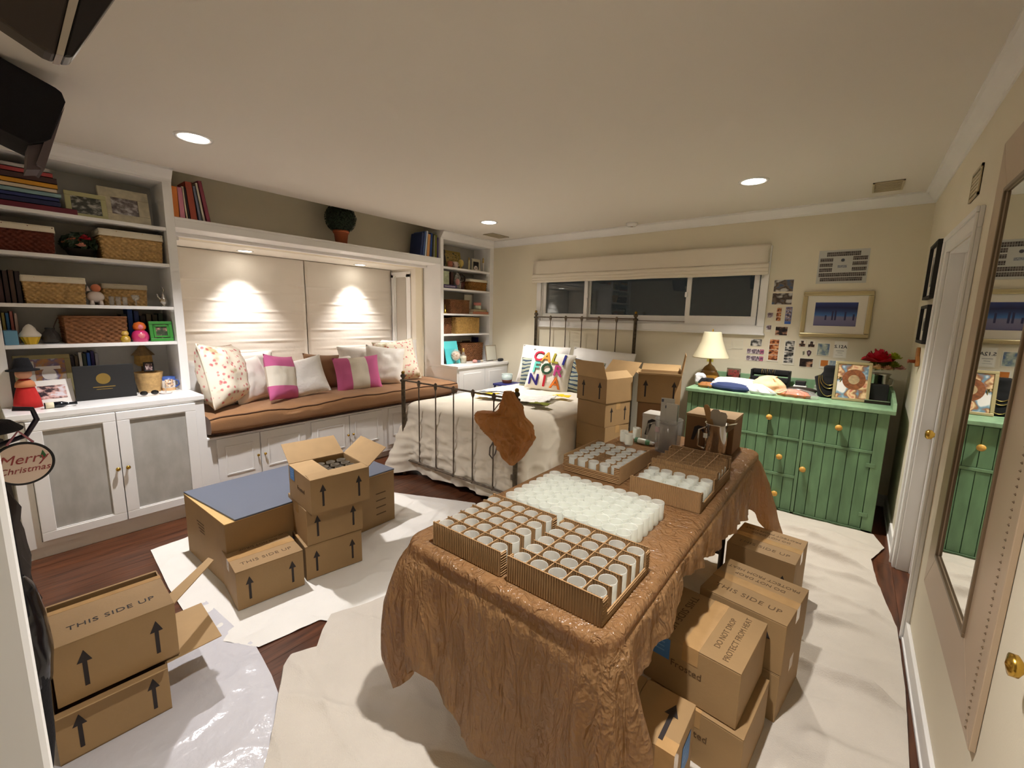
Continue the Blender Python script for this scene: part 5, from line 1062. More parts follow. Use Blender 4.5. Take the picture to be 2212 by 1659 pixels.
t = thing('display_box', 'black shadow box standing behind the framed print', 'box', (4.09, -.33, DT)); part(t, 'case', MB().box(4.04, -.38, DT, 4.15, -.29, DT+.135), black, bevel=.003); part(t, 'base', MB().box(4.02, -.44, DT, 4.165, -.28, DT+.022), M('dark wood box', (40, 26, 20), .4), bevel=.003); part(t, 'trim', MB().box(4.02, -.442, DT+.0225, 4.165, -.282, DT+.028), silver)
t = thing('flower_urn', 'silver urn of crimson, pink and lime silk flowers', 'flowers', (4.10, -.16, DT))
part(t, 'urn', MB().lathe([(0, 0), (.045, 0), (.048, .012), (.02, .02), (.018, .05), (.04, .075), (.055, .12), (.057, .19), (.066, .20), (.06, .205), (0, .19)], 26, (4.10, -.16, DT)), silver, True)
for s_ in (-1, 1): part(t, 'handle', MB().tube([(4.10+s_*.055, -.16, DT+.17), (4.10+s_*.08, -.16, DT+.16), (4.10+s_*.078, -.16, DT+.12), (4.10+s_*.045, -.16, DT+.10)], .005, 8), silver, True)
b = MB(); leafball(b, (4.10, -.17, DT+.26), .075, 90, .055, rnd, .6, -.3); part(t, 'leaves', b, M('moss green leaf', (110, 122, 30), .6), kind='stuff')
for (dx, dy, dz, r, col) in ((-.03, -.08, .305, .076, (180, 12, 36)), (.055, -.05, .325, .04, (168, 180, 40)), (-.075, -.07, .25, .03, (222, 160, 140)), (-.03, -.11, .245, .032, (222, 190, 140)), (.03, -.11, .245, .03, (224, 176, 140)), (.10, -.06, .25, .028, (222, 160, 150)), (.06, -.09, .27, .034, (120, 130, 24)), (-.10, -.04, .30, .026, (160, 170, 40))):
    rose(t, (4.10+dx, -.17+dy, DT+dz), r*1.3, M('petal %d %d %d' % col, col, .65))
# ================================================================ pictures on the back wall
paperw = M('photo white', (232, 226, 210), .5)
def card(lab, x0, x1, z0, z1, pm, border=.004, name='wall_photo', group='photos pinned on the back wall', cat='photo', bm=None, parts=None):
    t = thing(name, lab, cat, ((x0+x1)/2, -.002, z0), group=group)
    part(t, 'paper', MB().box(x0, -.0025, z0, x1, -.0005, z1), bm or paperw)
    for (a, b_, c, d_, m) in (parts or [(border/(x1-x0), border/(z1-z0), 1-border/(x1-x0), 1-border/(z1-z0), pm)]):
        part(t, 'image', MB().box(x0+(x1-x0)*a, -.0033, z0+(z1-z0)*b_, x0+(x1-x0)*c, -.0025, z0+(z1-z0)*d_), m)
    return t
def snap(i): return pic_mat('snapshot %d' % i, [[(40, 34, 36), (120, 84, 70), (206, 170, 150)], [(24, 22, 24), (60, 44, 40), (196, 150, 120)], [(70, 90, 120), (110, 96, 84), (60, 46, 40), (200, 196, 190)], [(56, 50, 70), (150, 130, 140), (226, 220, 222)], [(20, 20, 22), (90, 90, 88), (220, 216, 210)], [(36, 20, 14), (170, 92, 50), (226, 170, 120)]][i % 6], 2.2, seed=i*3.3, detail=1.5)
card('upper beach group photo beside the window shade', 3.296, 3.445, 1.739, 1.843, snap(2), .002); card('lower beach group photo beside the window', 3.293, 3.447, 1.627, 1.728, snap(8), .002)
card('upper little photo tag beside the window frame', 3.270, 3.318, 1.488, 1.558, snap(3), .003, parts=[(.06, .35, .94, .96, snap(3))]); card('lower little photo tag beside the window frame', 3.270, 3.314, 1.384, 1.446, snap(9), .003, parts=[(.06, .35, .94, .96, snap(9))])
card('narrow strip of three small photos', 3.338, 3.380, 1.465, 1.603, None, parts=[(.08, .70, .92, .96, snap(5)), (.08, .42, .92, .67, snap(11)), (.08, .14, .92, .39, snap(17))])
card('blue and white photo booth strip', 3.409, 3.456, 1.459, 1.607, None, bm=M('booth blue', (70, 110, 190), .5), parts=[(.06, .78, .94, .98, snap(3)), (.06, .56, .94, .76, snap(15)), (.06, .34, .94, .54, snap(21)), (.06, .16, .94, .32, snap(27))])
card('small dark portrait photo under the three photo strip', 3.344, 3.443, 1.355, 1.437, snap(1), .004)
card('black and white couple photo above the wide contact strips', 3.159, 3.254, 1.250, 1.317, snap(4), .003)
for (z0, z1, nm) in ((1.177, 1.228, 'upper wide contact strip of four portraits'), (1.113, 1.164, 'lower wide contact strip of four portraits')):
    card(nm, 3.135, 3.281, z0, z1, None, parts=[(.02+.24*k, .08, .25+.24*k, .92, snap(3+6*k) if k < 3 else pic_mat('pink badge', [(90, 60, 90), (150, 90, 120), (226, 130, 150)], 3)) for k in range(4)])
card('tall photo booth strip in warm colours', 3.306, 3.396, 1.12, 1.325, None, parts=[(.10, .76-.23*k, .90, .97-.23*k, snap(5+6*k)) for k in range(4)])
card('tall photo booth strip in black and white', 3.430, 3.516, 1.10, 1.320, None, parts=[(.08, .76-.225*k, .86, .965-.225*k, snap(4+6*k)) for k in range(4)])
card('left tiny hat shaped cutout photo under the gold frame', 3.535, 3.585, 1.262, 1.325, None, parts=[(.05, .1, .95, .5, snap(1)), (.3, .5, .7, .9, snap(1))]); card('right tiny hat shaped cutout photo under the gold frame', 3.602, 3.652, 1.262, 1.322, None, parts=[(.05, .1, .95, .5, snap(7)), (.3, .5, .7, .9, snap(7))])
t = thing('badge', 'small purple shield badge pinned on the back wall', 'badge', (3.615, -.003, 1.185)); part(t, 'shield', MB().prism([(3.600, 1.23), (3.615, 1.243), (3.632, 1.23), (3.628, 1.205), (3.615, 1.188), (3.604, 1.205)], 'y', -.004, -.0005), M('plum enamel', (92, 64, 80), .4)); part(t, 'emblem', MB().prism([(3.612, 1.225), (3.620, 1.225), (3.616, 1.202)], 'y', -.005, -.004), M('pale enamel', (206, 196, 200), .4))
solo('key_charm', MB().prism([(3.570, 1.225), (3.583, 1.23), (3.584, 1.205), (3.574, 1.195)], 'y', -.003, -.0005), M('grey green metal', (130, 134, 120), .4, .5), 'little grey key charm beside the shield badge', 'charm')
card('brown group photo at the bottom of the photo wall', 3.552, 3.658, 1.09, 1.172, snap(13), .006)
card('blue grey map postcard beside the door number sign', 3.668, 3.760, 1.198, 1.308, pic_mat('map print', [(86, 110, 150), (150, 166, 160), (196, 200, 186)], 2.5, seed=4), .006)
sg = card('white sign reading S.12A', 3.783, 3.875, 1.185, 1.330, None, name='room_sign', cat='sign', group=None, parts=[(.06, .05, .94, .97, M('sign paper', (240, 236, 226), .5))])
text_part(sg, 'S.12A', frameM((3.829, -.0036, 1.282), (1, 0, 0), (0, 0, 1)), .036, M('grey sign ink', (60, 62, 66), .6), bold=.0006)
b = MB(); b.box(3.80, -.0038, 1.246, 3.855, -.0033, 1.250); b.box(3.812, -.0038, 1.230, 3.845, -.0033, 1.233); b.box(3.80, -.0038, 1.212, 3.85, -.0033, 1.214); part(sg, 'fine_print', b, M('pale grey ink', (150, 150, 150), .6))
card('ticket stub with orange and blue print behind the bust', 3.698, 3.865, 1.09, 1.175, None, parts=[(.06, .25, .36, .85, M('orange print', (206, 122, 50), .5)), (.42, .2, .94, .85, pic_mat('blue print', [(120, 150, 180), (200, 206, 206)], 5))])
card('faint white note pinned right of the lamp', 3.00, 3.10, 1.215, 1.30, M('faint note', (226, 218, 196), .7), .004, name='wall_note', cat='note', group='notes on the back wall')
card('pink sticky note left of the lamp shade', 2.78, 2.86, 1.165, 1.225, M('pink sticky note', (226, 150, 150), .7), .0005, name='wall_note', cat='note', group='notes on the back wall'); card('yellow sticky note left of the lamp base', 2.795, 2.855, 1.075, 1.145, M('yellow sticky note', (216, 204, 96), .7), .0005, name='wall_note', cat='note', group='notes on the back wall')
# class composite poster
def composite():
    m, nt, b, out = node_mat('class composite print'); b.inputs['Roughness'].default_value = .4
    tc = nt.nodes.new('ShaderNodeTexCoord'); br = nt.nodes.new('ShaderNodeTexBrick'); br.offset = 0; mp = nt.nodes.new('ShaderNodeMapping'); mp.inputs['Rotation'].default_value = (Q, 0, 0)
    br.inputs['Scale'].default_value = 1; br.inputs['Brick Width'].default_value = .0125; br.inputs['Row Height'].default_value = .018; br.inputs['Mortar Size'].default_value = .0016
    br.inputs['Color1'].default_value = (*lin((46, 40, 40)), 1); br.inputs['Color2'].default_value = (*lin((96, 84, 78)), 1); br.inputs['Mortar'].default_value = (*lin((150, 146, 142)), 1)
    nt.links.new(tc.outputs['Object'], mp.inputs[0]); nt.links.new(mp.outputs[0], br.inputs[0]); nt.links.new(br.outputs[0], b.inputs['Base Color']); return m
cm = composite()
t = thing('class_poster', 'grey class composite poster with rows of tiny portraits', 'poster', (3.765, -.002, 1.80)); part(t, 'paper', MB().box(3.60, -.003, 1.80, 3.932, -.0005, 2.068), M('poster grey', (198, 198, 192), .35))
for (x0, x1, z0, z1) in ((3.655, 3.875, 2.018, 2.053), (3.612, 3.70, 1.975, 2.005), (3.83, 3.922, 1.982, 2.012), (3.612, 3.70, 1.935, 1.965), (3.83, 3.922, 1.940, 1.970), (3.612, 3.70, 1.895, 1.925), (3.83, 3.922, 1.898, 1.928), (3.612, 3.922, 1.855, 1.885), (3.625, 3.905, 1.818, 1.848)): part(t, 'portrait_row', MB().box(x0, -.0038, z0, x1, -.003, z1), cm)
part(t, 'crest', MB().lathe([(0, 0), (.012, 0), (.012, .0008)], 16, (3.765, -.003, 1.985), Matrix.Rotation(Q, 3, 'X')), M('crest ink', (70, 72, 80), .5)); part(t, 'title', MB().box(3.735, -.0036, 1.925, 3.795, -.003, 1.945), pic_mat('title print', [(60, 80, 110), (190, 190, 190)], 8))
# landscape painting in a gold frame
t = thing('framed_painting', 'blue winter landscape in a wide gold frame', 'painting', (3.763, -.02, 1.355)); x0, x1, z0, z1, f_ = 3.528, 3.998, 1.355, 1.735, .035
for bx, nm in (((x0, z0, x1, z0+f_), 0), ((x0, z1-f_, x1, z1), 0), ((x0, z0+f_, x0+f_, z1-f_), 1), ((x1-f_, z0+f_, x1, z1-f_), 1)):
    b = MB(); b.box(bx[0], -.024, bx[1], bx[2], 0, bx[3]); 
    part(t, 'moulding', b, M('brushed gold', (200, 186, 146), .34, .75), bevel=.008)
part(t, 'mount', MB().box(x0+f_, -.010, z0+f_, x1-f_, -.004, z1-f_), M('mount board', (236, 230, 218), .8))
land = band_mat('winter landscape print', 'Z', [(.09, (62, 60, 110)), (.125, (118, 116, 156)), (.185, (130, 128, 160)), (.20, (70, 120, 190)), (.235, (52, 70, 120)), (.26, (34, 40, 84)), (.31, (60, 76, 140))], rough=.3, const=False, wob=.03)
def picz(o): return o
part(t, 'print', MB().box(3.62, -.0118, 1.452, 3.905, -.010, 1.645), land)
b = MB()
for (xx, h_) in ((3.745, .075), (3.765, .08), (3.83, .07), (3.70, .04), (3.885, .05)): b.box(xx-.006, -.0125, 1.50, xx+.006, -.0118, 1.50+h_)
part(t, 'tree_print', b, M('dark indigo print', (50, 52, 96), .4))
# ---- small frames and wooden key rack on the right wall
for (y0, y1, z0, z1, nm) in ((-.86, -.50, 1.64, 1.985, 'upper black framed picture beside the door'), (-.87, -.52, 1.36, 1.60, 'lower black framed picture beside the door')):
    t = thing('wall_picture', nm, 'picture', (W_, (y0+y1)/2, z0), group='black frames by the door'); b = MB(); f_ = .018; x_ = W_-.03
    b.box(x_, y0, z0, W_-.001, y1, z0+f_); b.box(x_, y0, z1-f_, W_-.001, y1, z1); b.box(x_, y0, z0+f_, W_-.001, y0+f_, z1-f_); b.box(x_, y1-f_, z0+f_, W_-.001, y1, z1-f_); part(t, 'frame', b, black, bevel=.002)
    part(t, 'picture', MB().box(W_-.012, y0+f_, z0+f_, W_-.004, y1-f_, z1-f_), M('mount board', (236, 230, 218), .8)); part(t, 'print', MB().box(W_-.014, y0+.09, z0+.08, W_-.012, y1-.09, z1-.08), snap(4))
t = thing('key_holder', 'small carved wooden hook on the right wall', 'hook', (W_, -.60, 1.21)); part(t, 'plate', MB().prism([(-.66, 1.21), (-.60, 1.20), (-.55, 1.25), (-.53, 1.32), (-.57, 1.33), (-.60, 1.27), (-.65, 1.24)], 'x', W_-.02, W_-.001), M('honey wood', (160, 104, 44), .5), bevel=.004); part(t, 'peg', MB().lathe([(0, 0), (.012, 0), (.010, .03), (.016, .036), (0, .042)], 12, (W_-.02, -.60, 1.235), Matrix.Rotation(-Q, 3, 'Y')), M('red wood', (140, 70, 40), .5), True)
# ---- big mirror on the right wall
t = thing('mirror', 'tall mirror in a champagne beaded frame on the right wall', 'mirror', (W_, -2.60, .43))
y0, y1, z0, z1, f_ = -3.07, -2.15, .425, 2.12, .205
champ = M('champagne frame', (190, 168, 142), .4, .2); XF = W_-.014
for (q0, q1) in (((y0, z0), (y1, z0)), ((y1, z0), (y1, z1)), ((y1, z1), (y0, z1)), ((y0, z1), (y0, z0))):
    def inn(p): return (p[0]+(f_ if p[0] == y0 else -f_), p[1]+(f_ if p[1] == z0 else -f_))
    b = MB(); A, B_ = q0, q1; a, c = inn(q0), inn(q1)
    vs = [(XF, *A), (XF, *B_), (XF-.006, *c), (XF-.006, *a), (W_-.001, *A), (W_-.001, *B_), (W_-.001, *c), (W_-.001, *a)]
    b.add(vs, [(3, 2, 1, 0), (0, 1, 5, 4), (1, 2, 6, 5), (2, 3, 7, 6), (3, 0, 4, 7), (4, 5, 6, 7)]); part(t, 'frame_side', b, champ, bevel=.002)
b = MB(); q = f_-.014; b.box(XF-.012, y0+q, z0+f_, XF-.004, y0+f_, z1-f_); b.box(XF-.012, y1-f_, z0+f_, XF-.004, y1-q, z1-f_); b.box(XF-.012, y0+q, z0+q, XF-.004, y1-q, z0+f_); b.box(XF-.012, y0+q, z1-f_, XF-.004, y1-q, z1-q); part(t, 'inner_lip', b, M('dark champagne', (130, 110, 86), .4, .4), bevel=.002)
part(t, 'glass', MB().box(XF-.003, y0+f_-.004, z0+f_-.004, XF+.006, y1-f_+.004, z1-f_+.004), M('mirror silvering', (236, 238, 236), .01, 1))
bm = MB()
for i in range(86): bm.lathe([(0, -.0045), (.0045, 0), (0, .0045)], 6, (XF-.001, y0+.045, z0+.03+i*.0192))
part(t, 'beading', bm, M('dark bead', (100, 80, 58), .4), kind='stuff')
solo('brass_knob', MB().lathe([(0, 0), (.010, 0), (.010, .02), (.022, .028), (.022, .04), (0, .046)], 16, (W_, -3.30, .815), Matrix.Rotation(-Q, 3, 'Y')), brass, 'brass knob on the right wall below the mirror', 'knob', smooth=True)
# ================================================================ folding table, paper cloth
TX0, TX1, TY0, TY1, TZ = 2.80, 3.56, -3.69, -1.72, .738
t = thing('folding_table', 'long folding table under the brown paper cloth', 'table', ((TX0+TX1)/2, (TY0+TY1)/2, 0))
part(t, 'top', MB().prism([(p[0], p[1]) for p in rr_perim(TX0+.012, TX1-.012, TY0+.012, TY1-.012, .07, 80)[0]], 'z', TZ-.045, TZ-.006), M('grey plastic', (190, 186, 178), .6), bevel=.008)
for yy in (TY0+.28, TY1-.28):
    for xx in (TX0+.10, TX1-.10): part(t, 'leg', MB().tube([(xx, yy, .0), (xx, yy, TZ-.045)], .014, 10), M('grey steel tube', (70, 68, 66), .4, .7), True)
    part(t, 'cross_bar', MB().tube([(TX0+.10, yy, .18), (TX1-.10, yy, .18)], .011, 8), M('grey steel tube', (70, 68, 66), .4, .7), True)
def lerp_keys(v, keys):
    if v <= keys[0][0]: return keys[0][1]
    for (a, x), (b_, y) in zip(keys, keys[1:]):
        if v <= b_: return x+(y-x)*(v-a)/(b_-a)
    return keys[-1][1]
def tc_zb(x, y, nx, ny):
    zf = lerp_keys(x, [(2.85, .36), (3.0, .30), (3.15, .22), (3.35, .20), (3.5, .10)])
    zr = lerp_keys(y, [(-3.6, .56), (-3.4, .60), (-3.2, .66), (-2.9, .60), (-2.4, .52), (-1.95, .46), (-1.8, .34)])
    zl = lerp_keys(y, [(-3.6, .42), (-3.4, .40), (-2.5, .38), (-1.7, .40)])
    w = [max(0, -ny)**2, max(0, nx)**2, max(0, -nx)**2, max(0, ny)**2]; z = (zf*w[0]+zr*w[1]+zl*w[2]+.40*w[3])/max(1e-6, sum(w))
    for (cx, cy, dz, s_) in ((TX0, TY0, .26, .06), (TX1, TY0, .30, .08), (TX1, TY1, .14, .08), (TX0, TY1, .1, .08)):
        z -= dz*math.exp(-(math.hypot(x-cx, y-cy)/s_)**2)
    return max(.03, z)
def tc_fl(x, y, nx, ny, t, s, z):
    o = .004+.011*math.sin(s*21+2.5*nz(s*1.2, 0))*t**.8+.006*math.sin(s*47+2*nz(s*2, 3))*t+.008*t*nz(s*4, t*1.2)
    o -= .010*math.exp(-((t-.05)/.04)**2)                       # film sucked in under the table edge
    if ny < -.5: o += .035*t*math.sin((x-TX0)/.76*PI)-.012*t
    if nx > .5: o += .02*t*(1 if y < -3.2 else .5)
    for (cx, cy, a, s_, mid) in ((TX0, TY0, .11, .075, 1), (TX1, TY0, .10, .085, 0), (TX1, TY1, .20, .08, 0), (TX0, TY1, .1, .08, 0)):
        w = math.exp(-(math.hypot(x-cx, y-cy)/s_)**2); ang = math.atan2(ny, nx)
        o += (a*math.sin(PI*min(1, t*.86))**.8 if mid else a*t**.9)*w+.030*math.cos(ang*9+.6)*w*t
    cr_ = .007*(ridge(s*12, z*2.2, 1.0)**4)+.004*(ridge(s*26+z*3, z*4, 4.0)**4); o += cr_*min(1, t*4)
    return o, 0
film_t = film_mat('brown plastic table film', (150, 115, 78), (204, 150, 84), .19, .34, .06, (24, 24, 6), 40, 1.0)
b = drape(TX0, TX1, TY0, TY1, .075, TZ+.002, .022, tc_zb, tc_fl, 620, 34, lambda x, y: .0)
solo('tablecloth', b, film_t, 'crinkled brown plastic film draped over the long table', 'tablecloth', smooth=True)
TT = TZ+.0025
# ---------------------------------------------------------------- frosted cups
def cup_mat():
    m, nt, b, out = node_mat('frosted cup glass'); b.inputs['Base Color'].default_value = (*lin((246, 247, 240)), 1); b.inputs['Roughness'].default_value = .38
    t = nt.nodes.new('ShaderNodeBsdfTranslucent'); t.inputs[0].default_value = (*lin((246, 248, 240)), 1); mx = nt.nodes.new('ShaderNodeMixShader'); mx.inputs[0].default_value = .5
    tp = nt.nodes.new('ShaderNodeBsdfTransparent'); mx2 = nt.nodes.new('ShaderNodeMixShader'); mx2.inputs[0].default_value = .46
    nt.links.new(b.outputs[0], mx.inputs[1]); nt.links.new(t.outputs[0], mx.inputs[2]); nt.links.new(mx.outputs[0], mx2.inputs[1]); nt.links.new(tp.outputs[0], mx2.inputs[2]); nt.links.new(mx2.outputs[0], out.inputs[0]); return m
cupm = cup_mat()
cup_me = MB().lathe([(0, .004), (.0205, .004), (.0225, .009), (.0232, .0655), (.0240, .067), (.0246, .0655), (.0240, .006), (.0215, 0), (0, 0)], 20).mesh('votive_cup', cupm, True)
def cup(x, y, z, lab, grp):
    o = bpy.data.objects.new('votive_cup', cup_me); COL.objects.link(o); o.location = (x, y, z); o['label'] = lab; o['category'] = 'cup'; o['group'] = grp; return o
rc = random.Random(11)
ORD = ['first', 'second', 'third', 'fourth', 'fifth', 'sixth', 'seventh', 'eighth', 'ninth', 'tenth']
for i in range(10):
    for j in range(7):
        cup(2.955+i*.0502+rc.uniform(-.0006, .0006), -2.985-j*.0502+rc.uniform(-.0006, .0006), TT, f'frosted votive cup in the loose block, {ORD[j]} row from back, {ORD[i]} from left', 'loose block of frosted cups')
# corrugated trays
def flute(a, b_, z0, z1, th, vertical=True, p=.0078, amp=.0019):
    """corrugated wall between plan points a and b"""
    a = Vector((*a, 0)); b_ = Vector((*b_, 0)); d = (b_-a); L = d.length; d.normalize(); n = Vector((d.y, -d.x, 0)); mb = MB()
    N = max(4, int(L/p*4)) if vertical else 3; K = 2 if vertical else max(4, int((z1-z0)/p*4))
    for sg in (1, -1):
        mb.grid(lambda u, v, sg=sg: a+d*L*u+n*(sg*th/2+sg*amp*math.sin((u*L if vertical else v*(z1-z0))/p*2*PI))+Vector((0, 0, z0+(z1-z0)*v)), N, K)
    e = d*0; 
    mb.add([a+n*th/2+Vector((0, 0, z1)), b_+n*th/2+Vector((0, 0, z1)), b_-n*th/2+Vector((0, 0, z1)), a-n*th/2+Vector((0, 0, z1))], [(0, 1, 2, 3)])
    for q in (a, b_): mb.add([q+n*th/2+Vector((0, 0, z0)), q+n*th/2+Vector((0, 0, z1)), q-n*th/2+Vector((0, 0, z1)), q-n*th/2+Vector((0, 0, z0))], [(0, 1, 2, 3)])
    return mb
corr = M('corrugated cardboard', (150, 116, 76), .8, var=.06, vscale=20); corr_e = M('cut cardboard edge', (204, 166, 110), .85)
def tray(lab, x0, x1, y0, y1, h, nx, ny, low=.026, lowside='x', div=True, skip=(), cups=True, clab='', cgrp='', hd=None, z=TT, empty=()):
    t = thing('cup_tray', lab, 'tray', ((x0+x1)/2, (y0+y1)/2, z)); hd = hd or h-.004
    part(t, 'base', MB().box(x0, y0, z, x1, y1, z+.003), corr)
    L = ((x0, y0), (x1, y0)), ((x1, y1), (x0, y1)), ((x1, y0), (x1, y1)), ((x0, y1), (x0, y0))
    for k, (a, b_) in enumerate(L):
        isx = k >= 2; lo = (isx and lowside == 'x') or (not isx and lowside == 'y')
        part(t, 'wall', flute(a, b_, z+.003, z+(low if lo else h), .004, vertical=not lo), corr)
        if lo:
            A = Vector((*a, 0)); B = Vector((*b_, 0)); dd = (B-A).normalized()*.026
            for q, s_ in ((A, 1), (B, -1)): part(t, 'corner_tab', flute((q.x, q.y), (q.x+s_*dd.x, q.y+s_*dd.y), z+low, z+h-.006, .004, vertical=False), corr)
    if div:
        for i in range(1, nx): xx = x0+(x1-x0)*i/nx; part(t, 'divider', flute((xx, y0+.004), (xx, y1-.004), z+.003, z+hd, .0032), corr_e if False else corr)
        for j in range(1, ny): yy = y0+(y1-y0)*j/ny; part(t, 'divider', flute((x0+.004, yy), (x1-.004, yy), z+.003, z+hd+.0015, .0032), corr)
    if cups:
        for i in range(nx):
            for j in range(ny):
                if (i, j) in skip or (i, j) in empty: continue
                cup(x0+(x1-x0)*(i+.5)/nx, y0+(y1-y0)*(j+.5)/ny, z+.0035, f'{clab}, {ORD[j]} row from front, {ORD[i]} from left', cgrp)
    return t
tray('corrugated cardboard tray of cups nearest the camera on the right', 3.222, 3.512, -3.645, -3.345, .078, 5, 5, clab='frosted votive cup in the right near tray', cgrp='cups in the right near tray')
tray('corrugated cardboard tray of cups at the near left corner of the table', 2.915, 3.195, -3.645, -3.350, .078, 5, 5, clab='frosted votive cup in the left near tray', cgrp='cups in the left near tray')
tray('shallow corrugated tray of cups in front of the flat wooden sticks', 2.872, 3.160, -2.775, -2.42, .080, 5, 6, lowside='y', low=.040, div=True, hd=.066, clab='frosted votive cup in the shallow left tray', cgrp='cups in the far left tray', empty=((2, 2), (2, 1)))
tray('low open carton heaped with cups at the right of the table', 3.238, 3.520, -2.84, -2.615, .085, 5, 4, low=.03, div=False, clab='frosted votive cup in the low open carton', cgrp='cups in the low carton', empty=())
tray('deep corrugated divider tray at the far right of the table', 3.240, 3.520, -2.605, -2.335, .105, 5, 5, low=.05, hd=.10, clab='frosted votive cup in the deep divider tray', cgrp='cups in the deep divider tray', empty=((2, 0), (3, 0), (2, 1), (3, 2), (4, 4), (1, 3)))
for i, (xx, yy) in enumerate(((2.885, -2.105), (2.935, -2.15), (2.915, -1.985))): cup(xx, yy, TT, ['left of the three frosted cups at the far end of the table', 'front of the three frosted cups at the far end of the table', 'back of the three frosted cups at the far end of the table'][i], 'three cups at the far end of the table')
t = thing('small_bottle', 'clear bottle with green label lying near the three cups', 'bottle', (3.0, -2.085, TT)); B_ = Matrix.Translation((2.945, -2.075, TT+.0165))@Matrix.Rotation(-.10, 4, 'Z')@Matrix.Rotation(Q, 4, 'Y')
part(t, 'body', MB().lathe([(0, 0), (.016, 0), (.016, .085), (.009, .095)], 18).xf(B_), mix_mat('green tint bottle', (120, 190, 150), .06, transp=.4), True); part(t, 'label', MB().lathe([(.0163, .02), (.0163, .07)], 18).xf(B_), M('white label', (232, 236, 226), .5), True); part(t, 'cap', MB().lathe([(.010, .095), (.010, .118), (0, .118)], 14).xf(B_), white_sheen, True)
st = M('birch stick', (206, 170, 120), .7)
for i, (a, b_, zz) in enumerate((((2.84, -2.235), (2.96, -2.345), .001), ((2.852, -2.232), (2.985, -2.33), .0042), ((2.90, -2.26), (3.05, -2.355), .0075), ((2.905, -2.275), (3.045, -2.368), .011))):
    m3 = Matrix.Rotation(math.atan2(b_[1]-a[1], b_[0]-a[0]), 3, 'Z'); solo('wooden_stick', MB().obox(((a[0]+b_[0])/2, (a[1]+b_[1])/2, TT+zz+.0015), (math.hypot(b_[0]-a[0], b_[1]-a[1]), .012, .003), m3), st, ['lowest', 'second lowest', 'third', 'topmost'][i]+' flat wooden stick in the little pile on the table', 'stick', 'flat wooden sticks')
# measuring jug with papers, steel pot with sticks
t = thing('measuring_jug', 'tall clear jug holding white packets on the table', 'jug', (3.15, -2.12, TT))
part(t, 'glass', MB().lathe([(0, 0), (.062, 0), (.066, .006), (.074, .185), (.070, .185), (.062, .010), (0, .008)], 32, (3.15, -2.12, TT)), mix_mat('acrylic', (206, 204, 200), .06, transp=.70), True)
part(t, 'rim', MB().tube([(3.15+.0735*math.cos(a*PI/20), -2.12+.0735*math.sin(a*PI/20), TT+.186) for a in range(40)], .003, 6, True), clear, True); part(t, 'handle', MB().tube([(3.085, -2.15, TT+.16), (3.05, -2.17, TT+.15), (3.05, -2.17, TT+.06), (3.085, -2.15, TT+.04)], .007, 8), clear, True)
part(t, 'tag', MB().box(3.095, -2.178, TT+.115, 3.12, -2.176, TT+.145), M('pink tag', (216, 190, 196), .6))
solo('steel_beaker', MB().lathe([(0, .010), (.048, .010), (.05, .16), (.047, .16), (.045, .014), (0, .014)], 28, (3.15, -2.12, TT)), M('brushed steel', (160, 154, 146), .3, .9), 'steel beaker standing inside the clear jug', 'beaker', smooth=True)
pk = M('white packet', (206, 204, 198), .55)
for i, (dx, dy, w_, h_, r_, nm) in enumerate(((-.03, .01, .085, .285, .10, 'tallest white packet with small dark squares in the clear jug'), (.022, -.005, .075, .262, -.15, 'middle white packet in the clear jug'), (.045, .02, .05, .255, -.2, 'narrow greenish packet at the right in the clear jug'))):
    t = thing('packet', nm, 'packet', (3.15+dx*.6, -2.12+dy, TT+.015), r_, 'packets in the jug'); part(t, 'card', MB().box(-w_/2*.85, -.0015-.004*i, 0, w_/2*.85, .0015-.004*i, h_), pk if i < 2 else M('greenish packet', (176, 184, 170), .55), local=True)
    if i == 0:
        for (a, zz) in ((-.034, .262), (-.012, .228)): part(t, 'mark', MB().box(a, -.0024, zz, a+.012, -.0015, zz+.016), M('grey blue ink', (96, 100, 120), .6), local=True)
t = thing('steel_pot', 'shiny steel pouring pot holding wooden sticks on the table', 'pot', (3.385, -2.06, TT))
part(t, 'body', MB().lathe([(0, 0), (.052, 0), (.056, .005), (.056, .185), (.060, .192), (.054, .19), (.052, .010), (0, .008)], 32, (3.385, -2.06, TT)), M('polished steel', (196, 190, 182), .12, 1), True)
part(t, 'spout', MB().prism([(.05, .15), (.056, .192), (.095, .205), (.075, .17)], 'y', -.02, .02).xf(Matrix.Translation((3.385, -2.06, TT))), M('polished steel', (196, 190, 182), .12, 1)); part(t, 'handle', MB().tube([(3.335, -2.08, TT+.165), (3.305, -2.095, TT+.15), (3.305, -2.095, TT+.06), (3.335, -2.08, TT+.045)], .005, 8), M('polished steel', (196, 190, 182), .12, 1), True)
part(t, 'tag', MB().box(3.335, -2.118, TT+.115, 3.355, -2.116, TT+.14), M('white label', (232, 236, 226), .5))
def spat(lab, rx, ry, c, L, w_, m):
    b = MB(); b.prism([(-w_/2, 0), (w_/2, 0), (w_/2, L-.015), (w_/4, L), (-w_/4, L), (-w_/2, L-.015)], 'y', -.002, .002); b.xf(Matrix.Translation(c)@Matrix.Rotation(ry, 4, 'Y')@Matrix.Rotation(rx, 4, 'X')); return solo('spatula', b, m, lab, 'stick', 'sticks in the steel pot')
spat('wide wooden stick leaning left out of the steel pot', 0, -.30, (3.405, -2.06, TT+.012), .285, .030, M('kraft stick', (170, 130, 84), .7)); spat('pale flat spatula standing in the steel pot', .05, -.05, (3.385, -2.05, TT+.012), .255, .05, M('pale spatula', (176, 166, 150), .6)); spat('second pale spatula standing right in the steel pot', -.04, .10, (3.388, -2.075, TT+.012), .245, .045, M('pale spatula', (176, 166, 150), .6))
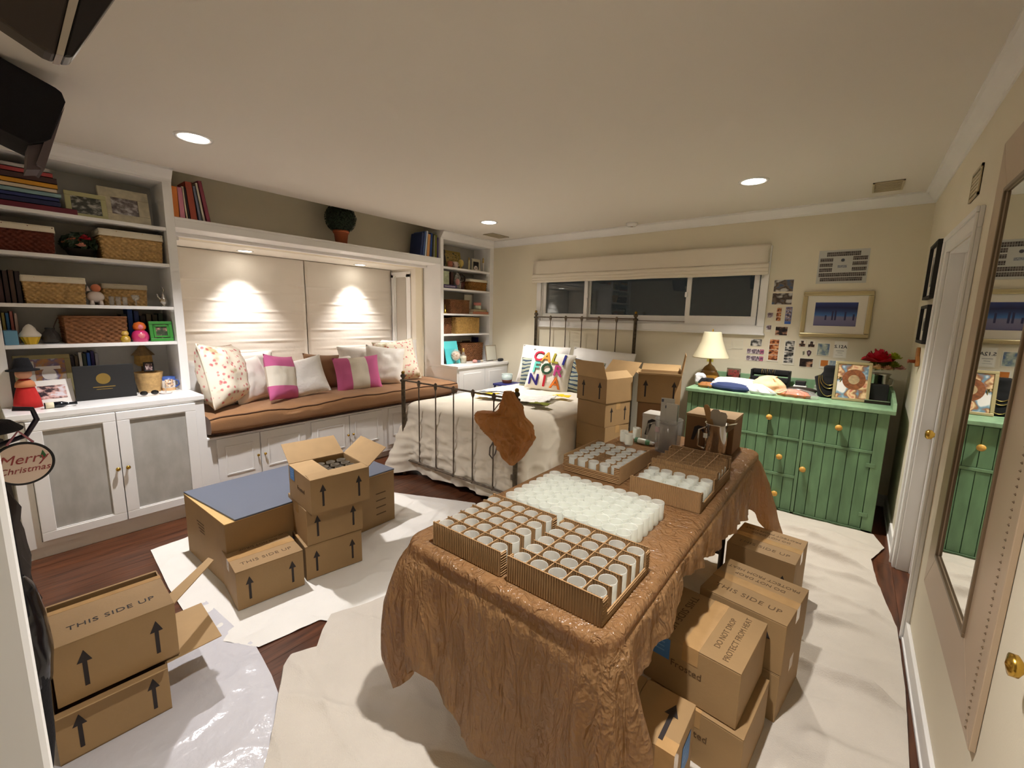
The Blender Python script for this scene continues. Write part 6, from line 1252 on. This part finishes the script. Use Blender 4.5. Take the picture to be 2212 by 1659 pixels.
# kraft and white boxes with a black arch mark at the far end of the table
def arch(par, c, s, m4): 
    mb = MB(); mb.prism([(-.030*s, 0), (-.014*s, 0), (.004*s, .060*s), (.020*s, .068*s), (.034*s, .050*s), (.040*s, .064*s), (.030*s, .086*s), (.004*s, .090*s), (-.016*s, .078*s)], 'z', 0, .0008); mb.xf(m4); part(par, 'arch_mark', mb, ink, label='black arch mark')
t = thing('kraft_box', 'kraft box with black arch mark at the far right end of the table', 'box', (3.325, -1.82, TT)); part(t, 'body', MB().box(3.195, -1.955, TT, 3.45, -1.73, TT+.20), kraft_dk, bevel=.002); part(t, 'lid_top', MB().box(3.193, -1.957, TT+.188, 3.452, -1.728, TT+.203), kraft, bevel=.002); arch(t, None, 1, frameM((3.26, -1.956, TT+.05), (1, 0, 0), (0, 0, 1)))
t = thing('white_box', 'white box with black arch mark behind the clear jug', 'box', (3.03, -1.92, TT)); part(t, 'body', MB().box(2.945, -1.985, TT, 3.10, -1.86, TT+.165), M('white carton', (206, 200, 190), .6), bevel=.002); part(t, 'lid', MB().box(2.944, -1.986, TT+.145, 3.101, -1.859, TT+.167), M('white carton', (206, 200, 190), .6), bevel=.002); arch(t, None, 1.15, frameM((3.0, -1.9865, TT+.035), (1, 0, 0), (0, 0, 1)))
# ================================================================ cartons
def faceM(face, w, d, h, u, v, off=.0008):
    if face == '+x': return frameM((w/2+off, u, v), (0, 1, 0), (0, 0, 1))
    if face == '-x': return frameM((-w/2-off, -u, v), (0, -1, 0), (0, 0, 1))
    if face == '-y': return frameM((u, -d/2-off, v), (1, 0, 0), (0, 0, 1))
    if face == '+y': return frameM((-u, d/2+off, v), (-1, 0, 0), (0, 0, 1))
def arrow_mb(m4, s=1.0):
    mb = MB(); mb.prism([(-.0055*s, -.06*s), (.0055*s, -.06*s), (.0055*s, .022*s), (.0175*s, .022*s), (0, .062*s), (-.0175*s, .022*s), (-.0055*s, .022*s)], 'z', 0, .0006); return mb.xf(m4)
def carton(lab, c, size, yaw, flaps=None, arrows=(), text_side=None, top_text=True, tape=True, sticker=None, side_text=None, m=None, group=None, name='carton', bottom=True, text2=True, ascale=1.0):
    """closed when flaps is None; else dict edge->(angle from vertical outward, length fraction). top_text: dir of THIS SIDE UP"""
    w, d, h = size; t = thing(name, lab, 'box', c, yaw, group); m = m or kraft; g = .0045
    if flaps is None:
        part(t, 'body', MB().box(-w/2, -d/2, 0, w/2, d/2, h-.004), m, local=True, bevel=.003)
        ax = 'x' if text_side in ('+x', '-x', None) else 'y'
        for s_ in (-1, 1):
            b = MB().box((.001 if s_ > 0 else -w/2), -d/2, h-.004, (w/2 if s_ > 0 else -.001), d/2, h) if ax == 'x' else MB().box(-w/2, (.001 if s_ > 0 else -d/2), h-.004, w/2, (d/2 if s_ > 0 else -.001), h)
            part(t, 'flap', b, m, local=True, bevel=.0015)
        if tape:
            b = MB(); tw = .026
            if ax == 'x': b.box(-tw, -d/2-.0006, h, tw, d/2+.0006, h+.0006); b.box(-tw, -d/2-.0008, h-.06, tw, -d/2-.0002, h); b.box(-tw, d/2+.0002, h-.06, tw, d/2+.0008, h)
            else: b.box(-w/2-.0006, -tw, h, w/2+.0006, tw, h+.0006); b.box(-w/2-.0008, -tw, h-.06, -w/2-.0002, tw, h); b.box(w/2+.0002, -tw, h-.06, w/2+.0008, tw, h)
            part(t, 'tape', b, tape_m, local=True)
        if top_text and text_side:
            # text reads for someone standing on text_side
            R = {'+x': Q, '-x': -Q, '-y': 0, '+y': PI}[text_side]; M4 = Matrix.Rotation(R, 4, 'Z')
            dd = w if ax == 'x' else d
            text_part(t, 'THIS SIDE UP', M4@frameM((0, -dd*.28, h+.0003), (1, 0, 0), (0, 1, 0)), .038, ink_brown, local=True, space=1.1)
            if text2:
                M5 = Matrix.Rotation(R+PI, 4, 'Z')
                text_part(t, 'DO NOT DROP', M5@frameM((0, -dd*.20, h+.0003), (1, 0, 0), (0, 1, 0)), .027, ink_brown, local=True); text_part(t, 'PROTECT FROM HEAT', M5@frameM((0, -dd*.33, h+.0003), (1, 0, 0), (0, 1, 0)), .027, ink_brown, local=True)
    else:
        b = MB(); b.box(-w/2, -d/2, 0, w/2, -d/2+g, h); b.box(-w/2, d/2-g, 0, w/2, d/2, h); b.box(-w/2, -d/2+g, 0, -w/2+g, d/2-g, h); b.box(w/2-g, -d/2+g, 0, w/2, d/2-g, h); b.box(-w/2, -d/2, 0, w/2, d/2, g)
        part(t, 'body', b, m, local=True)
        for e, (ang, frac) in flaps.items():
            L = (d if e in ('-y', '+y') else w)*.5*frac; W = w if e in ('-y', '+y') else d
            R = {'-y': 0, '+x': Q, '+y': PI, '-x': -Q}[e]; D = d if e in ('-y', '+y') else w
            # local: hinge along x at y=-D/2, z=h ; flap goes outward (-y) and up
            fb = MB(); sa, ca = math.sin(ang), math.cos(ang); nn = 5
            pts = [(-W/2+.002, 0), (W/2-.002, 0), (W/2-.006, L), (-W/2+.006, L)]
            fv = []
            for off in (0, g*.8):
                for (px, l) in pts: fv.append((px, -D/2-sa*l+ca*off, h+ca*l+sa*off))
            fb.add(fv, [(0, 1, 2, 3), (7, 6, 5, 4), (0, 4, 5, 1), (1, 5, 6, 2), (2, 6, 7, 3), (3, 7, 4, 0)])
            part(t, 'flap', fb.xf(Matrix.Rotation(R, 4, 'Z')), kraft_in if m is kraft else m, local=True)
    for (f, u) in arrows:
        part(t, 'arrow', arrow_mb(faceM(f, w, d, h, u, h*.5), ascale), ink, local=True)
    if sticker:
        f, u, v, sw, sh = sticker; mb = MB().box(-sw/2, -sh/2, 0, sw/2, sh/2, .0006).xf(faceM(f, w, d, h, u, v)); st_ = part(t, 'sticker', mb, blue_lab, local=True, label='blue sticker')
        lb = MB(); 
        for k in range(3): lb.box(-sw*.25, sh*(.22-.2*k), .0006, sw*.25, sh*(.27-.2*k), .0009)
        part(st_, 'sticker_print', lb.xf(faceM(f, w, d, h, u, v)), M('pale blue print', (120, 160, 206), .6), local=True)
    if side_text:
        f, u, v, s_, sz = side_text; text_part(t, s_, faceM(f, w, d, h, u, v), sz, ink_brown, local=True)
    return t
BX_, BH = .315, .205
def from_front(F, yaw, w=BX_, d=BX_, corner=(1, -1)):
    """centre of a carton whose local corner (sx*w/2, sy*d/2) stands at F"""
    R = Matrix.Rotation(yaw, 2); o = R@Vector((corner[0]*w/2, corner[1]*d/2)); return (F[0]-o.x, F[1]-o.y)
A2 = (('+x', -.10), ('+x', .10))
# left group: single carton, stack of three, big blue-topped box
ya = math.radians(-7); c = from_front((1.677, -3.826), ya)
carton('taped carton printed THIS SIDE UP in front of the big slate topped box', (*c, .006), (BX_, BX_, BH), ya, arrows=A2, text_side='+x')
ys_ = math.radians(-10); c = from_front((1.690, -3.490), ys_)
carton('bottom carton of the stack of three beside the slate topped box', (*c, .006), (BX_, BX_, .197), ys_, arrows=A2, text_side='+x', sticker=('-y', -.08, .13, .07, .08), group='stack of three cartons')
ym = math.radians(-9); c2 = from_front((1.688, -3.475), ym)
carton('middle carton of the stack of three beside the slate topped box', (*c2, .204), (BX_+.005, BX_, .205), ym, arrows=A2, text_side='+x', group='stack of three cartons')
yt = math.radians(-7); c3 = from_front((1.76, -3.475), yt)
tp = carton('open topmost carton of the stack with flaps spread', (*c3, .410), (BX_+.02, BX_+.01, .195), yt, flaps={'-y': (math.radians(-89), .80), '+x': (math.radians(-86), .50), '-x': (math.radians(58), .95), '+y': (math.radians(52), .9)}, arrows=A2, sticker=('-y', -.11, .155, .07, .07), side_text=('-y', .02, .10, 'Frosted', .035), group='stack of three cartons')
for i in range(5):
    for j in range(5):
        if (i+j) % 1 == 0:
            b = MB().lathe([(.026, .15), (.026, .172), (.022, .172), (.022, .15)], 14, (-.126+i*.063, -.126+j*.063, 0)); part(tp, 'cell_ring', b, M('grey divider', (96, 84, 66), .8), local=True, smooth=True) if (i*5+j) < 25 else None
part(tp, 'divider_sheet', MB().box(-.155, -.155, .145, .155, .155, .15), M('dark divider', (54, 46, 38), .9), local=True)
yb_ = math.radians(1); 
bg = thing('big_box', 'big flat cardboard box topped with a slate grey board', 'box', (1.14, -3.26, .006), yb_)
part(bg, 'body', MB().box(-.31, -.535, 0, .31, .535, .365), kraft, local=True, bevel=.003)
part(bg, 'top_flap', MB().box(-.31, -.535, .365, .31, .535, .369), M('pale cardboard', (206, 170, 110), .8), local=True)
part(bg, 'slate_board', MB().prism([(-.312, -.534), (.312, -.485), (.312, .537), (-.312, .537)], 'z', .3695, .380), M('slate board', (96, 102, 116), .55), local=True, bevel=.002).rotation_euler = (0, 0, 0)
b = MB()
for k in range(5): b.box(.18, -.10+.0, 0, .2, 0, 0)
mk = MB()
for k in range(4): mk.box(-.06+.012*k, .10-.018*k, 0, .05, .106-.018*k, .0005)
part(bg, 'print_block', mk.xf(faceM('-y', .62, 1.07, .365, -.05, .16)), ink_brown, local=True)
mk2 = MB()
for k in range(4): mk2.box(-.05, .10-.05*k, 0, .03, .108-.05*k, .0005)
part(bg, 'print_block', mk2.xf(faceM('+x', .62, 1.07, .365, .43, .13)), ink_brown, local=True)
# near left pair
yl = math.radians(-3)
carton('lower carton at the near left corner with its rim flap folded out', (1.915, -4.325, .006), (.30, .29, .185), yl, flaps={'+x': (math.radians(75), .30), '-x': (math.radians(80), .3), '+y': (math.radians(88), 1.2)}, arrows=(('+x', -.09), ('+x', .10)), group='near left pair of cartons')
ul = carton('upper open carton printed THIS SIDE UP at the near left corner', (1.91, -4.298, .205), (.30, .315, .205), yl, flaps={'-x': (math.radians(150), .5)}, arrows=(('+x', -.085), ('+x', .10)), group='near left pair of cartons', ascale=1.05)
part(ul, 'flap', MB().box(-.095, -.1575, .205, .15, .1575, .209), kraft, local=True, bevel=.001)
part(ul, 'tape', MB().box(-.098, -.158, .2092, -.07, .158, .2096), tape_m, local=True)
text_part(ul, 'THIS SIDE UP', frameM((.06, .0, .2095), (0, 1, 0), (-1, 0, 0)), .037, ink, local=True, space=1.08)
for i in range(4):
    part(ul, 'divider', MB().box(-.14, -.12+i*.08, .02, .03, -.117+i*.08, .19), corr, local=True); part(ul, 'divider', MB().box(-.12+i*.05, -.15, .02, -.117+i*.05, .15, .188), corr, local=True)
part(ul, 'flap_strip', MB().prism([(1.975, -4.143), (2.053, -4.147), (1.836, -3.951), (1.797, -3.96)], 'z', .398, .402), kraft_in)
# right group beside the table
y2 = math.radians(-8); c = from_front((3.838, -2.812), y2, .305, .31)
carton('lower carton of the second stack beside the table', (*c, .006), (.305, .31, .195), y2, arrows=(('-y', .1),), text_side='-y', group='cartons along the table')
carton('upper carton printed THIS SIDE UP in the second stack beside the table', (*c, .202), (.31, .31, .205), y2, arrows=(('-y', .09),), text_side='-y', group='cartons along the table')
y1_ = math.radians(-5); c = from_front((3.812, -2.125), y1_, .315, .32)
carton('carton printed THIS SIDE UP nearest the green dresser', (*c, .006), (.315, .32, .300), y1_, arrows=(('-y', .11),), text_side='-y', group='cartons along the table', ascale=1.2)
y3 = math.radians(-5); c = from_front((3.757, -3.150), y3, .31, .312)
carton('carton with DO NOT DROP print on top of the stack by the table corner', (*c, .205), (.31, .312, .200), y3, text_side='-x', side_text=('-y', -.01, .11, 'Frosted', .034), sticker=('-y', -.105, .15, .075, .075), group='cartons along the table')
c = from_front((3.785, -3.165), y3, .31, .312)
carton('carton at the bottom of the stack by the table corner', (*c, .006), (.31, .312, .196), y3, text_side='-x', side_text=('-y', .0, .11, 'Frosted', .034), group='cartons along the table')
r5 = carton('carton turned on its side at the near table corner', (3.505, -3.345, .006), (.305, .205, .30), 0, text_side=None, top_text=False, tape=False, sticker=('+x', .02, .20, .08, .10), group='cartons along the table')
part(r5, 'arrow', arrow_mb(frameM((.105, -.01, .3005), (1, 0, 0), (0, 1, 0)), 1.15), ink, local=True); part(r5, 'tape', MB().box(.10, -.1032, .20, .1532, -.06, .3008), tape_m, local=True)
# tall stacks between bed and dresser
yT = math.radians(-15); TC = (2.292, -1.185); th_ = .196
ordt = ['bottom', 'second', 'third', 'fourth']
for k in range(4): carton(f'{ordt[k]} carton from the floor in the tall stack beside the bed', (*TC, .006+k*(th_+.0006)), (.312, .312, th_), yT+(.03 if k == 2 else 0), arrows=(('+x', -.08), ('+x', .09)) if k == 3 else (), text_side='-y', top_text=False, group='tall stack beside the bed')
carton('open carton on top of the tall stack beside the bed', (*TC, .006+4*(th_+.0006)), (.325, .322, .20), yT, flaps={'-y': (math.radians(20), .9), '-x': (math.radians(35), .5), '+x': (math.radians(-50), .5), '+y': (math.radians(45), 1.0)}, arrows=(('-y', -.09), ('-y', .09)), group='tall stack beside the bed', ascale=1.15)
yU = math.radians(18); UC = (2.60, -.73)
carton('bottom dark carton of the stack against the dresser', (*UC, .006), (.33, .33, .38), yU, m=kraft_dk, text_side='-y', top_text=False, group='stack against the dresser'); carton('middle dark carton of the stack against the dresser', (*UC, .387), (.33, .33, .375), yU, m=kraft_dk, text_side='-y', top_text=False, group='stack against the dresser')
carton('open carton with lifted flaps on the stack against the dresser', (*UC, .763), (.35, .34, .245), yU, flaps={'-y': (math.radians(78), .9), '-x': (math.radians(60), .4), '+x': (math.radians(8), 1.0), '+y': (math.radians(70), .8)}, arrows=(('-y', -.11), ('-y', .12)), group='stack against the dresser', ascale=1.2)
# ================================================================ drop cloths on the floor
def pl(pts, t):
    """point at fraction t of a polyline"""
    pts = [Vector(p) for p in pts]; ls = [(b-a).length for a, b in zip(pts, pts[1:])]; s = t*sum(ls)
    for (a, b), l in zip(zip(pts, pts[1:]), ls):
        if s <= l+1e-9: return a+(b-a)*(s/l if l else 0)
        s -= l
    return pts[-1]
def sheet(bottom, right, top, left, nu, nv, zfn):
    """Coons patch; bottom & top run left to right, left & right run bottom to top"""
    P00, P10, P01, P11 = Vector(bottom[0]), Vector(bottom[-1]), Vector(top[0]), Vector(top[-1]); b = MB()
    def f(u, v):
        p = pl(bottom, u)*(1-v)+pl(top, u)*v+pl(left, v)*(1-u)+pl(right, v)*u-(P00*(1-u)*(1-v)+P10*u*(1-v)+P01*(1-u)*v+P11*u*v)
        e = min(u, v, 1-u, 1-v); return (p.x, p.y, zfn(p.x, p.y, e, u, v))
    b.grid(f, nu, nv); return b
canvas = M('beige canvas', (206, 197, 184), .95, var=.06, vscale=4, bump=.3, bscale=220)
canvas_w = M('white painters cloth', (232, 228, 220), .9, var=.03, vscale=6, bump=.15, bscale=160)
plast = mix_mat('milky plastic sheet', (224, 222, 226), .18, transl=.15, transp=.06, bump=.35, bscale=26)
def zc(seed, amp, base=.003, sx=4, sy=4):
    def f(x, y, e, u, v):
        r = ridge(x*sx*.5+seed, y*sy*.5, seed)**3*.6+ridge(x*sx+3*seed, y*sy*1.3, 2.0+seed)**4*.4
        return base+amp*max(0, r)*min(1, e*14+.25)+amp*.25*(1+nz(x*12+seed, y*12))*.5
    return f
def flat_under(f, regs, base):
    """cloth pressed flat under the things standing on it"""
    def g(x, y, e, u, v):
        z = f(x, y, e, u, v); k = 1.0
        for (cx, cy, hx, hy) in regs:
            d = max(abs(x-cx)-hx, abs(y-cy)-hy, 0); k = min(k, min(1, d/.05))
        return base+(z-base)*k
    return g
REG = [(2.45, -3.0, .35, .8), (1.53, -3.65, .22, .22), (1.57, -3.33, .24, .24), (1.14, -3.26, .33, .56), (1.92, -4.32, .20, .18), (3.70, -2.66, .2, .2), (3.67, -1.97, .2, .2), (3.62, -3.0, .2, .2), (3.505, -3.345, .18, .13), (2.29, -1.18, .23, .23), (2.6, -.73, .25, .25), (2.9, -3.41, .03, .03), (3.46, -3.41, .03, .03), (2.9, -2.0, .03, .03), (3.46, -2.0, .03, .03)]
s1 = sheet([(.66, -3.95), (1.2, -3.99), (1.75, -4.0), (2.0, -3.86)], [(2.0, -3.86), (2.04, -3.60), (2.40, -3.4), (2.6, -2.6)], [(.62, -2.62), (1.05, -2.44), (1.7, -2.15), (2.6, -2.6)], [(.66, -3.95), (.64, -3.72), (.60, -3.2), (.62, -2.62)], 150, 150, flat_under(zc(1.3, .022), REG, .0035))
solo('drop_cloth', s1, canvas_w, 'white painters drop cloth under the left cartons', 'drop cloth', 'drop cloths on the floor', True)
s2 = sheet([(1.60, -4.56), (2.2, -4.60), (2.9, -4.60)], [(2.9, -4.60), (2.80, -4.10), (2.72, -3.96)], [(1.45, -3.90), (1.98, -3.865), (2.20, -3.89), (2.43, -3.935), (2.72, -3.96)], [(1.60, -4.56), (1.55, -4.2), (1.45, -3.90)], 150, 90, flat_under(zc(4.7, .012, .0045, 5, 5), REG[1:], .0055))
solo('plastic_sheet', s2, plast, 'shiny milky plastic sheet under the near left cartons', 'plastic sheet', 'drop cloths on the floor', True)
FOLDS = [(-1.02, .12, .030, .030), (-1.25, -.08, .034, .028), (-1.50, .22, .026, .034), (-1.78, -.15, .036, .026), (-2.05, .05, .028, .030), (-2.42, -.30, .038, .030), (-2.75, -.10, .026, .036), (-3.15, .35, .036, .034), (-3.55, .10, .030, .04), (-3.95, -.25, .028, .04)]
def canvas_z(x, y, e, u, v):
    z = zc(8.1, .026, .008, 2.6, 4.2)(x, y, e, u, v)
    for (yk, sl, a, w) in FOLDS:
        d = y-(yk+sl*(x-3.95)+.05*math.sin(x*5+yk*3)+.02*nz(x*6, yk)); k = max(0, min(1, (x-3.60)/.12))*min(1, e*20+.1)
        z += a*1.5*math.exp(-(d/(w*.75))**2)*k*(.6+.4*math.sin(x*9+yk*7))
    for (x0_, y0_, sl, a) in ((2.55, -3.80, .5, .016), (2.75, -3.62, .3, .014), (2.40, -3.55, -.6, .014)):
        d = y-(y0_+sl*(x-x0_)+.02*nz(x*5, y0_)); z += a*math.exp(-(d/.025)**2)*max(0, 1-abs(x-x0_)/.3)
    return z
s3 = sheet([(2.74, -3.96), (2.95, -4.40), (3.4, -4.45), (4.15, -4.45)], [(4.15, -4.45), (4.20, -3.2), (4.235, -2.3), (4.235, -1.85), (4.17, -1.40), (4.15, -1.13), (4.225, -.88), (4.17, -.70)], [(2.10, -1.0), (2.75, -.705), (3.4, -.69), (4.17, -.70)], [(2.74, -3.96), (2.44, -3.915), (2.20, -3.845), (2.155, -3.79), (2.20, -3.70), (2.12, -3.63), (2.05, -3.55), (2.12, -3.36), (2.2, -2.9), (2.2, -2.3), (2.10, -1.0)], 230, 330, flat_under(canvas_z, REG[1:], .007))
solo('drop_cloth', s3, canvas, 'beige canvas drop cloth under the long table and along the right wall', 'drop cloth', 'drop cloths on the floor', True)
# ================================================================ left edge: wall rack things
t = thing('television', 'dark flat television with a silver edge tilted down from the front wall', 'television', (2.0, -4.45, 2.05))
tv_d = M('dark grey plastic', (58, 48, 42), .5); tv_f = M('glossy black plastic', (30, 24, 26), .25)
part(t, 'back_shell', MB().prism([(-4.60, 2.18), (-4.335, 2.050), (-4.318, 2.048), (-4.245, 2.32), (-4.22, 2.43), (-4.60, 2.43)], 'x', 2.34, 2.40), tv_d, bevel=.006)
part(t, 'silver_strip', MB().prism([(-4.318, 2.048), (-4.306, 2.049), (-4.235, 2.30), (-4.21, 2.425), (-4.222, 2.43), (-4.247, 2.32)], 'x', 2.34, 2.404), silver)
part(t, 'front_bezel', MB().prism([(-4.306, 2.049), (-4.29, 2.055), (-4.279, 2.075), (-4.13, 2.36), (-4.10, 2.43), (-4.21, 2.425), (-4.235, 2.30)], 'x', 2.34, 2.40), tv_f, bevel=.004)
t = thing('speaker', 'black loudspeaker on a grey wall bracket near the ceiling', 'speaker', (1.1, -4.3, 2.1))
part(t, 'cabinet', MB().prism([(-4.45, 2.43), (-4.316, 2.425), (-4.172, 2.372), (-4.155, 2.36), (-4.147, 2.326), (-4.205, 2.165), (-4.222, 2.150), (-4.268, 2.127), (-4.36, 2.165), (-4.45, 2.20)], 'x', .95, 1.20), black_cloth, bevel=.004)
part(t, 'side_trim', MB().prism([(-4.157, 2.29), (-4.150, 2.31), (-4.235, 2.04), (-4.258, 2.055), (-4.225, 2.15), (-4.205, 2.165)], 'x', .97, 1.19), M('mauve grey plastic', (96, 84, 88), .5))
part(t, 'bracket', MB().prism([(-4.27, 2.13), (-4.225, 2.15), (-4.245, 2.04), (-4.285, 2.03)], 'x', 1.02, 1.16), M('mauve grey plastic', (96, 84, 88), .5)); part(t, 'wall_arm', MB().box(1.06, -4.64, 2.24, 1.12, -4.43, 2.30), black)
# coat, hat, sign, bag and umbrella hanging on the front wall
HX = 2.45
t = thing('wall_hook_rail', 'black hook rail on the front wall holding the hat and bag', 'hook rail', (HX, -4.62, 1.2)); part(t, 'rail', MB().box(HX-.25, -4.64, 1.24, HX+.15, -4.615, 1.30), black); 
for dx in (-.18, 0, .12): part(t, 'hook', MB().tube([(HX+dx, -4.615, 1.25), (HX+dx, -4.56, 1.24), (HX+dx, -4.55, 1.27)], .006, 8), black, True)
t = thing('hat', 'black felt hat hanging at the left edge', 'hat', (HX, -4.53, 1.16)); part(t, 'crown', MB().lathe([(0, .095), (.035, .088), (.046, .05), (.05, .02)], 22, (HX, -4.545, 1.205)), black_cloth, True); part(t, 'brim', MB().lathe([(.046, .022), (.07, .018), (.088, .0), (.086, -.004), (.065, .012), (.046, .016)], 26, (HX, -4.545, 1.205), sx=.7), black_cloth, True)
t = thing('umbrella', 'black umbrella with curved handle hanging below the hat', 'umbrella', (HX, -4.49, .30)); part(t, 'handle', MB().tube([(HX-.02, -4.50, 1.165), (HX-.02, -4.455, 1.18), (HX-.02, -4.435, 1.215), (HX-.02, -4.44, 1.24), (HX-.02, -4.47, 1.245)], .0055, 10), M('dark violet handle', (34, 28, 48), .3), True); part(t, 'canopy', MB().lathe([(.006, 0), (.02, .10), (.028, .30), (.024, .45), (.010, .52), (.008, .88)], 14, (HX-.02, -4.505, .30)), black_cloth, True)
t = thing('coat', 'dark coat hanging on the front wall behind the round sign', 'coat', (HX-.12, -4.55, .6)); b = inflate(interp_rows([(0, -.09, .09, .05), (.2, -.10, .10, .055), (.4, -.09, .09, .055), (.52, -.06, .06, .05), (.58, -.03, .03, .03)], 22), (0, 0, 0), 24, noise_a=.2, seed=6); b.xf(Matrix.Translation((HX-.12, -4.545, .60))@Matrix.Rotation(0, 4, 'Z')); part(t, 'cloth', b, M('charcoal cloth', (56, 50, 48), .95), True); part(t, 'collar', MB().tube([(HX-.15, -4.53, 1.16), (HX-.12, -4.50, 1.15), (HX-.09, -4.53, 1.16)], .014, 8), M('charcoal cloth', (56, 50, 48), .95), True)
t = thing('shoulder_bag', 'black glossy shoulder bag hanging low at the left edge', 'bag', (HX-.05, -4.50, .56)); b = inflate(interp_rows([(0, -.035, .04, .05), (.08, -.045, .05, .06), (.18, -.045, .045, .06), (.25, -.03, .035, .045), (.28, -.02, .02, .02)], 20), (0, 0, 0), 24, noise_a=.1, seed=2); b.xf(Matrix.Translation((HX-.05, -4.512, .55))@Matrix.Rotation(Q, 4, 'Z')); part(t, 'pouch', b, M('black patent', (22, 20, 24), .2), True); part(t, 'strap', MB().tube([(HX-.05, -4.53, .80), (HX-.05, -4.54, 1.0), (HX-.05, -4.55, 1.24)], .008, 8), black, True); part(t, 'clasp', MB().box(HX-.01, -4.535, .80, HX+.0, -4.51, .825), silver)
t = thing('holiday_sign', 'round cream wooden sign reading Merry Christmas', 'sign', (HX+.01, -4.448, 1.10)); cx_, cy_, cz_ = HX+.02, -4.468, 1.125
rsx = Matrix.Rotation(Q, 3, 'Y')
part(t, 'disc', MB().lathe([(0, 0), (.0455, 0), (.0455, .006), (0, .006)], 40, (cx_, cy_, cz_), rsx), M('cream painted wood', (222, 200, 184), .6)); part(t, 'rim', MB().tube([(cx_+.004, cy_+.047*math.cos(a*PI/24), cz_+.047*math.sin(a*PI/24)) for a in range(48)], .003, 8, True), black, True)
red = M('crimson script', (150, 60, 60), .6)
text_part(t, 'Merry', frameM((cx_+.0066, cy_, cz_+.010), (0, 1, 0), (0, 0, 1)), .030, red, shear=.3); text_part(t, 'Christmas', frameM((cx_+.0066, cy_, cz_-.014), (0, 1, 0), (0, 0, 1)), .0195, red, shear=.3)
for dy, dz in ((.032, .016), (-.036, .0)): part(t, 'painted_tree', MB().prism([(cy_+dy-.006, cz_+dz-.008), (cy_+dy+.006, cz_+dz-.008), (cy_+dy, cz_+dz+.010)], 'x', cx_+.006, cx_+.0068), M('green paint', (40, 96, 50), .6))
part(t, 'ribbon', MB().tube([(cx_+.004, cy_-.02, cz_+.046), (cx_, cy_, cz_+.075), (cx_+.004, cy_+.02, cz_+.046)], .0025, 6), M('pink ribbon', (176, 110, 120), .7), True)
